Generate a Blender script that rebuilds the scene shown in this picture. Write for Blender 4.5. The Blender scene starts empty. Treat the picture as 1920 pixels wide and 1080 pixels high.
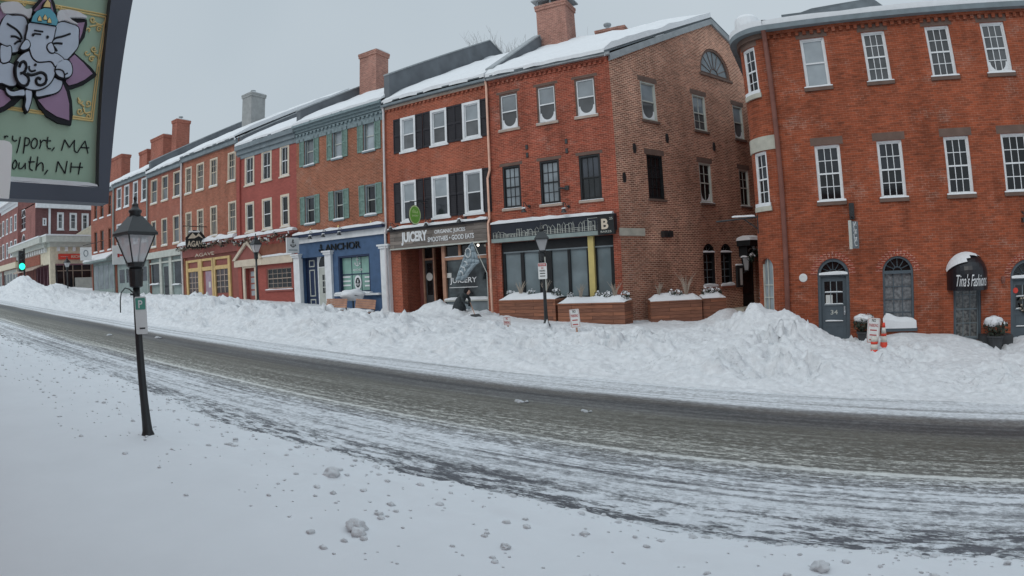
import bpy, bmesh, math, random
from mathutils import Vector, Matrix, noise
from mathutils.geometry import tessellate_polygon
random.seed(7)
S = bpy.context.scene
COL = S.collection
R = math.radians
H = 2.66                       # camera height above the street

# ------------------------------------------------------------------ camera
C1, C3 = 0.8799, -0.0283       # lens: theta = C1*rho + C3*rho^3, rho = 1 at half the frame width
PITCH, ROLL, YAW = -0.0153, -0.0454, -0.5028
def cam_matrix():
    cr, sr = math.cos(ROLL), math.sin(ROLL); cp, sp = math.cos(PITCH), math.sin(PITCH)
    Rr = Matrix(((cr, -sr, 0), (sr, cr, 0), (0, 0, 1)))
    B = Matrix(((1, 0, 0), (0, 0, -1), (0, 1, 0)))
    P = Matrix(((1, 0, 0), (0, cp, -sp), (0, sp, cp)))
    c, s = math.cos(YAW), math.sin(YAW)
    Y = Matrix(((c, s, 0), (-s, c, 0), (0, 0, 1)))
    return Y @ P @ B @ Rr
CM = cam_matrix()
EYE = Vector((0, 0, H))
def ray(px, py):               # direction of a measured point of the photograph (1920 x 1080)
    u, v = (px - 960) / 960, -(py - 540) / 960
    r = math.hypot(u, v) + 1e-12
    th = C1 * r + C3 * r ** 3
    return CM @ Vector((math.sin(th) * u / r, math.sin(th) * v / r, -math.cos(th)))
def at_y(px, py, Y):
    d = ray(px, py); return EYE + d * (Y / d.y)
def zg(x):                     # the street climbs gently to the left
    x = max(min(x, 16), -76); return -0.053 * x
def on_ground(px, py, h=0.0):
    d = ray(px, py); t = (H - h) / (-d.z - 0.053 * d.x)
    return EYE + d * t

cam = bpy.data.cameras.new('camera'); camo = bpy.data.objects.new('camera', cam); COL.objects.link(camo)
camo.matrix_world = Matrix.Translation(EYE) @ CM.to_4x4()
cam.type = 'PANO'; cam.panorama_type = 'FISHEYE_LENS_POLYNOMIAL'
cam.sensor_width = 36; cam.sensor_fit = 'HORIZONTAL'
cam.fisheye_fov = R(200)
cam.fisheye_polynomial_k0 = 0; cam.fisheye_polynomial_k1 = -C1 / 18; cam.fisheye_polynomial_k2 = 0
cam.fisheye_polynomial_k3 = -C3 / 18 ** 3; cam.fisheye_polynomial_k4 = 0
cam.clip_start = 0.05; cam.clip_end = 2000
S.camera = camo

# ------------------------------------------------------------------ world and sun
S.render.engine = 'CYCLES'
S.view_settings.view_transform = 'Standard'; S.view_settings.look = 'None'
S.view_settings.exposure = 0.12; S.view_settings.gamma = 1
W = bpy.data.worlds.new('World'); S.world = W; W.use_nodes = True
nt = W.node_tree; nt.nodes.clear()
SUN_EL, SUN_ROT = R(38), R(200)
sky = nt.nodes.new('ShaderNodeTexSky'); sky.sky_type = 'NISHITA'; sky.sun_disc = False
sky.sun_elevation = SUN_EL; sky.sun_rotation = SUN_ROT; sky.dust_density = 6; sky.air_density = 1.5
hs = nt.nodes.new('ShaderNodeHueSaturation'); hs.inputs['Saturation'].default_value = 0.25
mx = nt.nodes.new('ShaderNodeMix'); mx.data_type = 'RGBA'; mx.inputs['Factor'].default_value = 0.9
bg = nt.nodes.new('ShaderNodeBackground'); bg.inputs['Strength'].default_value = 0.1
ow = nt.nodes.new('ShaderNodeOutputWorld')
nt.links.new(sky.outputs[0], hs.inputs['Color']); nt.links.new(hs.outputs[0], mx.inputs['A'])
# an even cloud deck, a little brighter towards the horizon, with soft broad cloud structure
tc = nt.nodes.new('ShaderNodeTexCoord'); nz = nt.nodes.new('ShaderNodeTexNoise'); nz.inputs['Scale'].default_value = 1.6; nz.inputs['Detail'].default_value = 3
cr_ = nt.nodes.new('ShaderNodeValToRGB')
cr_.color_ramp.elements[0].position = .3; cr_.color_ramp.elements[0].color = (4.35, 5.1, 5.7, 1)
cr_.color_ramp.elements[1].position = .7; cr_.color_ramp.elements[1].color = (5.05, 5.75, 6.3, 1)
nt.links.new(tc.outputs['Generated'], nz.inputs['Vector']); nt.links.new(nz.outputs['Fac'], cr_.inputs[0])
sep = nt.nodes.new('ShaderNodeSeparateXYZ'); nt.links.new(tc.outputs['Generated'], sep.inputs[0])
mr = nt.nodes.new('ShaderNodeMapRange'); mr.inputs['From Min'].default_value = .5; mr.inputs['From Max'].default_value = .95; mr.inputs['To Min'].default_value = 1; mr.inputs['To Max'].default_value = 2.0   # an overcast sky is brightest overhead
nt.links.new(sep.outputs['Z'], mr.inputs['Value'])
vm = nt.nodes.new('ShaderNodeVectorMath'); vm.operation = 'SCALE'; nt.links.new(cr_.outputs[0], vm.inputs[0]); nt.links.new(mr.outputs[0], vm.inputs['Scale'])
nt.links.new(vm.outputs[0], mx.inputs['B'])
nt.links.new(mx.outputs['Result'], bg.inputs['Color']); nt.links.new(bg.outputs[0], ow.inputs[0])
sl = bpy.data.lights.new('sun', 'SUN'); sl.energy = 0.5; sl.angle = R(25); sl.color = (1, .97, .93)
so = bpy.data.objects.new('sun', sl); COL.objects.link(so)
sd = Vector((math.sin(SUN_ROT) * math.cos(SUN_EL), math.cos(SUN_ROT) * math.cos(SUN_EL), math.sin(SUN_EL)))
so.rotation_euler = (-sd).to_track_quat('-Z', 'Y').to_euler(); so.location = (0, -10, 30)

# ------------------------------------------------------------------ materials
M = {}
def newmat(n):
    m = bpy.data.materials.new(n); m.use_nodes = True; M[n] = m
    return m, m.node_tree, m.node_tree.nodes['Principled BSDF']
def rgb(r, g, b): return (r, g, b, 1)
def s2l(r, g, b, k=1.0):
    f = lambda c: (c / 255 / 12.92 if c / 255 <= .04045 else ((c / 255 + .055) / 1.055) ** 2.4) * k
    return (min(f(r), .9), min(f(g), .9), min(f(b), .9), 1)
def plain(n, col, rough=.6, spec=.3, metal=0, var=.18, scale=3.0, bump=0, dirt=None):
    m, t, p = newmat(n)
    N = t.nodes; L = t.links
    p.inputs['Roughness'].default_value = rough; p.inputs['Specular IOR Level'].default_value = spec; p.inputs['Metallic'].default_value = metal
    tcn = N.new('ShaderNodeTexCoord'); nn = N.new('ShaderNodeTexNoise'); nn.inputs['Scale'].default_value = scale; nn.inputs['Detail'].default_value = 5
    L.new(tcn.outputs['Object'], nn.inputs['Vector'])
    rp = N.new('ShaderNodeMapRange'); rp.inputs['From Min'].default_value = .3; rp.inputs['From Max'].default_value = .7
    rp.inputs['To Min'].default_value = 1 - var; rp.inputs['To Max'].default_value = 1 + var
    L.new(nn.outputs['Fac'], rp.inputs['Value'])
    hv = N.new('ShaderNodeHueSaturation'); hv.inputs['Color'].default_value = col
    L.new(rp.outputs[0], hv.inputs['Value']); L.new(hv.outputs[0], p.inputs['Base Color'])
    if bump:
        b = N.new('ShaderNodeBump'); b.inputs['Strength'].default_value = bump; b.inputs['Distance'].default_value = .02
        L.new(nn.outputs['Fac'], b.inputs['Height']); L.new(b.outputs[0], p.inputs['Normal'])
    return m
def brick(n, c1, c2, mortar, ms=.011, stain=.25, patch=None, bw=.215, rh=.0755, white=0, vary=0):
    m, t, p = newmat(n); N = t.nodes; L = t.links
    p.inputs['Roughness'].default_value = .88; p.inputs['Specular IOR Level'].default_value = .2
    uv = N.new('ShaderNodeUVMap')
    bt = N.new('ShaderNodeTexBrick'); bt.inputs['Scale'].default_value = 1; bt.inputs['Brick Width'].default_value = bw
    bt.inputs['Row Height'].default_value = rh; bt.inputs['Mortar Size'].default_value = ms; bt.inputs['Mortar Smooth'].default_value = .25
    bt.inputs['Color1'].default_value = c1; bt.inputs['Color2'].default_value = c2; bt.inputs['Mortar'].default_value = mortar
    bt.inputs['Bias'].default_value = -.1
    L.new(uv.outputs[0], bt.inputs['Vector'])
    n1 = N.new('ShaderNodeTexNoise'); n1.inputs['Scale'].default_value = .55; n1.inputs['Detail'].default_value = 7; n1.inputs['Roughness'].default_value = .62
    L.new(uv.outputs[0], n1.inputs['Vector'])
    n2 = N.new('ShaderNodeTexNoise'); n2.inputs['Scale'].default_value = 7; n2.inputs['Detail'].default_value = 3
    mp = N.new('ShaderNodeMapping'); mp.inputs['Scale'].default_value = (.45, 1.4, 1); L.new(uv.outputs[0], mp.inputs[0]); L.new(mp.outputs[0], n2.inputs['Vector'])
    n4 = N.new('ShaderNodeTexNoise'); n4.inputs['Scale'].default_value = 1.6; n4.inputs['Detail'].default_value = 5; mp4 = N.new('ShaderNodeMapping'); mp4.inputs['Scale'].default_value = (1.1, .09, 1); L.new(uv.outputs[0], mp4.inputs[0]); L.new(mp4.outputs[0], n4.inputs['Vector'])   # rain streaks
    a4 = N.new('ShaderNodeMath'); a4.operation = 'MULTIPLY_ADD'; a4.inputs[1].default_value = .7; a4.inputs[2].default_value = -.35; L.new(n4.outputs['Fac'], a4.inputs[0])
    a5 = N.new('ShaderNodeMath'); a5.operation = 'ADD'; L.new(a4.outputs[0], a5.inputs[0]); L.new(n2.outputs['Fac'], a5.inputs[1])
    ad = N.new('ShaderNodeMath'); ad.operation = 'ADD'; L.new(n1.outputs['Fac'], ad.inputs[0]); L.new(a5.outputs[0], ad.inputs[1])
    rp = N.new('ShaderNodeMapRange'); rp.inputs['From Min'].default_value = .72; rp.inputs['From Max'].default_value = 1.28
    rp.inputs['To Min'].default_value = 1 - stain; rp.inputs['To Max'].default_value = 1 + stain
    L.new(ad.outputs[0], rp.inputs['Value'])
    hv = N.new('ShaderNodeHueSaturation'); L.new(bt.outputs['Color'], hv.inputs['Color']); L.new(rp.outputs[0], hv.inputs['Value'])
    out = hv.outputs[0]
    if vary:         # stretches where the mortar is weathered flush and brown, others where it stands out pale
        nv = N.new('ShaderNodeTexNoise'); nv.inputs['Scale'].default_value = .28; nv.inputs['Detail'].default_value = 3
        mv = N.new('ShaderNodeMapping'); mv.inputs['Location'].default_value = (4.2, 1.5, 0); L.new(uv.outputs[0], mv.inputs[0]); L.new(mv.outputs[0], nv.inputs['Vector'])
        rv = N.new('ShaderNodeMapRange'); rv.inputs['From Min'].default_value = .42; rv.inputs['From Max'].default_value = .6; L.new(nv.outputs['Fac'], rv.inputs['Value'])
        mq = N.new('ShaderNodeMix'); mq.data_type = 'RGBA'; L.new(rv.outputs[0], mq.inputs['Factor']); mq.inputs['A'].default_value = tuple(c * .62 for c in mortar[:3]) + (1,); mq.inputs['B'].default_value = mortar; L.new(mq.outputs['Result'], bt.inputs['Mortar'])
    if white:        # lime bloom and repointed patches
        n3 = N.new('ShaderNodeTexNoise'); n3.inputs['Scale'].default_value = .8; n3.inputs['Detail'].default_value = 8; n3.inputs['Roughness'].default_value = .75
        mp3 = N.new('ShaderNodeMapping'); mp3.inputs['Location'].default_value = (31.7, 9.2, 0); L.new(uv.outputs[0], mp3.inputs[0]); L.new(mp3.outputs[0], n3.inputs['Vector'])
        r3 = N.new('ShaderNodeMapRange'); r3.inputs['From Min'].default_value = .54; r3.inputs['From Max'].default_value = .72; r3.inputs['To Max'].default_value = white
        L.new(n3.outputs['Fac'], r3.inputs['Value'])
        mm = N.new('ShaderNodeMath'); mm.operation = 'MULTIPLY'; L.new(r3.outputs[0], mm.inputs[0])
        iv = N.new('ShaderNodeMath'); iv.operation = 'ADD'; iv.inputs[1].default_value = .25; L.new(bt.outputs['Fac'], iv.inputs[0]); L.new(iv.outputs[0], mm.inputs[1])
        mc = N.new('ShaderNodeMix'); mc.data_type = 'RGBA'; L.new(mm.outputs[0], mc.inputs['Factor']); L.new(out, mc.inputs['A']); mc.inputs['B'].default_value = rgb(.62, .5, .42)
        out = mc.outputs['Result']
    L.new(out, p.inputs['Base Color'])
    b = N.new('ShaderNodeBump'); b.inputs['Strength'].default_value = .5; b.inputs['Distance'].default_value = .01; b.invert = True
    L.new(bt.outputs['Fac'], b.inputs['Height']); L.new(b.outputs[0], p.inputs['Normal'])
    return m
K = 1.6
brick('brick_corner', s2l(128, 64, 49, K), s2l(98, 52, 42, K), s2l(142, 96, 80, K), white=.55, ms=.008, stain=.32)
brick('brick_gable', s2l(100, 65, 53, K), s2l(138, 92, 75, K), s2l(180, 150, 131, K), ms=.014, white=.3, rh=.08, bw=.235, stain=.3, vary=1)
brick('brick_right', s2l(122, 62, 41, K), s2l(101, 54, 38, K), s2l(124, 80, 64, K), white=.5, ms=.007, stain=.32)
brick('brick_shuttered', s2l(128, 68, 51, K), s2l(108, 61, 48, K), s2l(150, 100, 82, K), white=.3, ms=.008)
brick('brick_anchor', s2l(122, 74, 57, K), s2l(104, 66, 52, K), s2l(150, 112, 92, K), white=.45, ms=.008)
brick('brick_painted', s2l(134, 74, 67, K), s2l(124, 69, 63, K), s2l(112, 60, 54, K), stain=.12, ms=.006)
brick('brick_brown', s2l(128, 78, 62, K), s2l(112, 72, 58, K), s2l(142, 104, 88, K), white=.2, ms=.008)
brick('brick_plain', s2l(124, 76, 65, K), s2l(110, 70, 61, K), s2l(138, 92, 76, K), white=.2, ms=.008)
brick('brick_far', s2l(118, 80, 76, K), s2l(104, 74, 72, K), s2l(122, 84, 78, K))
brick('brick_dark', s2l(92, 62, 62, K), s2l(84, 58, 58, K), s2l(100, 76, 74, K))
brick('brick_chimney', s2l(132, 92, 82, K), s2l(108, 78, 70, K), s2l(150, 120, 108, K), white=.4)
brick('brick_pier', s2l(128, 58, 46, K), s2l(96, 52, 44, K), s2l(150, 110, 96, K), ms=.012)
brick('brick_return', s2l(108, 56, 44, K), s2l(92, 50, 40, K), s2l(112, 72, 58, K))
plain('white_paint', rgb(.74, .75, .76), .5, var=.08)
plain('cream_paint', rgb(.62, .53, .42), .5, var=.1)
plain('yellow_paint', rgb(.62, .44, .2), .5, var=.12)
plain('gold_paint', rgb(.85, .66, .3), .45, var=.12)
plain('post_yellow', rgb(.58, .47, .18), .5, var=.1)
plain('black_paint', rgb(.016, .018, .02), .45, var=.2)
plain('black_metal', rgb(.024, .027, .029), .4, spec=.5, var=.2)
plain('shutter_black', rgb(.022, .021, .027), .6, var=.2)
plain('shutter_green', s2l(92, 112, 105, K), .6, var=.2, scale=6)
plain('navy_paint', s2l(56, 76, 102, K), .5, var=.12)
plain('navy_dark', s2l(34, 44, 66, K), .5, var=.12)
plain('fascia_black', s2l(34, 38, 46, K * .8), .55, var=.15)
plain('grey_green', s2l(112, 122, 120, K), .6, var=.12)
plain('grey_trim', s2l(150, 152, 146, K), .6, var=.1)
plain('door_grey', s2l(66, 74, 80, K), .5, var=.1)
plain('trim_slate', s2l(96, 104, 108, K), .6, var=.15)
plain('cornice_green', s2l(98, 110, 113, K), .6, var=.2, scale=8)
plain('lintel_brown', s2l(86, 70, 63, K), .85, var=.15)
plain('brownstone', s2l(112, 72, 58, K), .85, var=.15)
plain('stucco_grey', s2l(120, 121, 120, K), .85, var=.12)
plain('stone', s2l(146, 144, 134, K), .85, var=.15, bump=.2)
plain('sill_stone', s2l(140, 126, 116, K), .85, var=.15)
plain('slate', s2l(82, 88, 92, K * .9), .7, var=.2, scale=2)
plain('firewall', s2l(86, 90, 94, K * .9), .85, var=.18, scale=1.2)
plain('lead_grey', s2l(120, 124, 126, K), .6, var=.15)
plain('copper_pipe', s2l(186, 150, 132, K), .5, var=.12)
plain('pale_pipe', s2l(170, 166, 166, K), .5, var=.12)
plain('brown_pipe', s2l(96, 62, 54, K), .6, var=.15)
plain('maroon_paint', s2l(116, 68, 62, K), .55, var=.12)
plain('plum_paint', s2l(96, 66, 74, K), .5, var=.15)
plain('door_mauve', s2l(128, 110, 122, K), .5, var=.12)
plain('red_sign', s2l(170, 58, 48, K), .5, var=.12)
plain('cream_wall', s2l(172, 164, 146, K), .7, var=.12)
plain('sign_white', rgb(.7, .71, .7), .5, var=.06)
plain('sign_red', rgb(.42, .05, .05), .5, var=.08)
plain('sign_green', rgb(.1, .33, .26), .5, var=.08)
plain('juice_green', rgb(.17, .38, .06), .45, var=.15, scale=8)
plain('juice_rim', rgb(.62, .68, .38), .45, var=.08)
plain('flag_blue', s2l(122, 133, 139, K), .8, var=.12, scale=5)
plain('cone_orange', rgb(.72, .07, .04), .5, var=.08)
plain('cone_white', rgb(.66, .64, .58), .5, var=.08)
plain('lamp_glass', s2l(170, 174, 180, 1.5), .25, spec=.6, var=.12, scale=9)
plain('awning_black', rgb(.008, .008, .012), .35, spec=.5, var=.25)
plain('coat', rgb(.04, .047, .05), .85, var=.35, scale=9)
plain('hat', rgb(.01, .011, .013), .9, var=.2)
plain('skin', rgb(.5, .3, .23), .6, var=.05)
plain('bark', rgb(.17, .15, .14), .9, var=.3)
plain('dry_grass', rgb(.42, .36, .3), .9, var=.25)
plain('evergreen', rgb(.022, .04, .028), .8, var=.4, scale=8)
plain('shrub_green', rgb(.045, .055, .04), .8, var=.4, scale=12)
plain('garland', rgb(.05, .05, .042), .9, var=.4, scale=12)
plain('garland_tan', rgb(.28, .23, .18), .9, var=.4, scale=12)
plain('pot', rgb(.055, .058, .062), .7, var=.2)
plain('bench_wood', s2l(142, 108, 90, K), .7, var=.2)
plain('sign_board_green', s2l(110, 128, 113, 1 / .40), .55, var=.07, scale=2)
plain('sign_frame', s2l(54, 58, 66, 1 / .43), .5, var=.1)
plain('relief_grey', s2l(136, 145, 155, 1 / .43), .6, var=.06, scale=9)
plain('relief_purple', s2l(112, 92, 112, 1 / .43), .6, var=.1, scale=6)
plain('relief_black', rgb(.012, .013, .018), .6, var=.2)
plain('relief_teal', s2l(70, 120, 132, 1 / .43), .6, var=.08)
plain('placard', s2l(168, 168, 166, 1 / .43), .6, var=.05)
plain('shop_floor', rgb(.09, .08, .07), .8, var=.3)
plain('paper', rgb(.6, .6, .58), .7, var=.05)
def woodmat(n, a, b_, rh=.14, bw=1.7, ms=.008, var=.3):
    m, t, p = newmat(n); N = t.nodes; L = t.links
    p.inputs['Roughness'].default_value = .65; p.inputs['Specular IOR Level'].default_value = .3
    uv = N.new('ShaderNodeUVMap'); bt = N.new('ShaderNodeTexBrick'); bt.inputs['Scale'].default_value = 1
    bt.inputs['Brick Width'].default_value = bw; bt.inputs['Row Height'].default_value = rh; bt.inputs['Mortar Size'].default_value = ms
    bt.inputs['Color1'].default_value = a; bt.inputs['Color2'].default_value = b_; bt.inputs['Mortar'].default_value = tuple(c * .25 for c in a[:3]) + (1,)
    L.new(uv.outputs[0], bt.inputs['Vector'])
    mp = N.new('ShaderNodeMapping'); mp.inputs['Scale'].default_value = (1.2, 16, 1); L.new(uv.outputs[0], mp.inputs[0])
    n1 = N.new('ShaderNodeTexNoise'); n1.inputs['Scale'].default_value = 2; n1.inputs['Detail'].default_value = 6; L.new(mp.outputs[0], n1.inputs['Vector'])
    rp = N.new('ShaderNodeMapRange'); rp.inputs['From Min'].default_value = .3; rp.inputs['From Max'].default_value = .7; rp.inputs['To Min'].default_value = 1 - var; rp.inputs['To Max'].default_value = 1 + var
    L.new(n1.outputs['Fac'], rp.inputs['Value'])
    hv = N.new('ShaderNodeHueSaturation'); L.new(bt.outputs['Color'], hv.inputs['Color']); L.new(rp.outputs[0], hv.inputs['Value']); L.new(hv.outputs[0], p.inputs['Base Color'])
woodmat('planter_wood', s2l(124, 82, 62, K), s2l(98, 66, 53, K))
woodmat('board_grey', s2l(112, 104, 98, K), s2l(84, 78, 74, K), rh=.19, bw=2.3)
def pane(n, col, rough=.06, ior=1.9, var=.35, scale=1.3, blotch=None):
    m, t, p = newmat(n); N = t.nodes; L = t.links
    p.inputs['Roughness'].default_value = rough; p.inputs['IOR'].default_value = ior
    tcn = N.new('ShaderNodeTexCoord'); nn = N.new('ShaderNodeTexNoise'); nn.inputs['Scale'].default_value = scale; nn.inputs['Detail'].default_value = 4
    L.new(tcn.outputs['Object'], nn.inputs['Vector'])
    cr = N.new('ShaderNodeValToRGB'); cr.color_ramp.elements[0].position = .38; cr.color_ramp.elements[1].position = .64
    lo = blotch or tuple(c * (1 - var) for c in col[:3]) + (1,)
    cr.color_ramp.elements[0].color = lo; cr.color_ramp.elements[1].color = tuple(min(1, c * (1 + var)) for c in col[:3]) + (1,)
    oi = N.new('ShaderNodeObjectInfo'); om = N.new('ShaderNodeMapRange'); om.inputs['To Min'].default_value = .55; om.inputs['To Max'].default_value = 1.4; L.new(oi.outputs['Random'], om.inputs['Value'])   # random brightness per pane paints varied window reflections into the colour
    oh = N.new('ShaderNodeHueSaturation'); L.new(cr.outputs[0], oh.inputs['Color']); L.new(om.outputs[0], oh.inputs['Value'])
    L.new(nn.outputs['Fac'], cr.inputs[0]); L.new(oh.outputs[0], p.inputs['Base Color'])
    b = N.new('ShaderNodeBump'); b.inputs['Strength'].default_value = .06; n2 = N.new('ShaderNodeTexNoise'); n2.inputs['Scale'].default_value = 2.2
    L.new(tcn.outputs['Object'], n2.inputs['Vector']); L.new(n2.outputs['Fac'], b.inputs['Height']); L.new(b.outputs[0], p.inputs['Normal'])
pane('glass_dark', rgb(.012, .014, .016), ior=1.5)
pane('glass_mid', rgb(.03, .034, .042), ior=1.5)
pane('glass_blind', rgb(.26, .29, .31), ior=1.6, var=.12)
pane('glass_screen', rgb(.11, .115, .12), ior=1.45, var=.2)
pane('glass_shop', rgb(.15, .19, .205), ior=1.6, var=.25, scale=.6)  # pale base colour stands in for reflected sky
pane('glass_pale', rgb(.2, .23, .25), ior=1.6, var=.2)
pane('glass_green', s2l(134, 172, 160, 1.5), ior=1.5, var=.12)
pane('glass_juice', rgb(.13, .16, .17), ior=1.5, blotch=rgb(.012, .014, .017), scale=.9)  # pale and dark blotches paint in reflected sky and trees
pane('glass_lace', rgb(.25, .26, .27), ior=1.45, blotch=rgb(.17, .18, .19), scale=9)
pane('glass_display', rgb(.17, .17, .165), ior=1.5, blotch=rgb(.05, .052, .055), scale=11)
pane('glass_red', s2l(70, 62, 64, K * .6), ior=1.5)
def snowmat(n, col, scale=5, bump=.35, var=.05):
    m, t, p = newmat(n); N = t.nodes; L = t.links
    p.inputs['Roughness'].default_value = .75; p.inputs['Specular IOR Level'].default_value = .15
    tcn = N.new('ShaderNodeTexCoord')
    n1 = N.new('ShaderNodeTexNoise'); n1.inputs['Scale'].default_value = scale; n1.inputs['Detail'].default_value = 9; n1.inputs['Roughness'].default_value = .62
    L.new(tcn.outputs['Object'], n1.inputs['Vector'])
    rp = N.new('ShaderNodeMapRange'); rp.inputs['From Min'].default_value = .3; rp.inputs['From Max'].default_value = .7; rp.inputs['To Min'].default_value = 1 - var; rp.inputs['To Max'].default_value = 1 + var * .6
    L.new(n1.outputs['Fac'], rp.inputs['Value'])
    hv = N.new('ShaderNodeHueSaturation'); hv.inputs['Color'].default_value = col; L.new(rp.outputs[0], hv.inputs['Value']); L.new(hv.outputs[0], p.inputs['Base Color'])
    b = N.new('ShaderNodeBump'); b.inputs['Strength'].default_value = bump; b.inputs['Distance'].default_value = .06
    L.new(n1.outputs['Fac'], b.inputs['Height']); L.new(b.outputs[0], p.inputs['Normal'])
snowmat('snow', rgb(.73, .743, .76), 5, .3)
snowmat('snow_rough', rgb(.71, .723, .738), 5.5, 1.0, .17)  # the strong colour variation paints chunk shadows into the snow, beside dirty marks
snowmat('snow_smooth', rgb(.76, .78, .80), 1.2, .12, .03)
m = M['snow_rough']; t = m.node_tree; N = t.nodes; L = t.links; p = N['Principled BSDF']; old = p.inputs['Base Color'].links[0].from_socket   # dark speckles mixed in by thresholded noise
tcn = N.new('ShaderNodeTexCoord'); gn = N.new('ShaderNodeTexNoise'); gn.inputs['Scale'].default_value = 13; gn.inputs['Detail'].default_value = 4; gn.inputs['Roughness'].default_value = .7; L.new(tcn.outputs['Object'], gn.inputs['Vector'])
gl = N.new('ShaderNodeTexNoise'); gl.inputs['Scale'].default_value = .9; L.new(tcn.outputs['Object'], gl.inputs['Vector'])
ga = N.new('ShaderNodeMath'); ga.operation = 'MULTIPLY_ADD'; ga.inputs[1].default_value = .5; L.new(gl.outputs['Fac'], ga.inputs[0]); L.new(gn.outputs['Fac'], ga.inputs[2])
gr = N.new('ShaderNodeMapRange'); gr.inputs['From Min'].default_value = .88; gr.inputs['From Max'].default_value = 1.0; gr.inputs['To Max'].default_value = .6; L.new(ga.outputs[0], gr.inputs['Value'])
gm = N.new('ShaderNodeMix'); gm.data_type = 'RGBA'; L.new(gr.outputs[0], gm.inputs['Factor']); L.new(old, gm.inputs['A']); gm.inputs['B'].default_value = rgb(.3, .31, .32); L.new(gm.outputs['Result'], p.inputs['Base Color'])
snowmat('snow_dirty', rgb(.52, .54, .56), 9, .6, .18)
m, t, p = newmat('traffic_green'); p.inputs['Emission Color'].default_value = rgb(.02, .9, .55); p.inputs['Emission Strength'].default_value = 1.6; p.inputs['Base Color'].default_value = rgb(.02, .3, .2)
m, t, p = newmat('bulb'); p.inputs['Emission Color'].default_value = rgb(1, .93, .8); p.inputs['Emission Strength'].default_value = 3

m = M['lamp_glass']; t = m.node_tree; p = t.nodes['Principled BSDF']; tl = t.nodes.new('ShaderNodeBsdfTranslucent'); tl.inputs['Color'].default_value = rgb(.9, .91, .93); mxs = t.nodes.new('ShaderNodeMixShader'); mxs.inputs[0].default_value = .5
p.inputs['Base Color'].default_value = rgb(.85, .86, .88)
for l_ in list(t.links):
    if l_.to_socket == p.inputs['Base Color']: t.links.remove(l_)
tp = t.nodes.new('ShaderNodeBsdfTransparent'); mx2 = t.nodes.new('ShaderNodeMixShader'); mx2.inputs[0].default_value = .42
t.links.new(p.outputs[0], mxs.inputs[1]); t.links.new(tl.outputs[0], mxs.inputs[2]); t.links.new(mxs.outputs[0], mx2.inputs[1]); t.links.new(tp.outputs[0], mx2.inputs[2]); t.links.new(mx2.outputs[0], t.nodes['Material Output'].inputs['Surface'])
# ------------------------------------------------------------------ mesh helpers
class Fr:                      # a vertical plane: s runs along it, d out of it towards the street, z up
    def __init__(f, o, ang): f.o = Vector((o[0], o[1])); f.u = Vector((math.cos(ang), math.sin(ang))); f.n = Vector((f.u.y, -f.u.x)); f.ang = ang
    def p(f, s, d, z): q = f.o + f.u * s + f.n * d; return Vector((q.x, q.y, z))
    def px(f, x, y, d=0):
        r = ray(x, y); o = f.o + f.n * d; t = (o.dot(f.n)) / (r.xy.dot(f.n)); q = EYE + r * t
        return ((q.xy - f.o).dot(f.u), q.z)
    def off(f, d): return Fr(f.o + f.n * d, f.ang)
class Cyl:                     # a quarter-round corner that continues a plane to the left
    def __init__(c, fr, s0, r): c.fr, c.s0, c.r = fr, s0, r; c.u, c.n = fr.u, fr.n; q = fr.p(s0, -r, 0); c.c = q.xy
    def p(c, s, d, z):
        a = (c.s0 - s) / c.r; a = max(a, -.05)
        if a > math.pi / 2:
            q = c.c - c.u * (c.r + d) - c.n * ((a - math.pi / 2) * c.r)
        else: q = c.c + (c.n * math.cos(a) - c.u * math.sin(a)) * (c.r + d)
        return Vector((q.x, q.y, z))
WORLD = Fr((0, 0), 0)          # s = x, d = -y
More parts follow.
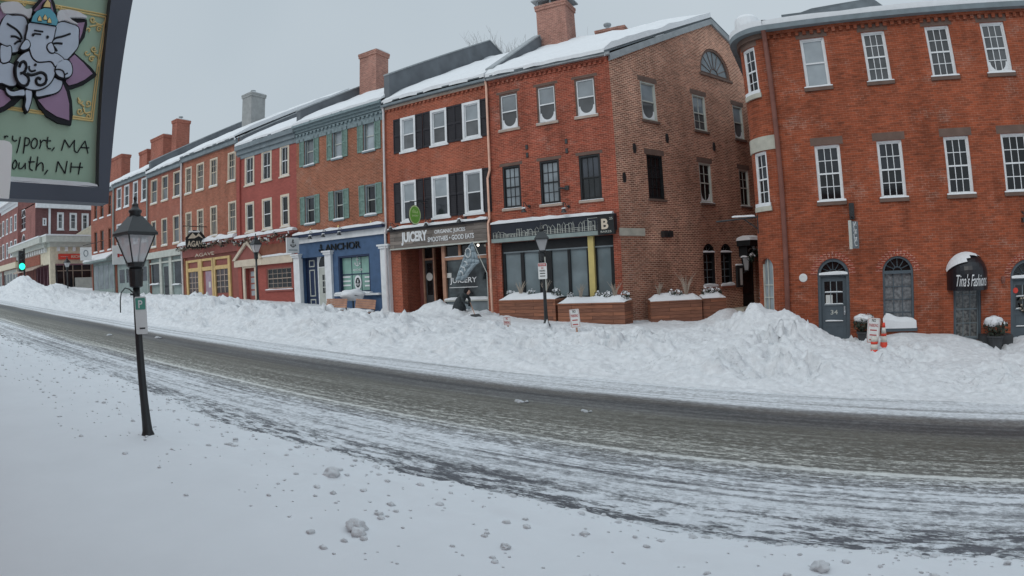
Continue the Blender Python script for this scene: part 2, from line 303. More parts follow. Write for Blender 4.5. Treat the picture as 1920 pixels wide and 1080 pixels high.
class MB:
    def __init__(b): b.v = []; b.f = []; b.m = []; b.uv = []
    def face(b, pts, m=0, uv=None):
        i = len(b.v); b.v += [Vector(q) for q in pts]; b.f.append(list(range(i, i + len(pts)))); b.m.append(m); b.uv.append(uv); return b
    def box(b, fr, s0, s1, d0, d1, z0, z1, m=0):
        P = [fr.p(s, d, z) for z in (z0, z1) for d in (d0, d1) for s in (s0, s1)]
        for q in ((0, 2, 3, 1), (4, 5, 7, 6), (0, 1, 5, 4), (2, 6, 7, 3), (0, 4, 6, 2), (1, 3, 7, 5)): b.face([P[k] for k in q], m)
        return b
    def cbox(b, fr, s0, s1, d0, d1, z0, z1, m=0, n=10):      # a box bent round a curved frame
        for k in range(n): b.box(fr, s0 + (s1 - s0) * k / n, s0 + (s1 - s0) * (k + 1) / n, d0, d1, z0, z1, m)
        return b
    def prism(b, fr, loop, d0, d1, m=0):                      # outline in (s, z) between two depths
        A = [fr.p(s, d1, z) for s, z in loop]; B = [fr.p(s, d0, z) for s, z in loop]
        tri = tessellate_polygon([[Vector((s, z, 0)) for s, z in loop]])
        for q in tri: b.face([A[k] for k in q], m); b.face([B[k] for k in reversed(q)], m)
        n = len(loop)
        for k in range(n): b.face([A[k], B[k], B[(k + 1) % n], A[(k + 1) % n]], m)
        return b
    def xprism(b, x0, x1, loop, m=0):                         # outline in (y, z) extruded along x
        A = [Vector((x0, y, z)) for y, z in loop]; B = [Vector((x1, y, z)) for y, z in loop]
        for q in tessellate_polygon([[Vector((y, z, 0)) for y, z in loop]]): b.face([A[k] for k in q], m); b.face([B[k] for k in reversed(q)], m)
        n = len(loop)
        for k in range(n): b.face([A[k], B[k], B[(k + 1) % n], A[(k + 1) % n]], m)
        return b
    def tube(b, pts, r, n=6, m=0, r1=None, cap=True):
        pts = [Vector(q) for q in pts]; rings = []; up = Vector((.31, .17, .93)).normalized()
        for i, q in enumerate(pts):
            t = (pts[min(i + 1, len(pts) - 1)] - pts[max(i - 1, 0)])
            if t.length < 1e-9: t = Vector((0, 0, 1))
            t.normalize(); a = t.cross(up)
            if a.length < .15: a = t.cross(Vector((1, 0, 0)))
            a.normalize(); c = t.cross(a); rr = r if r1 is None else r + (r1 - r) * i / max(1, len(pts) - 1)
            rings.append([q + (a * math.cos(2 * math.pi * k / n) + c * math.sin(2 * math.pi * k / n)) * rr for k in range(n)])
        i0 = len(b.v)
        for rg in rings: b.v += rg
        for i in range(len(rings) - 1):
            for k in range(n):
                b.f.append([i0 + i * n + k, i0 + i * n + (k + 1) % n, i0 + (i + 1) * n + (k + 1) % n, i0 + (i + 1) * n + k]); b.m.append(m); b.uv.append(None)
        if cap:
            b.f.append([i0 + k for k in reversed(range(n))]); b.m.append(m); b.uv.append(None)
            b.f.append([i0 + (len(rings) - 1) * n + k for k in range(n)]); b.m.append(m); b.uv.append(None)
        return b
    def lathe(b, c, prof, n=16, m=0, a0=0, sx=1, sy=1):
        c = Vector(c); i0 = len(b.v)
        for r, z in prof: b.v += [c + Vector((r * sx * math.cos(a0 + 2 * math.pi * k / n), r * sy * math.sin(a0 + 2 * math.pi * k / n), z)) for k in range(n)]
        for i in range(len(prof) - 1):
            for k in range(n):
                b.f.append([i0 + i * n + k, i0 + i * n + (k + 1) % n, i0 + (i + 1) * n + (k + 1) % n, i0 + (i + 1) * n + k]); b.m.append(m); b.uv.append(None)
        for e, o in ((0, -1), (len(prof) - 1, 1)):
            if prof[e][0] > 1e-4:
                ids = [i0 + e * n + k for k in range(n)]; b.f.append(ids[::o]); b.m.append(m); b.uv.append(None)
        return b
    def blob(b, c, r, seed=0, m=0, sub=2, amp=.25, sq=(1, 1, 1)):
        bm = bmesh.new(); bmesh.ops.create_icosphere(bm, subdivisions=sub, radius=1)
        i0 = len(b.v); c = Vector(c)
        for v in bm.verts:
            k = 1 + amp * noise.noise(v.co * 1.6 + Vector((seed * 3.7, seed * 1.3, 0)))
            b.v.append(c + Vector((v.co.x * r * k * sq[0], v.co.y * r * k * sq[1], v.co.z * r * k * sq[2])))
        for f in bm.faces: b.f.append([i0 + v.index for v in f.verts]); b.m.append(m); b.uv.append(None)
        bm.free(); return b
    def mesh(b, name, mats, root=None, smooth=False):
        o = Vector(root) if root is not None else Vector()
        me = bpy.data.meshes.new(name); me.from_pydata([tuple(q - o) for q in b.v], [], b.f)
        for n in ([mats] if isinstance(mats, str) else mats): me.materials.append(M[n])
        ul = me.uv_layers.new(name='UVMap')
        for pi, pl in enumerate(me.polygons):
            pl.material_index = b.m[pi]; pl.use_smooth = smooth
            uv = b.uv[pi]
            if uv is None:
                nn = pl.normal
                if abs(nn.z) > .75: tt, ww = Vector((1, 0, 0)), Vector((0, 1, 0))
                else: tt = Vector((-nn.y, nn.x, 0)).normalized(); ww = Vector((0, 0, 1))
                for li in pl.loop_indices:
                    q = b.v[me.loops[li].vertex_index]; ul.data[li].uv = (q.dot(tt), q.dot(ww))
            else:
                for k, li in enumerate(pl.loop_indices): ul.data[li].uv = uv[k]
        return me
    def build(b, name, mats, parent=None, smooth=False):
        root = None
        if parent is not None:
            q = parent
            while q.parent: q = q.parent
            root = q.location
        o = bpy.data.objects.new(name, b.mesh(name, mats, root, smooth)); COL.objects.link(o)
        if parent is not None: o.parent = parent
        return o
def tag(o, label, cat, group=None):
    o['label'] = label; o['category'] = cat
    if group: o['group'] = group
    return o
def thing(name, loc, label, cat, group=None):
    o = bpy.data.objects.new(name, None); o.empty_display_size = .3; COL.objects.link(o); o.location = loc
    return tag(o, label, cat, group)
def structure(o, kind='structure'): o['kind'] = kind; return o
def settle(mb, name, mats, label, cat, base, smooth=False, group=None):   # a thing that is one mesh, with its origin at its base
    o = bpy.data.objects.new(name, mb.mesh(name, mats, base, smooth)); COL.objects.link(o); o.location = base
    return tag(o, label, cat, group)
def text(body, fr, s0, s1, z0, z1, d, mat, parent, name='lettering', ext=.012, slope=0, bold=0, shear=0):
    cu = bpy.data.curves.new('t', 'FONT'); cu.body = body; cu.align_x = 'LEFT'; cu.extrude = .02; cu.resolution_u = 3; cu.offset = bold; cu.shear = shear; cu.space_line = .9
    ob = bpy.data.objects.new('t', cu); COL.objects.link(ob)
    dg = bpy.context.evaluated_depsgraph_get(); me = bpy.data.meshes.new_from_object(ob.evaluated_get(dg))
    bpy.data.objects.remove(ob)
    xs = [v.co.x for v in me.vertices]; ys = [v.co.y for v in me.vertices]; x0, x1, y0, y1 = min(xs), max(xs), min(ys), max(ys)
    b = MB()
    co = []
    for v in me.vertices:
        a = (v.co.x - x0) / (x1 - x0); c = (v.co.y - y0) / (y1 - y0)
        co.append(fr.p(s0 + (s1 - s0) * a, d + (ext if v.co.z > 0 else 0), z0 + (z1 - z0) * c + slope * (s1 - s0) * a))
    b.v = co; b.f = [list(pl.vertices) for pl in me.polygons]; b.m = [0] * len(b.f); b.uv = [None] * len(b.f)
    bpy.data.meshes.remove(me)
    return b.build(name, mat, parent)

# ------------------------------------------------------------------ building kit
class Bld:
    def __init__(b, name, loc, label, cat='building'): b.o = thing(name, loc, label, cat); b.holes = []
    def part(b, mb, name, mats, parent=None, smooth=False): return mb.build(name, mats, parent or b.o, smooth)
def arch(s0, s1, z0, zs, n=12, rise=None):
    r = (s1 - s0) / 2; c = (s0 + s1) / 2; rise = rise or r
    return [(s0, z0), (s1, z0)] + [(c + r * math.cos(math.pi * k / n), zs + rise * math.sin(math.pi * k / n)) for k in range(n + 1)]
def rect(s0, s1, z0, z1): return [(s0, z0), (s1, z0), (s1, z1), (s0, z1)]
def wall_mb(fr, outline, holes, depth=.22, curved=None, m=0):
    bm = bmesh.new(); loops = [outline] + holes
    pts = [q for l in loops for q in l]
    vs = [bm.verts.new((s, z, 0)) for s, z in pts]
    for q in tessellate_polygon([[Vector((s, z, 0)) for s, z in l] for l in loops]):
        try: bm.faces.new([vs[k] for k in q])
        except ValueError: pass
    if curved:
        for sv in curved: bmesh.ops.bisect_plane(bm, geom=bm.verts[:] + bm.edges[:] + bm.faces[:], plane_co=(sv, 0, 0), plane_no=(1, 0, 0))
    b = MB()
    bm.normal_update()
    for f in bm.faces:
        q = [(v.co.x, v.co.y) for v in f.verts]
        if f.normal.z < 0: q = q[::-1]
        b.face([fr.p(s, 0, z) for s, z in q], m, [(s, z) for s, z in q])
    bm.free()
    for l in holes:
        n = len(l)
        for k in range(n):
            (s0, z0), (s1, z1) = l[k], l[(k + 1) % n]
            steps = 1 if not curved or abs(s1 - s0) < .2 else 6
            for j in range(steps):
                a, c = j / steps, (j + 1) / steps
                A = (s0 + (s1 - s0) * a, z0 + (z1 - z0) * a); C_ = (s0 + (s1 - s0) * c, z0 + (z1 - z0) * c)
                b.face([fr.p(A[0], 0, A[1]), fr.p(A[0], -depth, A[1]), fr.p(C_[0], -depth, C_[1]), fr.p(C_[0], 0, C_[1])], m)
    return b
def snowcap(fr, s0, s1, d0, d1, z, h, seed=0, n=8):           # a soft ridge of snow lying on a ledge
    b = MB(); pr = [(0, 0), (.08, .7), (.3, 1), (.65, .95), (.92, .6), (1, 0)]; rows = []
    for i in range(n + 1):
        a = i / n; s = s0 + (s1 - s0) * a
        k = (1 + .5 * noise.noise(Vector((s * 2.1, seed * 5.3, z)))) * (.75 if i in (0, n) else 1)
        rows.append([fr.p(s, d0 + (d1 - d0) * u * (1 + .08 * noise.noise(Vector((s * 4, seed, 3)))), z + h * k * w) for u, w in pr])
    for i in range(n):
        for k in range(len(pr) - 1): b.face([rows[i][k], rows[i][k + 1], rows[i + 1][k + 1], rows[i + 1][k]])
    b.face(rows[0]); b.face(rows[-1][::-1]); 
    for i in range(n): b.face([rows[i][0], rows[i + 1][0], rows[i + 1][-1], rows[i][-1]])
    return b
SEED = [0]
def window(b, fr, s0, s1, z0, z1, frame='white_paint', cw=.07, grid=(1, 1, 1), panes=('glass_mid', 'glass_mid'), rec=.1, front=-.02,
           sill='white_paint', snow=.05, lintel=None, lh=.2, shutters=None, shw=.45, curved=False, name='window', frost=0, sash=None, mid=.5, ls=.1, hole=True, sash_mat=None, sho=(1, 1)):
    SEED[0] += 1; sd = SEED[0]
    if hole: b.holes.append((fr, rect(s0, s1, z0, z1)))
    bx = (lambda mb, *a: mb.cbox(fr, *a, n=6)) if curved else (lambda mb, *a: mb.box(fr, *a))
    e = .004; f = MB()
    bx(f, s0 - e, s0 + cw, -rec - .03, front, z0 - e, z1 + e); bx(f, s1 - cw, s1 + e, -rec - .03, front, z0 - e, z1 + e)
    bx(f, s0 + cw, s1 - cw, -rec - .03, front - .003, z1 - cw, z1 + e); bx(f, s0 + cw, s1 - cw, -rec - .03, front - .003, z0 - e, z0 + cw * .8)
    w = b.part(f, name, frame)
    a0, a1, c0, c1 = s0 + cw, s1 - cw, z0 + cw * .8, z1 - cw; zm = c0 + (c1 - c0) * mid
    g = MB()
    def quad(sa, sb, za, zb, m):
        if curved:
            for k in range(5): g.face([fr.p(sa + (sb - sa) * (k + j) / 5, -rec, zz) for j, zz in ((0, za), (1, za), (1, zb), (0, zb))], m)
        else: g.face([fr.p(sa, -rec, za), fr.p(sb, -rec, za), fr.p(sb, -rec, zb), fr.p(sa, -rec, zb)], m)
    quad(a0, a1, zm, c1, 0); quad(a0, a1, c0, zm, 1)
    b.part(g, 'pane', list(panes), w)
    h = MB(); st = sash or .035
    bx(h, a0, a0 + st, -rec + .001, -rec + .035, c0, c1); bx(h, a1 - st, a1, -rec + .001, -rec + .035, c0, c1)
    bx(h, a0 + st, a1 - st, -rec + .001, -rec + .034, c1 - st, c1); bx(h, a0 + st, a1 - st, -rec + .001, -rec + .034, c0, c0 + st * 1.3)
    bx(h, a0 + st, a1 - st, -rec + .001, -rec + .045, zm - .025, zm + .025)
    cols, rt, rb = grid; mw = .012
    for (za, zb, rows) in ((zm + .025, c1 - st, rt), (c0 + st * 1.3, zm - .025, rb)):
        if rows < 1: continue
        if cols > 1:
            for k in range(1, cols): s = a0 + st + (a1 - a0 - 2 * st) * k / cols; bx(h, s - mw, s + mw, -rec + .001, -rec + .024, za, zb)
        for k in range(1, rows): z = za + (zb - za) * k / rows; bx(h, a0 + st, a1 - st, -rec + .001, -rec + .025, z - mw, z + mw)
    b.part(h, 'sash', sash_mat or frame, w)
    if frost:
        q = MB(); c = (a0 + a1) / 2; r = (a1 - a0) / 2 - st; zt = c0 + st + r * 1.05
        lo = [(a0 + st, c0 + st), (a1 - st, c0 + st), (a1 - st, zt)] + [(c + r * .84 * math.cos(-math.pi * k / 10), zt + r * .92 * math.sin(-math.pi * k / 10)) for k in range(11)] + [(a0 + st, zt)]
        q.prism(fr, lo, -rec + .002, -rec + .012); b.part(q, 'window_frost', 'snow', w)
    if sill:
        k = MB(); bx(k, s0 - .07, s1 + .07, -.05, .07, z0 - ls, z0 - .002); b.part(k, 'sill', sill, w)
    if snow:
        if curved: k = MB(); bx(k, s0 - .04, s1 + .04, -.06, .06, z0 + .001, z0 + snow); b.part(k, 'sill_snow', 'snow', w)
        else: b.part(snowcap(fr, s0 - .06, s1 + .06, front - .02, .075, z0 - .001, snow, sd), 'sill_snow', 'snow', w)
    if lintel:
        k = MB(); bx(k, s0 - .12, s1 + .12, -.05, .006, z1 + .003, z1 + lh); b.part(k, 'lintel', lintel, w)
    if shutters:
        for side in (0, 1):
            if not sho[side]: continue
            x0, x1 = ((s0 - shw - .015, s0 - .015), (s1 + .015, s1 + shw + .015))[side]
            k = MB(); k.box(fr, x0, x0 + .05, .004, .05, z0, z1); k.box(fr, x1 - .05, x1, .004, .05, z0, z1)
            for za, zb in ((z0, z0 + .08), ((z0 + z1) / 2 - .04, (z0 + z1) / 2 + .04), (z1 - .08, z1)): k.box(fr, x0 + .05, x1 - .05, .004, .048, za, zb)
            n = 9
            for za, zb in ((z0 + .08, (z0 + z1) / 2 - .04), ((z0 + z1) / 2 + .04, z1 - .08)):
                for j in range(n):
                    z = za + (zb - za) * (j + .5) / n; hh = (zb - za) / n
                    k.face([fr.p(x0 + .05, .012, z + hh * .55), fr.p(x0 + .05, .034, z - hh * .5), fr.p(x1 - .05, .034, z - hh * .5), fr.p(x1 - .05, .012, z + hh * .55)])
            k.face([fr.p(x0 + .02, .006, z0 + .02), fr.p(x1 - .02, .006, z0 + .02), fr.p(x1 - .02, .006, z1 - .02), fr.p(x0 + .02, .006, z1 - .02)])
            b.part(k, 'shutter', shutters, w)
    return w
def archwin(b, fr, s0, s1, z0, zs, frame='white_paint', rec=.16, panes='glass_mid', rows=4, cols=3, fan=6, cw=.07, sill='stone', snow=.1, name='window', rise=None, ring=None, bar=None, fanpane='glass_dark', curved=None, hole=True):
    loop = arch(s0, s1, z0, zs, 14, rise)
    if hole: b.holes.append((fr, loop))
    c = (s0 + s1) / 2; r = (s1 - s0) / 2; rz = rise or r; f = MB(); n = 14
    f.box(fr, s0 - .003, s0 + cw, -rec - .03, -.05, z0, zs); f.box(fr, s1 - cw, s1 + .003, -rec - .03, -.05, z0, zs)
    f.box(fr, s0 + cw, s1 - cw, -rec - .03, -.055, zs - .05, zs + .05)
    f.box(fr, s0 + cw, s1 - cw, -rec - .03, -.055, z0, z0 + cw)
    for k in range(n):
        a, e = math.pi * k / n, math.pi * (k + 1) / n
        P = lambda t, rr, rrz, d: fr.p(c + rr * math.cos(t), d, zs + rrz * math.sin(t))
        f.face([P(a, r + .003, rz + .003, -.05), P(e, r + .003, rz + .003, -.05), P(e, r - cw, rz - cw, -.05), P(a, r - cw, rz - cw, -.05)])
        f.face([P(a, r - cw, rz - cw, -.05), P(e, r - cw, rz - cw, -.05), P(e, r - cw, rz - cw, -rec - .03), P(a, r - cw, rz - cw, -rec - .03)])
    w = b.part(f, name, frame)
    g = MB(); g.prism(fr, arch(s0 + .01, s1 - .01, zs, zs + .001, 14, rz - .01), -rec - .02, -rec, 1)
    g.face([fr.p(s0, -rec, z0), fr.p(s1, -rec, z0), fr.p(s1, -rec, zs - .001), fr.p(s0, -rec, zs - .001)], 0)
    b.part(g, 'pane', [panes, fanpane], w)
    h = MB(); mw = .014
    for k in range(1, cols): s = s0 + cw + (s1 - s0 - 2 * cw) * k / cols; h.box(fr, s - mw, s + mw, -rec + .001, -rec + .03, z0 + cw, zs - .05)
    for k in range(1, rows): z = z0 + cw + (zs - .05 - z0 - cw) * k / rows; h.box(fr, s0 + cw, s1 - cw, -rec + .001, -rec + .031, z - mw, z + mw)
    for k in range(1, fan):
        a = math.pi * k / fan; h.tube([fr.p(c + r * .26 * math.cos(a), -rec + .02, zs + .05 + rz * .22 * math.sin(a)), fr.p(c + (r - cw) * math.cos(a), -rec + .02, zs + (rz - cw) * math.sin(a))], .016, 4)
    h.tube([fr.p(c + r * .26 * math.cos(math.pi * k / 8), -rec + .02, zs + .05 + rz * .22 * math.sin(math.pi * k / 8)) for k in range(9)], .02, 4)
    b.part(h, 'muntin', bar or frame, w)
    if bar: b.part(snowcap(fr, s0 + .02, s1 - .02, -.12, .02, zs + .04, .09, s0), 'ledge_snow', 'snow', w)
    if sill: k = MB().box(fr, s0 - .09, s1 + .09, -.06, .07, z0 - .12, z0 - .002); b.part(k, 'sill', sill, w)
    if snow: b.part(snowcap(fr, s0 - .07, s1 + .07, -.12, .07, z0 - .001, snow, s0), 'sill_snow', 'snow', w)
    if ring:
        k = MB(); nn = 17
        for j in range(nn):
            a, e = math.pi * j / nn + .03, math.pi * (j + 1) / nn - .03
            lo = [(c + (r + q) * math.cos(t), zs + (rz + q) * math.sin(t)) for t, q in ((a, .01), (e, .01), (e, .22), (a, .22))]
            k.prism(fr, lo, -.02, .006)
        b.part(k, 'arch_bricks', ring, w)
    return w
def panel(fr, s0, s1, z0, z1, d, t=.03): return MB().box(fr, s0, s1, d - t, d, z0, z1)
def gooseneck(b, fr, s, z, d=.5, mat='black_metal', drop=.25, reach=.35):
    k = MB(); k.tube([fr.p(s, 0, z), fr.p(s, .06, z)], .06, 8)
    k.tube([fr.p(s, .05, z), fr.p(s - .02, d * .45, z - .02), fr.p(s - .04, d * .75, z + .12), fr.p(s - .05, d * .95, z + .14), fr.p(s - .05, d, z + .02), fr.p(s - .05, d, z - drop + .1)], .018, 6)
    o = b.part(k, 'gooseneck_lamp', mat)
    q = MB(); q.lathe(fr.p(s - .05, d, z - drop), [(.13, -.03), (.12, 0), (.06, .09), (.03, .14), (.001, .14)], 12); b.part(q, 'lamp_shade', mat, o)
    q = snowcap(fr, s - .12, s + .04, d - .06, d + .06, z - drop + .12, .05, s, 3); b.part(q, 'lamp_snow', 'snow', o)
    return o
# ------------------------------------------------------------------ ground, road and snow
def lerp_table(tb, x):
    if x <= tb[0][0]: return tb[0][1]
    for (a, b), (c, d) in zip(tb, tb[1:]):
        if x <= c: return b + (d - b) * (x - a) / (c - a)
    return tb[-1][1]
def sstep(a, b, x): t = max(0, min(1, (x - a) / (b - a))); return t * t * (3 - 2 * t)
BASE = [(-60, .5), (-54, .4), (-45, .4), (-39, .6), (-31.8, .55), (-26, .53), (-22, .38), (-18.6, .3), (-17, .3), (-15.2, .5), (-12.9, .55), (-11, .46), (-7.2, .42), (-4, .45), (-1.5, .6), (1.2, .3), (2.2, .42), (3, .6), (4.7, .62), (5.6, .42), (6.3, .38), (7.2, .6), (16, .55)]
CREST = [(-70, .5), (-52, .5), (-39, .62), (-33, .82), (-28.5, .98), (-23, .92), (-19, .8), (-13.5, .58), (-9, .46), (-5, .5), (-2, .7), (1, .5), (3, .3), (16, .3)]
PILES = [(-1.9, 18.7, .95, .8, .9), (-.6, 18.6, .75, .7, .7), (.3, 18.2, .35, .8, .9), (-3.3, 18.9, .3, .8, .8), (-15.3, 20.7, .62, .85, .7), (-14.4, 20.4, .2, .7, .5), (-64, 16.6, 1.5, 3.6, 1.6), (-58, 18.5, .7, 2.2, 1.5), (-3.2, 22.6, .5, .7, 1.2), (-27.5, 18, .25, 2, 1), (-35, 17.5, .2, 2, 1)]
def fbm(x, y, sc, seed, o=4):
    return noise.fractal(Vector((x * sc, y * sc, seed)), .9, 2.1, o)
def bank_h(x, y):
    toe = 12.75 + .35 * noise.noise(Vector((x * .35, 3.1, 0))) + .12 * noise.noise(Vector((x * 1.7, 1.1, 0)))
    c = lerp_table(CREST, x); bs = lerp_table(BASE, x)
    c *= 1 + .16 * noise.noise(Vector((x * .45, 7, 1)))
    if y < toe: h = -.06 + .09 * sstep(12.2, toe, y)
    else:
        up = c * (.22 * sstep(toe, toe + .5, y) + .78 * sstep(toe + .3, 15.4, y))
        k = sstep(16.3, 19.2, y); h = up * (1 - k) + bs * k
    for px, py, ph, sx, sy in PILES:
        q = ((x - px) / sx) ** 2 + ((y - py) / sy) ** 2
        if q < 9: h += ph * math.exp(-q)
    rough = sstep(toe, toe + .8, y) * (1 - .8 * sstep(18.6, 20, y)) * (1 - .5 * sstep(1.5, 4, x))
    if -4 < x < 1.4 and 17 < y < 20: rough = max(rough, .9)
    if -17.5 < x < -12.8 and y > 18.4: rough = max(rough, .7)
    lump = noise.noise(Vector((x * .55, y * .6, 21))); wx, wy = x + .35 * noise.noise(Vector((x * 1.3, y * 1.3, 31))), y + .3 * noise.noise(Vector((x * 1.3, y * 1.3, 41)))
    slab = rough * sstep(-.1, .35, lump) * sstep(toe + .5, toe + 1.3, y)
    h += slab * (.2 * noise.cell(Vector((wx * 1.25, wy * 1.6, .5))) + .09 * noise.cell(Vector((wx * 2.9, wy * 3.3, 3.5))))      # broken slabs turned up by the plough
    rough *= .55 + .9 * sstep(-.4, .4, lump)
    n = noise.turbulence(Vector((x * 1.1, y * 1.3, 2.7)), 4, False, noise_basis='PERLIN_ORIGINAL', amplitude_scale=.55, frequency_scale=2.1)
    ch = abs(noise.noise(Vector((x * 2.6, y * 2.9, 5)))) ; fine = noise.noise(Vector((x * 6, y * 6, 9)))
    d1, p1 = noise.voronoi(Vector((x * 1.9 + .3 * fine, y * 2.2, 3))); d2, p2 = noise.voronoi(Vector((x * 4.3, y * 4.8, 7)))
    h += rough * (.15 * n + .15 * (.2 - ch) + .05 * fine + .1 * noise.noise(Vector((x * .7, y * .8, 11))) + .11 * (.35 - d1[0]) + .05 * (.35 - d2[0])
                  + (.7 * max(0, .28 - d1[0]) if noise.noise(p1[0] * 3.1) > .0 else 0) - (.9 * max(0, .2 - d2[0]) if noise.noise(p2[0] * 2.3) > .08 else 0) + .05 * noise.noise(Vector((x * 9, y * 10, 2))))
    h += .03 * noise.noise(Vector((x * .8, y * .8, 4)))
    return zg(x) + h
def grid_mesh(name, xs, ys, fn, mats, smooth=True, sel=None):
    me = bpy.data.meshes.new(name); n = len(ys)
    vs = [(x, y, fn(x, y)) for x in xs for y in ys]
    fs = [(i * n + j, (i + 1) * n + j, (i + 1) * n + j + 1, i * n + j + 1) for i in range(len(xs) - 1) for j in range(n - 1)]
    me.from_pydata(vs, [], fs)
    for q in mats: me.materials.append(M[q])
    for pl in me.polygons: pl.use_smooth = smooth
    if sel: 
        for pl in me.polygons: pl.material_index = sel(pl.center)
    o = bpy.data.objects.new(name, me); COL.objects.link(o); return o
def steps(a, b, f):
    r = [a]
    while r[-1] < b: r.append(r[-1] + f(r[-1]))
    return r
structure(grid_mesh('ground', [-400, -200, -110, -76, -40, -10, 16, 120, 300], [-200, -30, 0, 12, 40, 120, 400], lambda x, y: zg(x) - .14, ['snow_smooth']))
# road: one sheet, its slush laid out in long bands by the traffic
m, t, p = newmat('road_surface'); N = t.nodes; L = t.links
p.inputs['Roughness'].default_value = .6; p.inputs['Specular IOR Level'].default_value = .3
tcn = N.new('ShaderNodeTexCoord'); sx = N.new('ShaderNodeSeparateXYZ'); L.new(tcn.outputs['Object'], sx.inputs[0])
def nnode(sc, scale3, det=6, rough=.6, loc=(0, 0, 0)):
    mp = N.new('ShaderNodeMapping'); mp.inputs['Scale'].default_value = scale3; mp.inputs['Location'].default_value = loc; L.new(tcn.outputs['Object'], mp.inputs[0])
    q = N.new('ShaderNodeTexNoise'); q.inputs['Scale'].default_value = sc; q.inputs['Detail'].default_value = det; q.inputs['Roughness'].default_value = rough; L.new(mp.outputs[0], q.inputs['Vector']); return q.outputs['Fac']
def mth(op, a, b=None, clamp=False):
    q = N.new('ShaderNodeMath'); q.operation = op; q.use_clamp = clamp
    for i, v in enumerate((a, b)):
        if v is None: continue
        if isinstance(v, (int, float)): q.inputs[i].default_value = v
        else: L.new(v, q.inputs[i])
    return q.outputs[0]
def ramp(v, stops, mode='LINEAR'):
    q = N.new('ShaderNodeValToRGB'); q.color_ramp.interpolation = mode; e = q.color_ramp.elements
    while len(e) < len(stops): e.new(.5)
    for el, (pos, c) in zip(e, stops): el.position = pos; el.color = c if len(c) == 4 else (*c, 1)
    L.new(v, q.inputs[0]); return q.outputs[0]
streak = nnode(1, (.10, 3.2, 1), 8, .65); wob = nnode(1, (.16, .3, 1), 3, .5, (5, 2, 0)); grit = nnode(9, (1, 1, 1), 8, .75); patch = nnode(5.5, (.42, 1.7, 1), 9, .72, (3, 8, 0)); big = nnode(.7, (.5, 1.2, 1), 3, .5, (1, 4, 0)); grit2 = nnode(26, (.6, 1.2, 1), 4, .7)
yy = mth('ADD', sx.outputs['Y'], mth('MULTIPLY', mth('SUBTRACT', wob, .5), .5))
yn = mth('DIVIDE', mth('SUBTRACT', yy, 4.12), 10.0)        # 4 m .. 14 m
g = lambda v: (v, v, v)
Y_ = lambda y: (y + (.28 if y < 7.5 else .28 - .48 * (y - 7.5) / 3.3 if y < 10.8 else -.2) - 4) / 10
amt = ramp(yn, [(0, g(.72)), (Y_(5.2), g(.7)), (Y_(5.55), g(.8)), (Y_(5.85), g(.92)), (Y_(6.15), g(.74)), (Y_(6.5), g(.76)), (Y_(6.75), g(.86)), (Y_(6.95), g(.6)), (Y_(7.2), g(.56)), (Y_(7.24), g(.56)), (Y_(7.29), g(1)), (Y_(7.36), g(1)), (Y_(7.43), g(.5)), (Y_(7.6), g(.42)), (Y_(8.0), g(.36)), (Y_(8.5), g(.22)),
               (Y_(9.1), g(.14)), (Y_(9.35), g(.2)), (Y_(9.6), g(.1)), (Y_(10.9), g(.05)), (Y_(11.1), g(.3)), (Y_(11.3), g(.85)), (Y_(11.5), g(.98)), (Y_(11.75), g(.7)), (Y_(12.0), g(.88)), (Y_(12.3), g(.8)), (Y_(12.7), g(.95)), (1, g(1))])
contr = ramp(yn, [(0, g(1)), (Y_(5.6), g(1)), (Y_(6), g(.5)), (Y_(7.3), g(.7)), (Y_(8.2), g(.35)), (Y_(11.2), g(.25)), (Y_(11.5), g(.3)), (Y_(11.9), g(.5)), (1, g(.3))])
# dark bare patches gather along the kerb
lines = nnode(1, (.03, 8.5, 1), 4, .6, (2, 6, 0)); sand = nnode(15, (.5, 1.3, 1), 6, .75, (7, 1, 0))
linew = ramp(yn, [(0, g(.2)), (Y_(5.9), g(.5)), (Y_(6.3), g(1)), (Y_(7.9), g(1)), (Y_(8.6), g(.35)), (Y_(11.2), g(.25)), (Y_(11.5), g(.5)), (Y_(12.4), g(.45)), (1, g(.2))])
sandw = ramp(yn, [(0, g(.25)), (Y_(6.6), g(.5)), (Y_(7.2), g(1)), (Y_(8.0), g(1)), (Y_(8.9), g(.45)), (Y_(9.8), g(.12)), (Y_(11), g(.3)), (1, g(0))])
edge = ramp(yn, [(0, g(1)), (Y_(5.4), g(1)), (Y_(5.9), g(.1)), (Y_(6.3), g(.35)), (Y_(7), g(.25)), (Y_(7.6), g(0)), (1, g(0))])
nmix = mth('ADD', mth('MULTIPLY', mth('SUBTRACT', streak, .5), 2.4), mth('ADD', mth('MULTIPLY', mth('SUBTRACT', grit, .5), 1.9), mth('MULTIPLY', mth('SUBTRACT', grit2, .5), 1.5)))
def sharp(v, a, b_):
    q = N.new('ShaderNodeMapRange'); q.interpolation_type = 'SMOOTHSTEP'; q.inputs['From Min'].default_value = a; q.inputs['From Max'].default_value = b_; L.new(v, q.inputs['Value']); return q.outputs[0]
pm = mth('ADD', mth('MULTIPLY', mth('SUBTRACT', sharp(patch, .45, .53), .55), mth('MULTIPLY', edge, 1.0)), mth('MULTIPLY', mth('SUBTRACT', big, .5), mth('MULTIPLY', edge, 2.9)))
pm = mth('ADD', pm, mth('ADD', mth('MULTIPLY', mth('SUBTRACT', sharp(lines, .4, .58), .5), mth('MULTIPLY', linew, .55)), mth('MULTIPLY', mth('SUBTRACT', sharp(sand, .44, .6), .52), mth('MULTIPLY', sandw, .75))))
fac = mth('ADD', amt, mth('ADD', mth('MULTIPLY', nmix, contr), pm), True)
fac = ramp(fac, [(0, g(.03)), (.28, g(.2)), (.6, g(.58)), (.9, g(.97)), (1, g(1))])
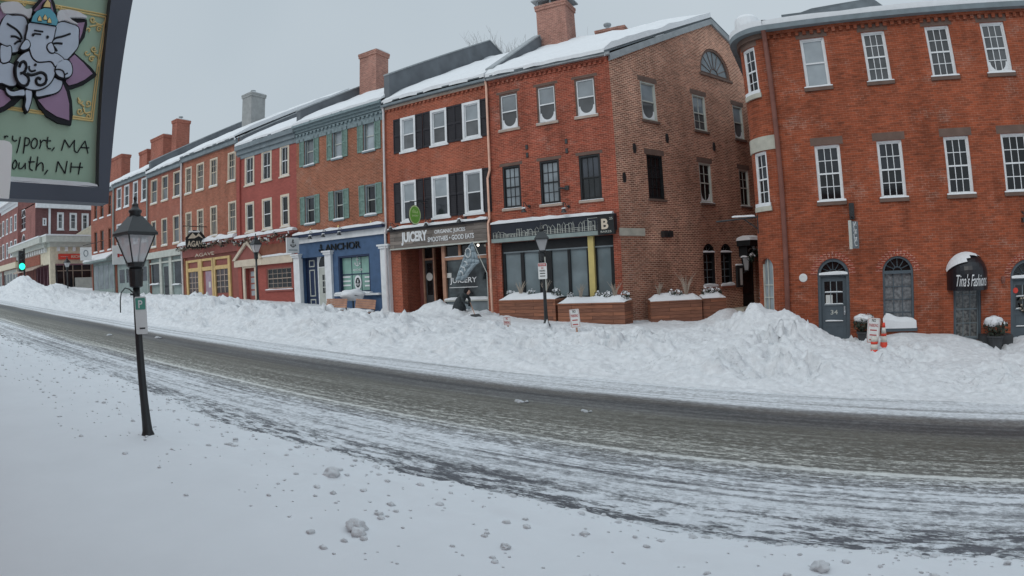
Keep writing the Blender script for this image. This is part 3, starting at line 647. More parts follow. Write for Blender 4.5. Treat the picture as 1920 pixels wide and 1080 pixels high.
asp = ramp(yn, [(0, (.1, .108, .125)), (Y_(6.5), (.11, .116, .128)), (Y_(7.4), (.15, .15, .135)), (Y_(8.2), (.1, .097, .08)), (Y_(9.5), (.086, .084, .07)), (Y_(9.95), (.046, .048, .05)), (Y_(10.5), (.04, .043, .046)), (Y_(10.85), (.085, .08, .073)), (1, (.15, .15, .15))])
hv = N.new('ShaderNodeHueSaturation'); L.new(asp, hv.inputs['Color'])
gv = mth('ADD', 1.0, mth('ADD', mth('MULTIPLY', mth('SUBTRACT', grit2, .5), 1.5), mth('MULTIPLY', mth('SUBTRACT', streak, .5), 1.3))); L.new(gv, hv.inputs['Value'])
sn0 = ramp(grit, [(.3, (.56, .58, .6)), (.62, (.76, .785, .81))]); sandy = ramp(yn, [(0, g(1)), (Y_(6.9), g(1)), (Y_(7.5), (.86, .83, .74)), (Y_(9.5), (.8, .77, .68)), (Y_(11.2), g(.95)), (1, g(1))])
sm = N.new('ShaderNodeMix'); sm.data_type = 'RGBA'; sm.blend_type = 'MULTIPLY'; sm.inputs['Factor'].default_value = 1; L.new(sn0, sm.inputs['A']); L.new(sandy, sm.inputs['B']); sn = sm.outputs['Result']
mc = N.new('ShaderNodeMix'); mc.data_type = 'RGBA'; L.new(fac, mc.inputs['Factor']); L.new(hv.outputs[0], mc.inputs['A']); L.new(sn, mc.inputs['B']); L.new(mc.outputs['Result'], p.inputs['Base Color'])
bp = N.new('ShaderNodeBump'); bp.inputs['Strength'].default_value = .6; bp.inputs['Distance'].default_value = .03; L.new(mth('ADD', fac, mth('MULTIPLY', grit, .6)), bp.inputs['Height']); L.new(bp.outputs[0], p.inputs['Normal'])
rr = mth('SUBTRACT', .8, mth('MULTIPLY', mth('SUBTRACT', 1.0, fac), .3)); L.new(rr, p.inputs['Roughness'])
structure(grid_mesh('road', [-260, -120, -76] + [-70 + 4 * k for k in range(23)], [4.2, 6, 7.5, 9, 10.5, 12, 13.4], lambda x, y: zg(x) + .03 * (1 - ((y - 8.5) / 4) ** 2), ['road_surface']))
fx = lambda x: .065 if x > -13 else (.13 if x > -24 else (.22 if x > -45 else .5))
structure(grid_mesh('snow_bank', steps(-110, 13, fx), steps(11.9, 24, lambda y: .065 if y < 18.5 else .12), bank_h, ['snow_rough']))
structure(grid_mesh('alley_snow', steps(-9, 6, lambda x: .3), steps(23.6, 46, lambda y: .3), lambda x, y: zg(x) + .45 + .12 * fbm(x, y, .8, 2) + .3 * math.exp(-((x + 2.6) / .9) ** 2 - ((y - 25) / 1.2) ** 2), ['snow']))
EDGE = sorted((q.x, q.y) for q in (on_ground(x, y, .03) for x, y in [(33, 643), (90, 663), (143, 685), (207, 707), (257, 718), (290, 737), (353, 757), (370, 773), (467, 803), (520, 817), (567, 833), (630, 845), (702, 865), (769, 888), (850, 902), (959, 930), (1030, 944), (1131, 963), (1243, 993), (1355, 1007), (1494, 1022), (1669, 1031), (1913, 1043)]))
def near_h(x, y):
    e = lerp_table(EDGE, x) + .07 * noise.noise(Vector((x * 1.9, 0, 3))) + .04 * noise.noise(Vector((x * 5, 0, 8)))
    if x < EDGE[0][0]: e = EDGE[0][1] + .03 * (EDGE[0][0] - x)
    k = sstep(e + .04, e - .6, y) * .5 + sstep(e + .03, e - .1, y) * .5
    h = -.1 + .29 * k + .05 * sstep(e, e - 2.5, y)
    near = sstep(e - 2.3, e - .2, y)
    h += k * (.035 * noise.noise(Vector((x * .5, y * .5, 1))) + near * (.055 * noise.noise(Vector((x * 2.2, y * 2.2, 6))) + .034 * noise.noise(Vector((x * 6, y * 6, 6)))))
    h += .05 * math.exp(-((x + 8.02) ** 2 + (y - 3.72) ** 2) / .05)
    return zg(x) + h
nx = lambda x: .06 if x > -8 else (.1 if x > -18 else (.25 if x > -40 else 1))
structure(grid_mesh('pavement_snow', steps(-110, 9, nx), steps(-3, 6.6, lambda y: .25 if y < 1 else .055), near_h, ['snow_smooth']))
# clods thrown up by the plough along the near edge: far too many to count
b = MB(); rnd = random.Random(4)
for i in range(1500):
    x = -26 + 30 * rnd.random() ** .8; e = lerp_table(EDGE, x); q = rnd.random() ** 2.3; y = e - .04 - 2.6 * q
    if y < .6: continue
    r = .011 + .036 * rnd.random() ** 3
    b.blob((x, y, near_h(x, y) + r * .05), r, i, 0, 1, .5, (1.25, 1.05, .7))
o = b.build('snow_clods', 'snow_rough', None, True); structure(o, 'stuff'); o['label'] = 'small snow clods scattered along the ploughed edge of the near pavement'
def clump(px, py, r, label, n=1):
    q = on_ground(px, py, .25); z = near_h(q.x, q.y); mb = MB()
    mb.blob((q.x, q.y, z + r * .3), r, px, 0, 3, .5, (1.15, 1, .8))
    if n > 1: mb.blob((q.x + r * 1.1, q.y - r * .8, z + r * .2), r * .72, px + 3, 0, 3, .5, (1.1, 1, .75))
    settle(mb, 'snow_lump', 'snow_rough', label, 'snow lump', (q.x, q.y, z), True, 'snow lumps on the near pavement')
clump(668, 990, .085, 'largest rounded snow lump pair lying apart on the smooth foreground snow', 2)
clump(622, 886, .085, 'solitary grey snow lump near the ploughed edge right of the near lamp post')
clump(1540, 1056, .07, 'snow lump in the foreground snow below the road at the right of the photo')
def chunk(px, py, r, label):
    q = on_ground(px, py, .03); mb = MB()
    for k in range(3): mb.blob((q.x + r * 1.3 * (k - 1), q.y + r * .5 * (-1) ** k, q.z + r * .1), r * (1 - .25 * k), px + k, 0, 2, .6, (1.3, 1, .6))
    settle(mb, 'slush_chunk', 'snow_dirty', label, 'slush chunk', q, True, 'slush chunks on the bare asphalt')
chunk(978, 754, .07, 'larger grey slush chunk lying on the dark lane before the corner shopfront')
chunk(1100, 772, .05, 'small grey slush chunk further right on the bare asphalt lane')
chunk(205, 629, .09, 'grey slush chunk on the road left of the near lamp post')
chunk(296, 634, .09, 'grey slush chunk on the road right of the near lamp post')
clump(948, 1024, .04, 'small pointed snow lump in the middle of the foreground snow')
# ------------------------------------------------------------------ the terrace of brick shops
FY = 22.0
F = Fr((0, FY), 0)
def rows(fr, pxs, n=2):         # measured window corners; the heads and sills of one row share a height
    r = [(fr.px(a, b), fr.px(c, d)) for a, b, c, d in pxs]
    z1 = sum(q[0][1] for q in r) / len(r); z0 = sum(q[1][1] for q in r) / len(r)
    return [(q[0][0], q[1][0], z0, z1) for q in r]
PITCHR = .52
def roof_body(b, x0, x1, ze, ridge_y, zr, back_y, back_z, mat='slate', right=None, over=.28, snow=.22, seed=1, snow_from=.0, snow_to=1.0):
    # front slope, back slope; the right end may follow a skewed gable: right(y) -> x
    rx = right or (lambda y: x1)
    ye = FY - over; sl = (zr - ze) / (ridge_y - FY); z0 = ze - over * sl * .3
    mb = MB(); T = .12
    P = lambda x, y, z: Vector((x, y, z))
    A = [P(x0, ye, z0), P(rx(ye), ye, z0), P(rx(ridge_y), ridge_y, zr), P(x0, ridge_y, zr)]
    B_ = [P(x0, ridge_y, zr), P(rx(ridge_y), ridge_y, zr), P(rx(back_y), back_y, back_z), P(x0, back_y, back_z)]
    for q in (A, B_):
        up = [v + Vector((0, 0, T)) for v in q]; mb.face(up); mb.face(q[::-1])
        for k in range(4): mb.face([q[k], q[(k + 1) % 4], up[(k + 1) % 4], up[k]])
    ro = b.part(mb, 'roof', mat)
    nx_, ny_ = max(6, int((x1 - x0) / .35)), 16; g = []
    for i in range(nx_ + 1):
        row = []
        for j in range(ny_ + 1):
            v = snow_from + (snow_to - snow_from) * j / ny_; y = ye - .02 + (ridge_y - ye) * v; u = i / nx_; x = x0 + .02 + (rx(y) - .02 - x0) * u
            z = z0 + (zr - z0) * v + T; h = snow * (1 + .5 * noise.noise(Vector((x * .7, y * .7, seed))) + .25 * noise.noise(Vector((x * 2.1, y * 2.1, seed)))) * min(1, .35 + j * .5)
            row.append(P(x, y + .14 * noise.noise(Vector((x * 1.3, seed, 2))) * (j == 0), z + h))
        g.append(row)
    sm = MB()
    for i in range(nx_):
        for j in range(ny_): sm.face([g[i][j], g[i + 1][j], g[i + 1][j + 1], g[i][j + 1]])
        sm.face([g[i][0] - Vector((0, 0, snow * .6)), g[i + 1][0] - Vector((0, 0, snow * .6)), g[i + 1][0], g[i][0]])
    for q in (0, nx_):
        for j in range(ny_): sm.face([g[q][j], g[q][j + 1], g[q][j + 1] - Vector((0, 0, snow + .1)), g[q][j] - Vector((0, 0, snow + .1))][::(1 if q == 0 else -1)])
    b.part(sm, 'roof_snow', 'snow', ro)
    return ro
def firewall(b, x, ze, zr, ridge_y, back_y, hgt, th=.34, front=FY + .05, bs=None):
    bz_ = zr + hgt - bs * (back_y - ridge_y) if bs else ze + hgt * .6
    lo = [(front, ze - 1), (back_y, ze - 1), (back_y, bz_), (ridge_y, zr + hgt), (front, ze + hgt)]
    mb = MB().xprism(x - th / 2, x + th / 2, lo); o = b.part(mb, 'party_wall', 'firewall')
    k = MB(); lo = [(front - .02, ze + hgt + .003), (ridge_y, zr + hgt + .003), (back_y, bz_), (back_y, bz_ + .07), (ridge_y, zr + hgt + .08), (front - .02, ze + hgt + .08)]
    k.xprism(x - th / 2 - .03, x + th / 2 + .03, lo); b.part(k, 'coping', 'lead_grey', o)
    return o
def chimney(b, x0, x1, y0, y1, z0, z1, mat='brick_chimney', parent=None, cap=True, pots=0, sn=.08):
    mb = MB().box(WORLD, x0, x1, -y1, -y0, z0, z1 - .3); mb.box(WORLD, x0 - .06, x1 + .06, -y1 - .06, -y0 + .06, z1 - .3, z1 - .14); mb.box(WORLD, x0 - .08, x1 + .08, -y1 - .08, -y0 + .08, z1 - .14, z1)
    o = b.part(mb, 'chimney', mat, parent)
    if sn: b.part(snowcap(WORLD, x0 - .08, x1 + .08, -y1 - .05, -y0 + .08, z1, sn, x0), 'chimney_snow', 'snow', o)
    for k in range(pots):
        q = MB(); q.lathe((x0 + (x1 - x0) * (k + .4) / max(1, pots), (y0 + y1) / 2, z1), [(.16, 0), (.13, .35), (.22, .36), (.22, .42), (.001, .44)], 10); b.part(q, 'chimney_pot', 'lead_grey', o)
    return o
def shell(b, fr, outline, mat, x0, x1, ztop, back, right=None, depth=.22):
    mb = wall_mb(fr, outline, [h for f_, h in b.holes if f_ is fr], depth)
    zb = min(z for s, z in outline)
    yf = fr.p(x0, 0, 0).y
    mb.face([Vector((x0, yf, zb)), Vector((x0, back, zb)), Vector((x0, back, ztop)), Vector((x0, yf, ztop))][::-1])
    if right is None: mb.face([Vector((x1, yf, zb)), Vector((x1, back, zb)), Vector((x1, back, ztop)), Vector((x1, yf, ztop))])
    mb.face([Vector((x0, back, zb)), Vector(((right(back) if right else x1), back, zb)), Vector(((right(back) if right else x1), back, ztop)), Vector((x0, back, ztop))][::-1])
    return b.part(mb, 'wall', mat)
def pipe(b, pts, r=.05, mat='copper_pipe'): return b.part(MB().tube(pts, r, 8), 'downpipe', mat)
def cornice(b, fr, s0, s1, z0, z1, mat, steps_=3, out=.32, name='cornice'):
    mb = MB()
    for k in range(steps_): mb.box(fr, s0, s1, -.02, .06 + (out - .06) * (k / max(1, steps_ - 1)) ** 1.4 + .001 * k, z0 + (z1 - z0) * k / steps_, z0 + (z1 - z0) * (k + 1) / steps_)
    return b.part(mb, name, mat)
def dentils(b, fr, s0, s1, z0, z1, mat, pitch=.24, w=.11, out=.09):
    n = int((s1 - s0) / pitch); lo = [(s0, z1)]
    for k in range(n):
        s = s0 + (s1 - s0) * (k + .5) / n; zt = z1 - .02
        lo += [(s - w / 2, zt), (s - w / 2, z0), (s + w / 2, z0), (s + w / 2, zt)]
    lo += [(s1, z1 - .02), (s1, z1)]
    return b.part(MB().prism(fr, [lo[0]] + [(s0, z1 - .02)] + lo[1:], .004, out), 'dentil_band', mat)
def facade(pxl, pxr): return F.px(*pxl)[0], F.px(*pxr)[0]

# ---- 1. the corner house with the long gable
sx1 = F.px(1160, 382)[0]; sx0 = F.px(921.5, 320)[0]
GA = R(60.7); G = Fr((sx1, FY), GA); GLEN = 14.4
def gright(y): return sx1 + (y - FY) / math.tan(GA)
ze = 11.72; APEX = (7.2, 15.2)
bz = zg(-10) - .4
b = Bld('brick_corner_building', (-10, FY, zg(-10)), 'red brick corner house with long brown brick gable, fan window and dark glazed shopfront')
for k, (a, c, z0, z1) in enumerate(rows(F, [(935.2, 179.6, 973, 240.7), (1004.8, 163, 1044.4, 226), (1075.9, 149.3, 1119.3, 211.9)])):
    window(b, F, a, c, z0, z1, 'lintel_brown', .06, (1, 1, 1), ('glass_blind', 'glass_screen'), sill='sill_stone', snow=.025 if k != 2 else .04, lintel='lintel_brown', frost=1, sash=.05, sash_mat='white_paint', lh=.12)
for k, (a, c, z0, z1) in enumerate(rows(F, [(941.5, 313, 978.5, 388.9), (1011, 303, 1051.9, 379.6), (1084.4, 292.6, 1129.6, 373.3)])):
    window(b, F, a, c, z0, z1, 'black_paint', .08, (3, 2, 2) if k < 2 else (3, 1, 1), ('glass_pale', 'glass_pale') if k < 2 else ('glass_mid', 'glass_dark'), sill='sill_stone', snow=.025, sash=.04, sash_mat='black_paint', lintel='lintel_brown', lh=.14)
# shopfront opening
so0, so1 = F.px(939, 470)[0], F.px(1150, 450)[0]; soz1 = F.px(1050, 447)[1]
b.holes.append((F, rect(so0, so1, zg(-10) + .35, soz1)))
out = [(sx0, bz), (sx1, bz), (sx1, ze), (sx0, ze)]
mb = wall_mb(F, out, [h for f_, h in b.holes if f_ is F], .3); b.part(mb, 'wall', 'brick_corner')
mb = MB()
back = FY + 12.6; gb = G.p(GLEN, 0, 0)
for q in ([(sx0, FY), (sx0, gb.y)], [(sx0, gb.y), (gb.x, gb.y)]):
    (x0, y0), (x1, y1) = q; mb.face([(x0, y0, bz), (x1, y1, bz), (x1, y1, ze), (x0, y0, ze)])
b.part(mb, 'rear_wall', 'brick_gable')
sf = F.off(-.16)
mb = MB()
mb.box(sf, so0, so1, -.02, .05, soz1 - .42, soz1); mb.box(sf, so0, so1, -.02, .04, zg(-10) + .3, F.px(1050, 556)[1])
PANES = [(949, 978), (984, 1012), (1036, 1066), (1071, 1102), (1121, 1147)]
edges = [so0] + [v for q in PANES for v in (sf.px(q[0], 500)[0], sf.px(q[1], 500)[0])] + [so1]
zt, zbm = soz1 - .42, F.px(1050, 556)[1]
for k in range(0, len(edges), 2): mb.box(sf, edges[k], edges[k + 1], -.02, .06, zbm, zt)
fr_o = b.part(mb, 'shopfront', 'black_paint')
mb = MB(); mb.face([sf.p(so0, -.015, zbm - .05), sf.p(so1, -.015, zbm - .05), sf.p(so1, -.015, zt + .05), sf.p(so0, -.015, zt + .05)]); b.part(mb, 'pane', 'glass_shop', fr_o)
mb = MB().box(sf, so0 + .1, so1 - .05, .055, .085, soz1 - .47, soz1 - .41); b.part(mb, 'glazing_bar', 'trim_slate', fr_o)
p0, p1 = F.px(1105, 500)[0], F.px(1115.5, 500)[0]
b.part(MB().box(F, p0, p1, -.1, .06, zg(-8) + .3, soz1), 'post', 'post_yellow', fr_o)
# fascia
fz0 = F.px(1040, 446)[1]; fz1 = F.px(1040, 411)[1]; fx0, fx1 = F.px(925, 430)[0], F.px(1157, 420)[0]
mb = MB(); mb.box(F, fx0, fx1, .004, .22, fz0 + .14, fz1); b.part(mb, 'fascia', 'fascia_black')
b.part(MB().box(F, fx0 + .02, fx1 - .55, .004, .25, fz0 - .03, fz0 + .138), 'fascia_moulding', 'grey_green')
b.part(snowcap(F, fx0, fx1 - .1, .0, .27, fz1, .14, 5, 14), 'fascia_snow', 'snow')
# pale skyline cut-out along the fascia
mb = MB(); rn = random.Random(5); x = fx0 + .12; zb_ = fz0 + .16
while x < fx1 - .95:
    u = (x - fx0) / (fx1 - fx0); w = .07 + .12 * rn.random(); h = (.12 + .3 * rn.random()) * (.7 + .55 * u)
    k = rn.random()
    if k < .3: lo = [(x, zb_), (x, zb_ + h * .7), (x + w / 2, zb_ + h), (x + w, zb_ + h * .7), (x + w, zb_)]
    elif k < .55: lo = [(x, zb_), (x, zb_ + h)] + [(x + w / 2 - w / 2 * math.cos(math.pi * j / 5), zb_ + h * .8 + w / 2 * math.sin(math.pi * j / 5)) for j in range(6)] + [(x + w, zb_)]
    else: lo = [(x, zb_), (x, zb_ + h), (x + w, zb_ + h), (x + w, zb_)]
    mb.tube([F.p(s, .23, z) for s, z in lo], .011, 4); x += w * (.8 + .5 * rn.random())
x = fx1 - 1.15; mb.tube([F.p(s, .23, z) for s, z in [(x, zb_), (x, zb_ + .5), (x + .42, zb_ + .5), (x + .42, zb_)]], .016, 4); mb.tube([F.p(s, .23, z) for s, z in [(x + .1, zb_), (x + .1, zb_ + .38), (x + .3, zb_ + .38), (x + .3, zb_)]], .014, 4)
for j in range(3): mb.tube([F.p(s, .228, z) for s, z in [(fx0 + .1, zb_ + .02 + .06 * j), (fx1 - .8, zb_ + .03 + .07 * j)]], .007, 4)
b.part(mb, 'skyline_motif', 'grey_trim')
for px in (983, 1057): gooseneck(b, F, F.px(px + 10, 390)[0], F.px(px, 388)[1], .45)
mb = MB(); q = F.px(1062, 352); mb.tube([F.p(q[0] - .3, .12, q[1]), F.p(q[0], .05, q[1] - .03)], .04, 6); mb.box(F, q[0] - .05, q[0] + .12, 0, .06, q[1] - .1, q[1] + .08); b.part(mb, 'wall_bracket', 'black_metal')
# brick corbel and gutter
dentils(b, F, sx0, sx1, ze - .34, ze - .2, 'brick_corner', .23, .11, .07)
b.part(MB().box(F, sx0, sx1 - .05, .004, .1, ze - .2, ze - .06), 'brick_corbel', 'brick_corner')
b.part(MB().box(F, sx0, sx1 + .12, .1, .26, ze - .1, ze + .02), 'gutter', 'lead_grey')
# gable wall
for k, (a, c, z0, z1) in enumerate([(1.71, 2.64, 9.14, 10.88), (5.11, 6.06, 9.14, 10.88), (8.24, 9.09, 9.14, 10.88)]):
    window(b, G, a, c, z0, z1, 'grey_trim', .07, (1, 1, 1) if k != 1 else (2, 1, 2), ('glass_blind', 'glass_screen') if k != 1 else ('glass_pale', 'glass_screen'), sill='lintel_brown', snow=0, lintel='lintel_brown', lh=.24, frost=1 if k != 1 else 0, sash_mat='grey_trim')
for k, (a, c, z0, z1) in enumerate([(1.75, 2.72, 5.75, 7.64), (5.15, 6.04, 5.75, 7.62), (8.27, 9.1, 5.75, 7.6)]):
    window(b, G, a, c, z0, z1, 'black_paint' if k == 0 else 'grey_trim', .07, (3, 2, 2) if k == 0 else (2, 2, 1), ('glass_dark', 'glass_dark'), sill='lintel_brown', snow=0 if k == 0 else .03, lintel='lintel_brown', lh=.24, frost=1 if k == 1 else 0, sash_mat='black_paint' if k == 0 else 'grey_trim')
archwin(b, G, 5.95, 8.35, 12.12, 12.18, 'lintel_brown', .12, 'glass_mid', 1, 1, 8, .13, sill='lintel_brown', snow=0, rise=1.42, name='fan_window', fanpane='glass_pale')
a, c = G.px(1319, 495)[0], G.px(1342, 495)[0]; a2, c2 = G.px(1352, 495)[0], G.px(1373.6, 495)[0]
az0, azs = G.px(1331, 538)[1], G.px(1331, 475)[1]
for s0, s1 in ((a, c), (a2, c2)): archwin(b, G, s0, s1, az0, azs, 'black_paint', .18, 'glass_dark', 4, 2, 4, .09, sill='brownstone', snow=.14, name='arched_window', bar='trim_slate')
out = [(0, bz), (GLEN, bz), (GLEN, ze), (APEX[0], APEX[1]), (0, ze)]
d0_, d1_ = G.px(1391, 500)[0], G.px(1416, 500)[0]
dz1 = G.px(1400, 458)[1]
b.holes.append((G, rect(d0_, d1_, zg(-4) + .3, dz1)))
mb = wall_mb(G, out, [h for f_, h in b.holes if f_ is G], .22); b.part(mb, 'gable_wall', 'brick_gable')
mb = MB().box(G, d0_, d1_, -.2, -.14, zg(-4) + .3, dz1); o = b.part(mb, 'door', 'black_paint')
b.part(MB().box(G, d0_ + .15, d1_ - .15, -.139, -.13, zg(-4) + 1.2, dz1 - .5), 'pane', 'glass_dark', o)
b.part(MB().box(G, (G.px(1365, 550)[0]), d1_ + .5, .01, .9, zg(-4) + .1, zg(-4) + .62), 'doorstep', 'stone')
cz0 = G.px(1400, 462)[1]; cz1 = G.px(1400, 452)[1]
mb = MB().box(G, d0_ - .35, d1_ + .25, .004, .8, cz0, cz1); mb.prism(G, [(d0_ - .2, cz0 - .5), (d0_ - .08, cz0 - .5), (d0_ - .08, cz0), (d0_ - .2, cz0)], .004, .5); o = b.part(mb, 'door_canopy', 'black_paint')
b.part(snowcap(G, d0_ - .4, d1_ + .3, .0, .85, cz1, .26, 3, 8), 'canopy_snow', 'snow', o)
# stone tablet, floodlight, iron ties
s0, z1 = G.px(1161, 427); s1, z0 = G.px(1209, 440)
b.part(MB().box(G, s0, s1, -.02, .03, z0 - .05, z1), 'stone_tablet', 'stone')
s, z = G.px(1246, 439); b.part(MB().tube([G.p(s, 0, z), G.p(s, .12, z)], .05, 6).box(G, s - .28, s - .05, .06, .26, z - .14, z + .12).box(G, s + .05, s + .28, .06, .26, z - .14, z + .12), 'floodlight', 'black_metal')
for px in ((1189, 278), (1250, 259), (1338, 275), (1170, 333)):
    s, z = G.px(*px); b.part(MB().prism(G, [(s - .05, z - .2), (s + .05, z - .2), (s + .09, z), (s + .05, z + .2), (s - .05, z + .2), (s - .09, z)], .0, .05), 'wall_tie', 'black_metal')
for px in ((988, 276), (989, 291), (1063, 283), (1062, 265)): s, z = F.px(*px); b.part(MB().box(F, s - .05, s + .05, 0, .05, z - .1, z + .1), 'wall_tie', 'black_metal')
# verge board
mb = MB(); sl = (APEX[1] - ze) / APEX[0]
mb.prism(G, [(0, ze - .3), (APEX[0], APEX[1] - .26), (APEX[0], APEX[1] + .04), (0, ze + .02)], .004, .12)
mb.prism(G, [(APEX[0], APEX[1] - .26), (GLEN, ze - .3), (GLEN, ze + .02), (APEX[0], APEX[1] + .04)], .004, .118); b.part(mb, 'verge_board', 'lead_grey')
ry = FY + APEX[0] * math.sin(GA); by = FY + GLEN * math.sin(GA)
ro = roof_body(b, sx0, sx1, ze + .02, ry, APEX[1] + .03, by, ze, right=lambda y: gright(y) + .1, snow=.26, seed=3)
ch = chimney(b, -12.85, -11.1, ry - .7, ry + .6, 14, 17.75, parent=ro, sn=0)
mb = MB().box(WORLD, -13.05, -10.9, -ry - .8, -ry + .9, 18.02, 18.1)
for x in (-12.75, -11.2, -11.98): mb.box(WORLD, x - .04, x + .04, -ry - .7, -ry - .62, 17.75, 18.02); mb.box(WORLD, x - .04, x + .04, -ry + .62, -ry + .7, 17.75, 18.02)
o = b.part(mb, 'chimney_cap', 'lead_grey', ch); b.part(snowcap(WORLD, -13.02, -10.93, -ry - .76, -ry + .86, 18.1, .1, 2), 'cap_snow', 'snow', ch)
ch = chimney(b, -9.9, -8.3, ry + .6, ry + 1.5, 14, 16.05, parent=ro, sn=.05)
b.part(MB().lathe((-9.35, ry + 1, 16.05), [(.12, 0), (.1, .3), (.2, .34), (.23, .42), (.2, .48), (.001, .5)], 10), 'chimney_pot', 'lead_grey', ch)
firewall(b, sx0 + .05, ze - .1, APEX[1], ry - .9, ry + 3, .62, front=FY + .1)
CORNER = b

# ---- 2. the shuttered house over the juice shop
x0, x1 = F.px(721, 200)[0], sx0 - .004; ze = 11.78; zr = ze + PITCHR * 10.5
b = Bld('brick_shop_building', ((x0 + x1) / 2, FY, zg(x0)), 'red brick house with black shutters and a weathered board over its juice shop')
UP = rows(F, [(750.7, 222.3, 780, 281), (806.7, 209, 839, 269.3), (866, 194.3, 902, 255)]); LO = rows(F, [(751.7, 341.7, 782.5, 414), (809, 331.7, 844, 405), (869.3, 321.7, 907.3, 398.3)])
for k, (a, c, z0, z1) in enumerate(UP + LO):
    last = k % 3 == 2
    window(b, F, a, c, z0, z1, 'white_paint', .11, (1, 1, 1), ('glass_blind', 'glass_screen') if k < 3 else ('glass_blind', 'glass_mid'), front=.03, sill='white_paint', ls=.07, snow=.03, sash=.05, shutters='shutter_black', shw=.42, rec=.07)
ft0 = F.px(830, 459)[1]; ft1 = F.px(830, 425)[1]
ra, rb_, rc = F.px(752.5, 500)[0], F.px(824, 500)[0], F.px(913, 500)[0]
gz = zg(x0) + .15
b.holes.append((F, rect(ra, rc, gz, ft0 + .05)))
shell(b, F, [(x0, zg(x0) - .4), (x1, zg(x0) - .4), (x1, ze), (x0, ze)], 'brick_shuttered', x0, x1, ze, FY + 21, depth=.4)
# recessed door, brick return, and the shop window on the street line
D = F.off(-1.35); V = F.off(-.32)
b.part(MB().box(F, ra - .001, ra + .06, -1.4, -.41, gz, ft0), 'brick_return', 'brick_return')
da, db = D.px(795, 530)[0], D.px(817, 530)[0]
mb = MB().box(D, ra, da, -.1, 0, gz, ft0); o = b.part(mb, 'door_side_panel', 'maroon_paint')
mb = MB(); mb.box(D, da, da + .09, -.1, .05, gz, ft0); mb.box(D, db - .09, db, -.1, .05, gz, ft0); zt = D.px(805, 488)[1]
mb.box(D, da + .09, db - .09, -.1, .045, zt, zt + .1); fo = b.part(mb, 'door_frame', 'bench_wood')
o = b.part(MB().box(D, da + .1, db - .1, -.09, -.03, gz, zt - .005), 'door', 'pot')
b.part(MB().box(D, da + .2, db - .2, -.029, -.022, gz + .9, zt - .15), 'pane', 'glass_dark', o)
s, z = D.px(805, 519); mb = MB(); mb.lathe((0, 0, 0), [(.001, 0), (.2, 0), (.2, .01), (.001, .01)], 20); mb.v = [D.p(s + q.x, -.02 + q.z, z + q.y) for q in mb.v]; b.part(mb, 'door_notice', 'paper', o)
b.part(MB().box(D, da + .1, db - .1, -.09, -.05, zt + .1, ft0), 'transom_pane', 'glass_dark', fo)
b.part(MB().box(F, ra, rb_ + .1, -1.45, -.35, ft0 + .001, ft0 + .06), 'porch_ceiling', 'shop_floor')
b.part(MB().box(F, rb_, rb_ + .08, -1.4, -.35, gz, ft0), 'porch_side', 'bench_wood')
wa, wb = rb_ + .08, rc; wz0 = V.px(860, 564)[1]; wz1 = V.px(860, 487)[1]
mb = MB(); mb.box(V, wa - .08, wa + .1, -.05, .12, gz, ft0); mb.box(V, wa + .1, wb, -.05, .1, wz1, wz1 + .13); mb.box(V, wb - .06, wb, -.05, .1, wz0, wz1)
mb.box(V, (wa + wb) / 2 - .4, (wa + wb) / 2 - .28, -.05, .09, wz1 + .13, ft0); so_ = b.part(mb, 'shop_window', 'bench_wood')
mb = MB(); mb.face([V.p(wa + .1, 0, wz0), V.p(wb - .06, 0, wz0), V.p(wb - .06, 0, wz1), V.p(wa + .1, 0, wz1)]); b.part(mb, 'pane', 'glass_juice', so_)
mb = MB(); mb.face([V.p(wa + .1, 0, wz1 + .13), V.p(wb - .06, 0, wz1 + .13), V.p(wb - .06, 0, ft0), V.p(wa + .1, 0, ft0)]); b.part(mb, 'transom_pane', 'glass_dark', so_)
b.part(MB().box(V, wa + .02, wb, -.05, .12, gz, wz0 - .02), 'stall_riser', 'trim_slate', so_)
b.part(MB().box(V, wa + .02, wb, -.05, .2, wz0 - .02, wz0 + .04), 'sill', 'grey_trim', so_); b.part(snowcap(V, wa + .03, wb, .0, .22, wz0 + .04, .14, 8), 'sill_snow', 'snow', so_)
b.part(snowcap(V, wa + .1, wb - .06, .0, .12, wz1 + .13, .05, 9), 'ledge_snow', 'snow', so_)
s, z = V.px(889, 527); s0, z0 = V.px(845, 534)
text('JUICERY', V, V.px(844, 530)[0], V.px(894, 524)[0], V.px(870, 533)[1], V.px(870, 520)[1], .004, 'white_paint', so_, 'window_lettering', .004, bold=.012)
b.part(MB().box(V, V.px(843, 539)[0], V.px(896, 537)[0], .003, .006, V.px(870, 538.5)[1] - .015, V.px(870, 538.5)[1] + .015), 'window_line', 'white_paint', so_)
s, z = V.px(840, 517); b.part(MB().box(V, s - .2, s + .2, .003, .008, z - .1, z + .12), 'window_notice', 'paper', so_)
s, z = V.px(903, 460); mb = MB(); mb.blob(V.p(s, .3, z), .055, 0, 0, 2, 0); b.part(mb, 'lit_bulb', 'bulb', so_)
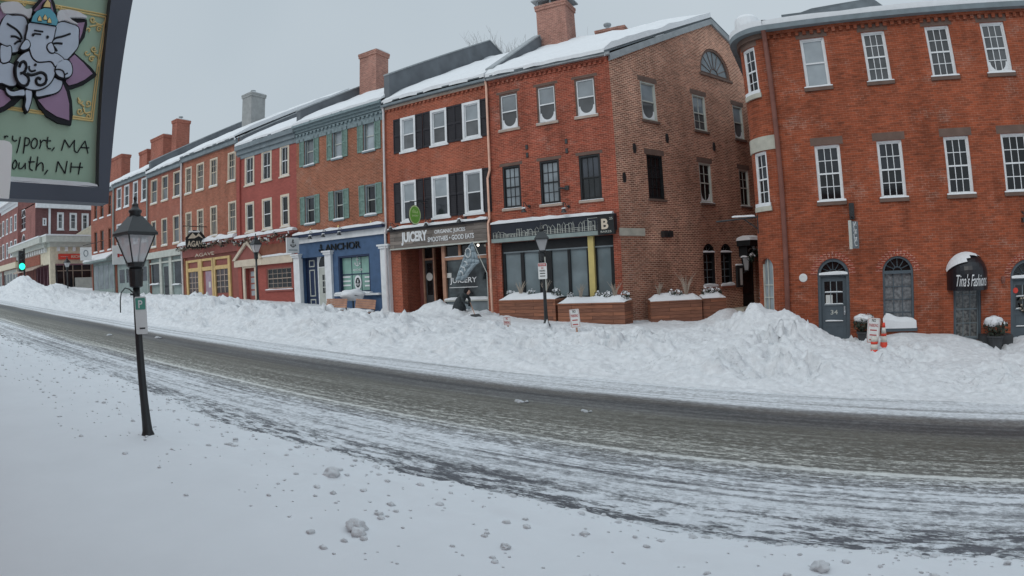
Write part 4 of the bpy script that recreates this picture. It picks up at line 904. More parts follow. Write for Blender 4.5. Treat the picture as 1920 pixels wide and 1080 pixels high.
# eaves
dentils(b, F, x0, x1, ze - .42, ze - .3, 'brick_shuttered', .24, .11, .08); b.part(MB().box(F, x0, x1, .004, .1, ze - .3, ze - .17), 'eaves_board', 'sill_stone'); b.part(MB().box(F, x0 - .05, x1 + .05, .1, .28, ze - .16, ze + .02), 'gutter', 'trim_slate')
roof_body(b, x0, x1, ze, FY + 10.5, zr, FY + 21, ze, snow=.3, seed=7)
firewall(b, x0 + .1, ze, zr, FY + 10.5, FY + 21, 1.62, bs=.25)
pipe(b, [F.p(x1 - .02, .2, ze - .1), F.p(x1 - .02, .12, ze - .4), F.p(x1 - .02, .12, F.px(921, 320)[1]), F.p(x1 - .14, .12, F.px(919, 335)[1]), F.p(x1 - .14, .12, ft1 + .1), F.p(x1 - .1, .32, ft1 - .1), F.p(x1 - .08, .32, zg(x1) + .5)])
pipe(b, [F.p(x0 + .02, .2, ze - .1), F.p(x0 + .02, .12, ze - .4), F.p(x0 + .02, .12, ft1 + .35), F.p(x0 + .1, .3, ft1), F.p(x0 + .1, .3, zg(x0) + .4)], .055, 'pale_pipe')
for px in (746, 812, 874): gooseneck(b, F, F.px(px, 420)[0], F.px(830, 414)[1], .5, drop=.2)
JUICE = b; JF = (ft0, ft1, x0, x1)

# ---- 3. the blue shop
x0, x1 = F.px(556, 330)[0], x0 - .004; ze = 12.0; zr = ze + PITCHR * 10.5
b = Bld('brick_shop_building', ((x0 + x1) / 2, FY, zg(x0)), 'brown brick house with green shutters over a blue shopfront with white pilasters')
UP = rows(F, [(571, 259, 589, 309), (623, 245, 642, 294), (681, 229, 703, 279.5)]); LO = rows(F, [(572, 369, 591, 417), (626, 358, 645, 411), (684, 347, 706, 402)])
for k, (a, c, z0, z1) in enumerate(UP + LO):
    window(b, F, a, c, z0, z1, 'trim_slate', .09, (1, 1, 1), ('glass_blind', 'glass_blind') if k < 3 else ('glass_mid', 'glass_dark'), rec=.16, sill='trim_slate', snow=.09, shutters='shutter_green', shw=.4, ls=.08, sash_mat='grey_trim')
zt = F.px(650, 437)[1]; g0 = zg(x0) + .1
sA, sB = F.px(567, 520)[0], F.px(613, 520)[0]; wA, wB = F.px(636, 510)[0], F.px(695.5, 510)[0]; wz0, wz1 = F.px(665, 549)[1], F.px(665, 478)[1]; dz = F.px(590, 482)[1]
fasz = F.px(650, 447)[1]
b.holes += [(F, rect(x0 + .06, x1 - .06, g0, fasz - .1))]
shell(b, F, [(x0, zg(x0) - .4), (x1, zg(x0) - .4), (x1, ze), (x0, ze)], 'brick_anchor', x0, x1, ze, FY + 21, depth=.3)
BF = F.off(.06)
b.holes += [(BF, rect(sA, sB, g0 - .1, dz)), (BF, rect(wA, wB, wz0, wz1))]
mb = wall_mb(BF, [(x0 + .02, g0 - .3), (x1 - .02, g0 - .3), (x1 - .02, fasz), (x0 + .02, fasz)], [h for f_, h in b.holes if f_ is BF], .35); sf_ = b.part(mb, 'shopfront', 'navy_paint')
window(b, BF, wA, wB, wz0, wz1, 'navy_dark', .09, (3, 1, 1), ('glass_green', 'glass_green'), rec=.22, sill=None, snow=0, name='shop_window', hole=False, sash=.03)
mb = MB().box(BF, wA - .2, x1 - .5, .0, .22, wz0 - .14, wz0 - .04); o = b.part(mb, 'sill', 'white_paint', sf_); b.part(snowcap(BF, wA - .15, wB + .1, -.1, .24, wz0 - .04, .12, 4), 'sill_snow', 'snow', o)
wn = [c_ for c_ in b.o.children if c_.name.startswith('shop_window')][0]
s, z = BF.px(665, 490)
def anchor_mb(fr, s, z, h, d, r):
    mb = MB(); mb.tube([fr.p(s, d, z - h * .45), fr.p(s, d, z + h * .3)], r, 4); mb.tube([fr.p(s - h * .2, d, z + h * .17), fr.p(s + h * .2, d, z + h * .17)], r, 4)
    mb.tube([fr.p(s + h * .36 * math.sin(t), d, z - h * .09 - h * .38 * math.cos(t)) for t in [-1.3 + 2.6 * k / 8 for k in range(9)]], r, 4)
    mb.tube([fr.p(s + h * .1 * math.sin(t), d, z + h * .4 - h * .1 * math.cos(t)) for t in [2 * math.pi * k / 8 for k in range(9)]], r, 4)
    for e in (-1, 1): mb.tube([fr.p(s + e * h * .42, d, z - h * .32), fr.p(s + e * h * .34, d, z - h * .1), fr.p(s + e * h * .24, d, z - h * .24)], r, 4)
    return mb
b.part(anchor_mb(BF, s, z, .5, -.2, .02), 'window_emblem', 'white_paint', wn)
text('ANCHOR', BF, s - .35, s + .35, z - .5, z - .38, -.205, 'white_paint', wn, 'window_lettering', .006)
s, z = BF.px(666, 530); mb = MB(); mb.lathe((0, 0, 0), [(.2, 0), (.2, .01), (.3, .01), (.3, 0)], 20); mb.v = [BF.p(s + q.x * .85, -.212 + q.z, z + q.y * 1.3) for q in mb.v]; b.part(mb, 'window_badge', 'white_paint', wn)
for px in (645, 687):
    s2, z2 = BF.px(px, 530)
    for j in range(3): b.part(MB().box(BF, s2 - .3, s2 + .3, -.214, -.208, z2 + .25 - .22 * j, z2 + .33 - .22 * j), 'window_notice', 'white_paint', wn)
b.part(anchor_mb(BF, s, z, .3, -.2, .02), 'window_badge', 'white_paint', wn)
# entrance: panelled blue side and white arched door
E_ = BF.off(-.36); m0 = E_.px(596, 520)[0]
o = b.part(MB().box(E_, sA, m0, -.05, 0, g0 - .1, dz), 'entrance_panel', 'navy_dark')
mb = MB()
for (za, zb) in ((E_.px(583, 501)[1], E_.px(583, 488)[1]), (E_.px(583, 556)[1], E_.px(583, 506)[1]), (E_.px(583, 590)[1], E_.px(583, 561)[1])):
    s0, s1 = sA + .3, m0 - .22
    mb.box(E_, s0, s0 + .06, .001, .02, za, zb); mb.box(E_, s1 - .06, s1, .001, .02, za, zb); mb.box(E_, s0 + .06, s1 - .06, .001, .02, za, za + .06); mb.box(E_, s0 + .06, s1 - .06, .001, .02, zb - .06, zb)
b.part(mb, 'panel_moulding', 'grey_trim', o)
d0, d1 = m0, sB; zs = E_.px(604, 500)[1]
o = b.part(MB().box(E_, d0, d1, -.05, -.002, g0 - .1, dz), 'door_surround', 'white_paint')
dr = b.part(MB().box(E_, d0 + .12, d1, -.0, .03, g0, zs - .05), 'door', 'grey_trim', o)
mb = MB()
for i in range(3):
    for j in range(3): mb.box(E_, d0 + .42 + .17 * i, d0 + .55 + .17 * i, .031, .036, zs - .75 - .36 * j, zs - .45 - .36 * j)
b.part(mb, 'pane', 'glass_dark', o)
mb = MB(); c_ = d1; mb.prism(E_, [(c_ - .95 * math.cos(t), zs + .8 * math.sin(t)) for t in [math.pi / 2 * k / 8 for k in range(9)]] + [(c_, zs)], .001, .006); b.part(mb, 'fanlight', 'glass_dark', o)
# pilasters and cornice
for pa, pb, py in ((554, 567, 476.7), (612.5, 626.5, 470), (717, 735, 458)):
    a, c = BF.px(pa, 520)[0], BF.px(pb, 520)[0]; z1 = BF.px((pa + pb) / 2, py)[1]
    mb = MB().box(BF, a + .05, c - .05, -.1, .16, g0 - .3, z1 - .2); mb.box(BF, a, c, -.1, .24, z1 - .2, z1 - .08); mb.box(BF, a - .06, c + .06, -.1, .3, z1 - .08, z1)
    b.part(mb, 'pilaster', 'white_paint', sf_)
mb = MB().box(BF, x0 + .02, x1, -.05, .12, fasz, fasz + .32); o = b.part(mb, 'cornice_band', 'white_paint'); o2 = b.part(MB().box(BF, x0 - .02, x1, -.05, .34, fasz + .325, fasz + .47), 'shop_cornice', 'navy_dark'); b.part(snowcap(BF, x0, x1, -.05, .38, fasz + .47, .16, 11, 16), 'cornice_snow', 'snow', o2)
text('ANCHOR', BF, BF.px(611, 465)[0], BF.px(676, 456)[0], BF.px(640, 468.5)[1], BF.px(640, 455.5)[1], .004, 'black_paint', sf_, 'shop_lettering', .07)
s, z = BF.px(603, 466); b.part(anchor_mb(BF, s, z, .42, .05, .03), 'shop_emblem', 'black_paint', sf_)
for px in (597, 622, 652): gooseneck(b, F, F.px(px, 440)[0], F.px(640, 434)[1], .6, drop=.22)
mb = MB()
for px in ((583, 434), (635, 428), (696, 421)): mb = anchor_mb(F, *F.px(*px), .3, .03, .028); b.part(mb, 'wall_anchor_ornament', 'gold_paint')
o = cornice(b, F, x0, x1, ze - .55, ze, 'cornice_green', 4, .4); dentils(b, F, x0, x1, ze - .62, ze - .5, 'cornice_green', .3, .16, .14)
mb = MB(); b.part(MB().box(F, x0, x1, -.01, .05, ze - .95, ze - .55), 'frieze', 'cornice_green')
ro = roof_body(b, x0, x1, ze, FY + 10.5, zr, FY + 21, ze, snow=.26, seed=9)
firewall(b, x0 + .1, ze, zr, FY + 10.5, FY + 21, 1.0)
chimney(b, -24.9, -23.5, 26.4, 27.6, 14, 17.55, parent=ro)
BLUE = b

# ---- 4. the painted red house
x0, x1 = F.px(446, 330)[0], x0 - .004; ze = F.px(500, 262)[1] + .1; zr = ze + PITCHR * 10.5
b = Bld('brick_shop_building', ((x0 + x1) / 2, FY, zg(x0)), 'dark red painted house with cream window frames and pedimented cream doorway')
UP = rows(F, [(459.7, 294.8, 477, 344.2), (491, 284.5, 509.6, 337), (525.2, 274.4, 542.5, 328)]); LO = rows(F, [(460.4, 381, 477.5, 435), (491.5, 374, 510.8, 428.5), (526.2, 366, 543.5, 422)])
for k, (a, c, z0, z1) in enumerate(UP + LO): window(b, F, a, c, z0, z1, 'cream_paint', .13, (2, 1, 1) if k < 3 else (1, 1, 1), ('glass_mid', 'glass_mid') if k < 3 else ('glass_dark', 'glass_dark'), front=.03, rec=.07, sill='cream_paint', snow=.03, ls=.07, sash_mat='white_paint')
fz = F.px(500, 455)[1]; wa, wc = F.px(499, 520)[0], F.px(548, 520)[0]; wz0, wz1 = F.px(523, 543)[1], F.px(523, 500)[1]
da, dc = F.px(461, 520)[0], F.px(479.5, 520)[0]; dz = F.px(470, 503)[1]
window(b, F, wa, wc, wz0, wz1, 'maroon_paint', .1, (5, 2, 2), ('glass_dark', 'glass_dark'), sill='maroon_paint', snow=.06, sash_mat='sill_stone', name='shop_window')
sa_, sc_ = F.px(439.5, 520)[0] + .9, F.px(449.5, 520)[0] + .5
window(b, F, x0 + .25, F.px(449.5, 520)[0], F.px(445, 538)[1], F.px(445, 503)[1], 'maroon_paint', .08, (2, 2, 2), ('glass_dark', 'glass_dark'), sill='maroon_paint', snow=.06, sash_mat='sill_stone', name='shop_window')
b.holes.append((F, rect(da, dc, zg(x0) + .1, dz)))
shell(b, F, [(x0, zg(x0) - .4), (x1, zg(x0) - .4), (x1, ze), (x0, ze)], 'brick_painted', x0, x1, ze, FY + 21)
o = b.part(MB().box(F, da, dc, -.3, -.22, zg(x0) + .1, dz), 'door', 'maroon_paint'); mb = MB()
for j in range(4): mb.box(F, da + .25, dc - .25, -.219, -.214, dz - .5 - .4 * j, dz - .2 - .4 * j)
b.part(mb, 'pane', 'glass_blind', o)
mb = MB(); mb.box(F, da - .22, da, .004, .1, zg(x0) + .1, dz + .02); mb.box(F, dc, dc + .22, .004, .1, zg(x0) + .1, dz + .02); mb.box(F, da - .22, dc + .22, .004, .12, dz + .02, dz + .25)
b.part(mb, 'door_surround', 'cream_paint')
pz = dz + .55; mb = MB(); pc = (da + dc) / 2; mb.prism(F, [(pc - 1.45, pz), (pc + 1.45, pz), (pc, pz + 1.05)], .004, .16); b.part(mb, 'pediment', 'maroon_paint')
mb = MB(); mb.box(F, pc - 1.5, pc + 1.5, .004, .22, pz - .42, pz - .002); mb.prism(F, [(pc - 1.6, pz), (pc - 1.3, pz), (pc, pz + .95), (pc + 1.3, pz), (pc + 1.6, pz), (pc, pz + 1.2)], .165, .3); b.part(mb, 'pediment_moulding', 'cream_paint')
sa, sc = F.px(490, 488)[0], F.px(553, 488)[0]; sz0, sz1 = F.px(522, 494)[1], F.px(522, 480)[1]
o = b.part(MB().box(F, sa, sc, .004, .2, sz0, sz1), 'shop_cornice', 'cream_paint'); b.part(snowcap(F, sa, sc, .0, .24, sz1, .14, 13), 'cornice_snow', 'snow', o)
b.part(MB().box(F, sa, sc - .2, .004, .05, sz1 + .1, sz1 + .75), 'fascia', 'brownstone')
o = b.part(MB().box(F, x0, x1, .004, .35, fz + .35, fz + .47), 'shop_cornice', 'maroon_paint'); b.part(snowcap(F, x0, x1, .0, .4, fz + .47, .22, 14, 14), 'cornice_snow', 'snow', o)
b.part(MB().box(F, x0, x0 + .35, .004, .12, zg(x0), ze - .7), 'corner_strip', 'brick_painted')
cornice(b, F, x0, x1, ze - .85, ze, 'trim_slate', 3, .3)
roof_body(b, x0, x1, ze, FY + 10.5, zr, FY + 21, ze, snow=.24, seed=12); firewall(b, x0 + .1, ze, zr, FY + 10.5, FY + 21, .66)
RED = (b, x0, x1, fz)

# ---- 5. the brown house with yellow shopfront
x0, x1 = F.px(342, 380)[0], x0 - .004; ze = F.px(390, 281)[1] + .05; zr = ze + PITCHR * 10.5
b = Bld('brick_shop_building', ((x0 + x1) / 2, FY, zg(x0)), 'brown brick house with many paned cream windows over a yellow trimmed shopfront')
UP = rows(F, [(348.2, 315.7, 359.2, 360.2), (369, 308.3, 382.3, 354.3), (394.2, 298.5, 407.5, 347.4), (427.7, 287.6, 441.6, 337.7)]); LO = rows(F, [(348.2, 399.3, 360, 448), (369.6, 394, 382.3, 444), (394.2, 388, 408, 442.3), (428.2, 378.6, 443.7, 435.8)])
for a, c, z0, z1 in UP + LO: window(b, F, a, c, z0, z1, 'cream_paint', .1, (3, 2, 1), ('glass_mid', 'glass_screen'), front=.02, rec=.08, sill='cream_paint', snow=.08, ls=.09)
fz = F.px(390, 478)[1]; g0 = zg(x0) + .1
b.holes.append((F, rect(x0 + .25, x1 - .1, g0, fz)))
shell(b, F, [(x0, zg(x0) - .4), (x1, zg(x0) - .4), (x1, ze), (x0, ze)], 'brick_brown', x0, x1, ze, FY + 21)
Y = F.off(-.1); o = b.part(MB().box(Y, x0 + .25, x1 - .1, -.1, 0, g0 - .2, fz), 'shopfront', 'maroon_paint')
mb = MB(); ed = [Y.px(q, 510)[0] for q in (353, 375.5, 379, 401, 404, 432)]
zt = Y.px(390, 487)[1]; zm = Y.px(390, 500)[1]; z1 = Y.px(390, 507)[1]
for i in (0, 2, 4):
    a, c = ed[i], ed[i + 1]
    for s in (a, c): mb.box(Y, s - .13, s + .13, .002, .12, g0, zt + .1)
    mb.box(Y, a + .13, c - .13, .002, .1, zt - .06, zt + .1); mb.box(Y, a + .13, c - .13, .002, .1, z1, zm)
b.part(mb, 'shopfront_trim', 'yellow_paint', o)
for k in (0, 4): b.part(MB().box(Y, ed[k] + .14, ed[k + 1] - .14, .002, .02, g0 + .5, z1 - .01), 'pane', 'glass_red', o)
for (a, c) in ((ed[0] + .14, ed[1] - .14), (ed[4] + .14, ed[5] - .14)):
    mb = MB()
    for k in range(1, 3): s = a + (c - a) * k / 3; mb.box(Y, s - .03, s + .03, .021, .05, g0 + .5, z1 - .02)
    for k in range(1, 4): z = g0 + .5 + (z1 - g0 - .5) * k / 4; mb.box(Y, a, c, .021, .045, z - .02, z + .025)
    b.part(mb, 'muntin', 'sill_stone', o)
q = b.part(MB().box(Y, ed[2] + .5, ed[3] - .14, .002, .03, g0, z1 - .05), 'door', 'door_mauve', o)
b.part(MB().box(Y, ed[2] + .9, ed[2] + 1.15, .031, .04, g0 + .9, g0 + 1.3), 'door_notice', 'paper', o)
b.part(MB().box(F, x0 + .05, x1, .004, .1, fz, fz + .7), 'fascia', 'maroon_paint')
text('ORGANIC KITCHEN'[:0] + 'AGAVE', F, F.px(368, 479)[0], F.px(404, 473)[0], F.px(386, 480)[1], F.px(386, 473.5)[1], .1, 'cream_paint', b.o, 'shop_lettering', .02)
o = b.part(MB().box(F, x0, x1, .004, .4, fz + .72, fz + .85), 'shop_cornice', 'maroon_paint'); b.part(snowcap(F, x0, x1, .0, .5, fz + .85, .3, 17, 16), 'cornice_snow', 'snow', o)
b.part(MB().box(F, x0, x1, .004, .2, ze - .35, ze), 'cornice', 'trim_slate')
ro = roof_body(b, x0, x1, ze, FY + 10.5, zr, FY + 21, ze, snow=.24, seed=15); firewall(b, x0 + .1, ze, zr, FY + 10.5, FY + 21, .2)
chimney(b, -39.1, -37.85, 27.4, 28.8, 15, 18.55, 'stucco_grey', ro, pots=1)
pipe(b, [F.p(x0, .12, ze - .3), F.p(x0, .12, zg(x0))], .07, 'pale_pipe')
AG = (x0, x1, fz)

# ---- 6. grey shopfront
x0, x1 = F.px(278, 400)[0], x0 - .004; ze = F.px(305, 317)[1]; zr = ze + PITCHR * 10.5
b = Bld('brick_shop_building', ((x0 + x1) / 2, FY, zg(x0)), 'plain brick house with white framed windows over a pale grey three bay shopfront')
UP = rows(F, [(283.6, 338.5, 294.9, 379.2), (303.8, 331.7, 315, 373.5), (325.4, 323.7, 337.8, 366.7)]); LO = rows(F, [(283.9, 416.2, 293.4, 462.4), (302.9, 410.6, 314.1, 458.6), (324.5, 404.6, 337.2, 454.1)])
for a, c, z0, z1 in UP + LO: window(b, F, a, c, z0, z1, 'cream_paint', .08, (1, 1, 1), ('glass_mid', 'glass_screen'), front=.02, rec=.08, sill='cream_paint', snow=.07)
fz = F.px(310, 482)[1]; g0 = zg(x0)
b.holes.append((F, rect(x0 + .1, x1 - .1, g0, fz)))
shell(b, F, [(x0, zg(x0) - .4), (x1, zg(x0) - .4), (x1, ze), (x0, ze)], 'brick_plain', x0, x1, ze, FY + 21)
Y = F.off(-.12); o = b.part(MB().box(Y, x0 + .1, x1 - .1, -.1, 0, g0 - .2, fz), 'shopfront', 'grey_green')
b.part(MB().box(F, x0, x1, .004, .22, fz, F.px(310, 470)[1]), 'shop_cornice', 'grey_trim')
mb = MB()
for pa, pb, ya, yb in ((285, 301, 495, 533), (327, 341, 490, 533), (307.5, 318, 500, 560)): a, z1 = Y.px(pa, ya); c, z0 = Y.px(pb, yb); mb.box(Y, a, c, .001, .012, z0, z1)
b.part(mb, 'pane', 'glass_mid', o)
mb = MB()
for pa, pb in ((279, 283), (302, 306), (320, 325)): a, c = Y.px(pa, 520)[0], Y.px(pb, 520)[0]; mb.box(Y, a, c, .013, .14, g0, fz)
mb.box(Y, x0 + .1, x1 - .1, .013, .12, Y.px(310, 493)[1], Y.px(310, 490)[1]); b.part(mb, 'shopfront_trim', 'grey_trim', o)
for pa, pb in ((285, 301), (327, 341)): b.part(snowcap(Y, Y.px(pa, 533)[0], Y.px(pb, 533)[0], 0, .25, Y.px((pa + pb) / 2, 534)[1], .12, pa), 'sill_snow', 'snow', o)
b.part(MB().box(F, x0, x1, .004, .2, ze - .35, ze), 'cornice', 'trim_slate')
ro = roof_body(b, x0, x1, ze, FY + 10.5, zr, FY + 21, ze, snow=.24, seed=19); firewall(b, x0 + .1, ze, zr, FY + 10.5, FY + 21, 1.0)
pipe(b, [F.p(x0, .12, ze - .3), F.p(x0, .12, zg(x0))], .06, 'grey_green')

# ---- 7. the next house behind the lantern
x0, x1 = F.px(214.5, 400)[0], x0 - .004; ze = F.px(240, 337)[1]; zr = ze + PITCHR * 10.5
b = Bld('brick_shop_building', ((x0 + x1) / 2, FY, zg(x0)), 'brick house with stepped brick parapets and chimneys, seen behind the near lantern')
UP = rows(F, [(219.3, 354.3, 227.6, 390.4), (233.2, 348, 242.1, 386), (249.8, 341.5, 258.4, 378.6), (265.8, 335.6, 275, 374.1)])
for a, c, z0, z1 in UP + [(a, c, z0 - 3.3, z1 - 3.2) for a, c, z0, z1 in UP]: window(b, F, a, c, z0, z1, 'white_paint', .1, (1, 1, 1), ('glass_mid', 'glass_mid'), front=.02, rec=.08, sill='white_paint', snow=.07)
fz = F.px(245, 492)[1]; g0 = zg(x0); b.holes.append((F, rect(x0 + .2, x1 - .2, g0, fz)))
shell(b, F, [(x0, g0 - .4), (x1, g0 - .4), (x1, ze), (x0, ze)], 'brick_plain', x0, x1, ze, FY + 21)
Y = F.off(-.12); o = b.part(MB().box(Y, x0 + .2, x1 - .2, -.1, 0, g0 - .2, fz), 'shopfront', 'grey_green')
mb = MB(); n = 4
for k in range(n): a = x0 + .5 + (x1 - x0 - 1) * k / n; mb.box(Y, a + .2, a + (x1 - x0 - 1) / n - .2, .001, .012, g0 + 1.2, fz - .5)
b.part(mb, 'pane', 'glass_mid', o); b.part(MB().box(F, x0, x1, .004, .22, fz, fz + .5), 'shop_cornice', 'grey_green')
b.part(MB().box(F, x0, x1, .004, .2, ze - .3, ze), 'cornice', 'trim_slate')
ro = roof_body(b, x0, x1, ze, FY + 10.5, zr, FY + 21, ze, snow=.24, seed=22)
chimney(b, -49.1, -48.2, 26.4, 27.8, 15, 18.6, 'brick_plain', ro, pots=1)
for cx0, cx1, z1 in ((-53.4, -50.8, 17.75), (-56.0, -54.2, 17.0)): chimney(b, cx0, cx1, 26.4, 27.4, 14.5, z1, 'brick_plain', ro)
pipe(b, [F.p(x0, .12, ze - .3), F.p(x0, .12, g0)], .08, 'grey_green')
L1 = (x0, x1, fz)

# ---- 8. last house of the row
x0, x1 = F.px(171, 450)[0], x0 - .004; ze = ze - .1; zr = ze + PITCHR * 10.5
b = Bld('brick_shop_building', ((x0 + x1) / 2, FY, zg(x0)), 'end brick house of the row with dark windows and a grey hipped shop canopy')
LO = rows(F, [(176.3, 435.8, 182.8, 472.8), (187.6, 431.9, 195, 469), (202.4, 426.9, 208.9, 466)])
for a, c, z0, z1 in LO + [(a, c, z0 + 3.1, z1 + 3) for a, c, z0, z1 in LO]: window(b, F, a, c, z0, z1, 'brownstone', .08, (1, 1, 1), ('glass_dark', 'glass_dark'), rec=.12, sill='white_paint', snow=.05)
fz = F.px(192, 492)[1]; g0 = zg(x0); b.holes.append((F, rect(x0 + .2, x1 - .2, g0, fz)))
shell(b, F, [(x0, g0 - .4), (x1, g0 - .4), (x1, ze), (x0, ze)], 'brick_plain', x0, x1, ze, FY + 21)
Y = F.off(-.1); o = b.part(MB().box(Y, x0 + .2, x1 - .2, -.1, 0, g0 - .2, fz), 'shopfront', 'grey_green')
mb = MB()
for k in range(4): a = x0 + .4 + (x1 - x0 - .8) * k / 4; mb.box(Y, a + .12, a + (x1 - x0 - .8) / 4 - .12, .001, .012, g0 + .5, fz - .25)
b.part(mb, 'pane', 'glass_pale', o)
mb = MB(); mb.xprism(x0, x1 + .1, [(FY, fz), (FY - .9, fz + .02), (FY - .9, fz + .15), (FY, fz + .75)]); o = b.part(mb, 'shop_canopy', 'grey_green')
mb = MB(); mb.xprism(x0 - .05, x1 + .15, [(FY - .93, fz + .155), (FY - .003, fz + .76), (FY - .003, fz + .84), (FY - .95, fz + .25)]); b.part(mb, 'canopy_snow', 'snow', o)
b.part(MB().box(F, x0, x1, .004, .2, ze - .3, ze), 'cornice', 'trim_slate')
ro = roof_body(b, x0, x1, ze, FY + 10.5, zr, FY + 21, ze, snow=.24, seed=25); chimney(b, -60.5, -57.3, 25, 26, 14.5, 17.0, 'brick_plain', ro)
END = x0
# ------------------------------------------------------------------ right: the round-cornered brick house
RA = R(-0.92); RF = Fr((0, 20.0), RA); S0 = RF.px(1455, 249)[0]; RAD = 1.0
RC = Cyl(RF, S0, RAD)
ze = RF.px(1660, 30)[1]; S1 = 15.5; gz = zg(3)
b = Bld('round_cornered_brick_building', (4, 20, zg(4)), 'long orange red brick house with a rounded corner and grey arched doors')
U = [(1498.8, 75, 1558.3, 163), (1613, 58, 1673.3, 150.5), (1732, 49.4, 1795.1, 139), (1836.3, 44.7, 1900.1, 137)]
Lw = [(1526.4, 274.2, 1583.6, 377), (1642.6, 264.6, 1700.5, 368.5), (1767.9, 256, 1827, 364.5), (1874.9, 250.2, 1937, 358)]
for i, w in enumerate((U, Lw)):
    for k, (a, c, z0, z1) in enumerate(rows(RF, w)):
        first = i == 0 and k == 0
        window(b, RF, a, c, z0, z1, 'white_paint', .06, (3, 2, 2) if not first else (1, 1, 1), (('glass_screen', 'glass_screen') if not first else ('glass_blind', 'glass_blind')) if i == 0 else ('glass_mid', 'glass_dark') if k < 2 else ('glass_dark', 'glass_dark'),
               rec=.14, front=-.06, sill='lintel_brown', snow=.07, lintel='lintel_brown', lh=.26, ls=.12, sash=.04, frost=1 if (i == 0 and k == 3) else 0)
for k in range(2): window(b, RF, 9.2 + 2.2 * k, 10.05 + 2.2 * k, *rows(RF, U)[0][2:], 'white_paint', .075, (3, 2, 2), ('glass_screen', 'glass_screen'), rec=.14, front=-.06, sill='lintel_brown', lintel='lintel_brown', lh=.26)
for k in range(2): window(b, RF, 10.0 + 2.3 * k, 10.85 + 2.3 * k, *rows(RF, Lw)[0][2:], 'white_paint', .075, (3, 2, 2), ('glass_dark', 'glass_dark'), rec=.14, front=-.06, sill='lintel_brown', lintel='lintel_brown', lh=.26)
# windows in the rounded corner
uz0, uz1 = rows(RF, U)[0][2:]; lz0, lz1 = rows(RF, Lw)[0][2:]
ca, cc = S0 - 1.08, S0 - .42
for z0, z1 in ((uz0 + .05, uz1), (lz0, lz1)):
    window(b, RC, ca, cc, z0, z1, 'white_paint', .07, (2, 2, 2), ('glass_mid', 'glass_dark'), rec=.12, front=-.05, sill='stone', snow=.12, curved=True, ls=.16)
k = MB().cbox(RC, S0 - 1.45, S0 - .02, -.03, .03, lz1 + .02, lz1 + .5, n=14); b.part(k, 'stone_band', 'stone')
k = MB().cbox(RC, ca - .1, cc + .1, -.03, .006, uz1 + .004, uz1 + .28, n=8); b.part(k, 'lintel', 'lintel_brown')
# ground floor arches
zs = RF.px(1563, 515)[1]
D1 = (RF.px(1534, 560)[0], RF.px(1593.5, 560)[0]); W2 = (RF.px(1656, 560)[0], RF.px(1714, 560)[0]); A3 = (RF.px(1788, 590)[0], RF.px(1840, 590)[0]); D4 = (RF.px(1895, 560)[0], RF.px(1895, 560)[0] + 1.15)
w2z = RF.px(1685, 614)[1]; zs2 = RF.px(1685, 510)[1]
archwin(b, RF, *W2, w2z, zs2, 'door_grey', .16, 'glass_lace', 4, 3, 6, .07, 'door_grey', .0, 'arched_window', ring='brick_pier')
s0, s1 = W2; b.part(snowcap(RF, s0 - .02, s1 + .06, -.14, .1, w2z - .02, .4, 31, 10), 'sill_snow', 'snow', b.o)
def archdoor(s0, s1, z0, zs, no=None, wreath=False):
    w = archwin(b, RF, s0, s1, z0, zs, 'door_grey', .2, 'door_grey', 1, 1, 6, .1, None, 0, 'arched_door_frame', ring='brick_pier')
    d0, d1 = s0 + .1, s1 - .1; o = b.part(MB().box(RF, d0, d1, -.21, -.16, z0, zs - .055), 'door', 'door_grey')
    wz0, wz1 = zs - .95, zs - .22; mb = MB(); mb.box(RF, d0 + .12, d1 - .12, -.159, -.155, wz0, wz1); b.part(mb, 'pane', 'glass_dark', o)
    mb = MB()
    for k in range(1, 3): s = d0 + .12 + (d1 - d0 - .24) * k / 3; mb.box(RF, s - .015, s + .015, -.154, -.14, wz0, wz1)
    mb.box(RF, d0 + .12, d1 - .12, -.154, -.139, (wz0 + wz1) / 2 - .015, (wz0 + wz1) / 2 + .015); mb.box(RF, d0 + .1, d1 - .1, -.159, -.125, wz0 - .05, wz0 - .001)
    b.part(mb, 'muntin', 'trim_slate', o)
    mb = MB()
    for sa, sb, za, zb in ((d0 + .12, (d0 + d1) / 2 - .06, z0 + .2, wz0 - .72), ((d0 + d1) / 2 + .06, d1 - .12, z0 + .2, wz0 - .72), (d0 + .12, d1 - .12, wz0 - .55, wz0 - .2)):
        mb.box(RF, sa, sb, -.159, -.151, za, za + .03); mb.box(RF, sa, sb, -.159, -.151, zb - .03, zb); mb.box(RF, sa, sa + .03, -.159, -.15, za + .03, zb - .03); mb.box(RF, sb - .03, sb, -.159, -.15, za + .03, zb - .03)
    b.part(mb, 'door_panel', 'door_grey', o)
    for zz in (wz0 - .02, wz0 - .58, (wz0 + wz1) / 2 - .0): b.part(snowcap(RF, d0 + .13, d1 - .13, -.155, -.11, zz + .012, .035, zz), 'ledge_snow', 'snow', o)
    b.part(snowcap(RF, s0 + .05, s1 - .05, -.06, .02, zs + .0, .09, s0), 'transom_snow', 'snow', o)
    mb = MB(); mb.blob(RF.p(d1 - .07, -.12, z0 + 1.02), .035, 0, 0, 2, 0); mb.box(RF, d1 - .1, d1 - .05, -.16, -.14, z0 + .92, z0 + 1.2); b.part(mb, 'handle', 'lamp_glass', o)
    if no: text(no, RF, (d0 + d1) / 2 - .12, (d0 + d1) / 2 + .12, wz0 - .35, wz0 - .2, -.15, 'grey_trim', o, 'door_number', .004, bold=.01)
    return o
z0 = gz + .28
o = archdoor(*D1, z0, zs, '34'); b.part(MB().box(RF, D1[0] + .26, D1[0] + .48, -.15, -.145, zs - 1.0, zs - .66), 'door_notice', 'paper', o)
zs4 = RF.px(1900, 522)[1]; o = archdoor(*D4, gz + .2, zs4)
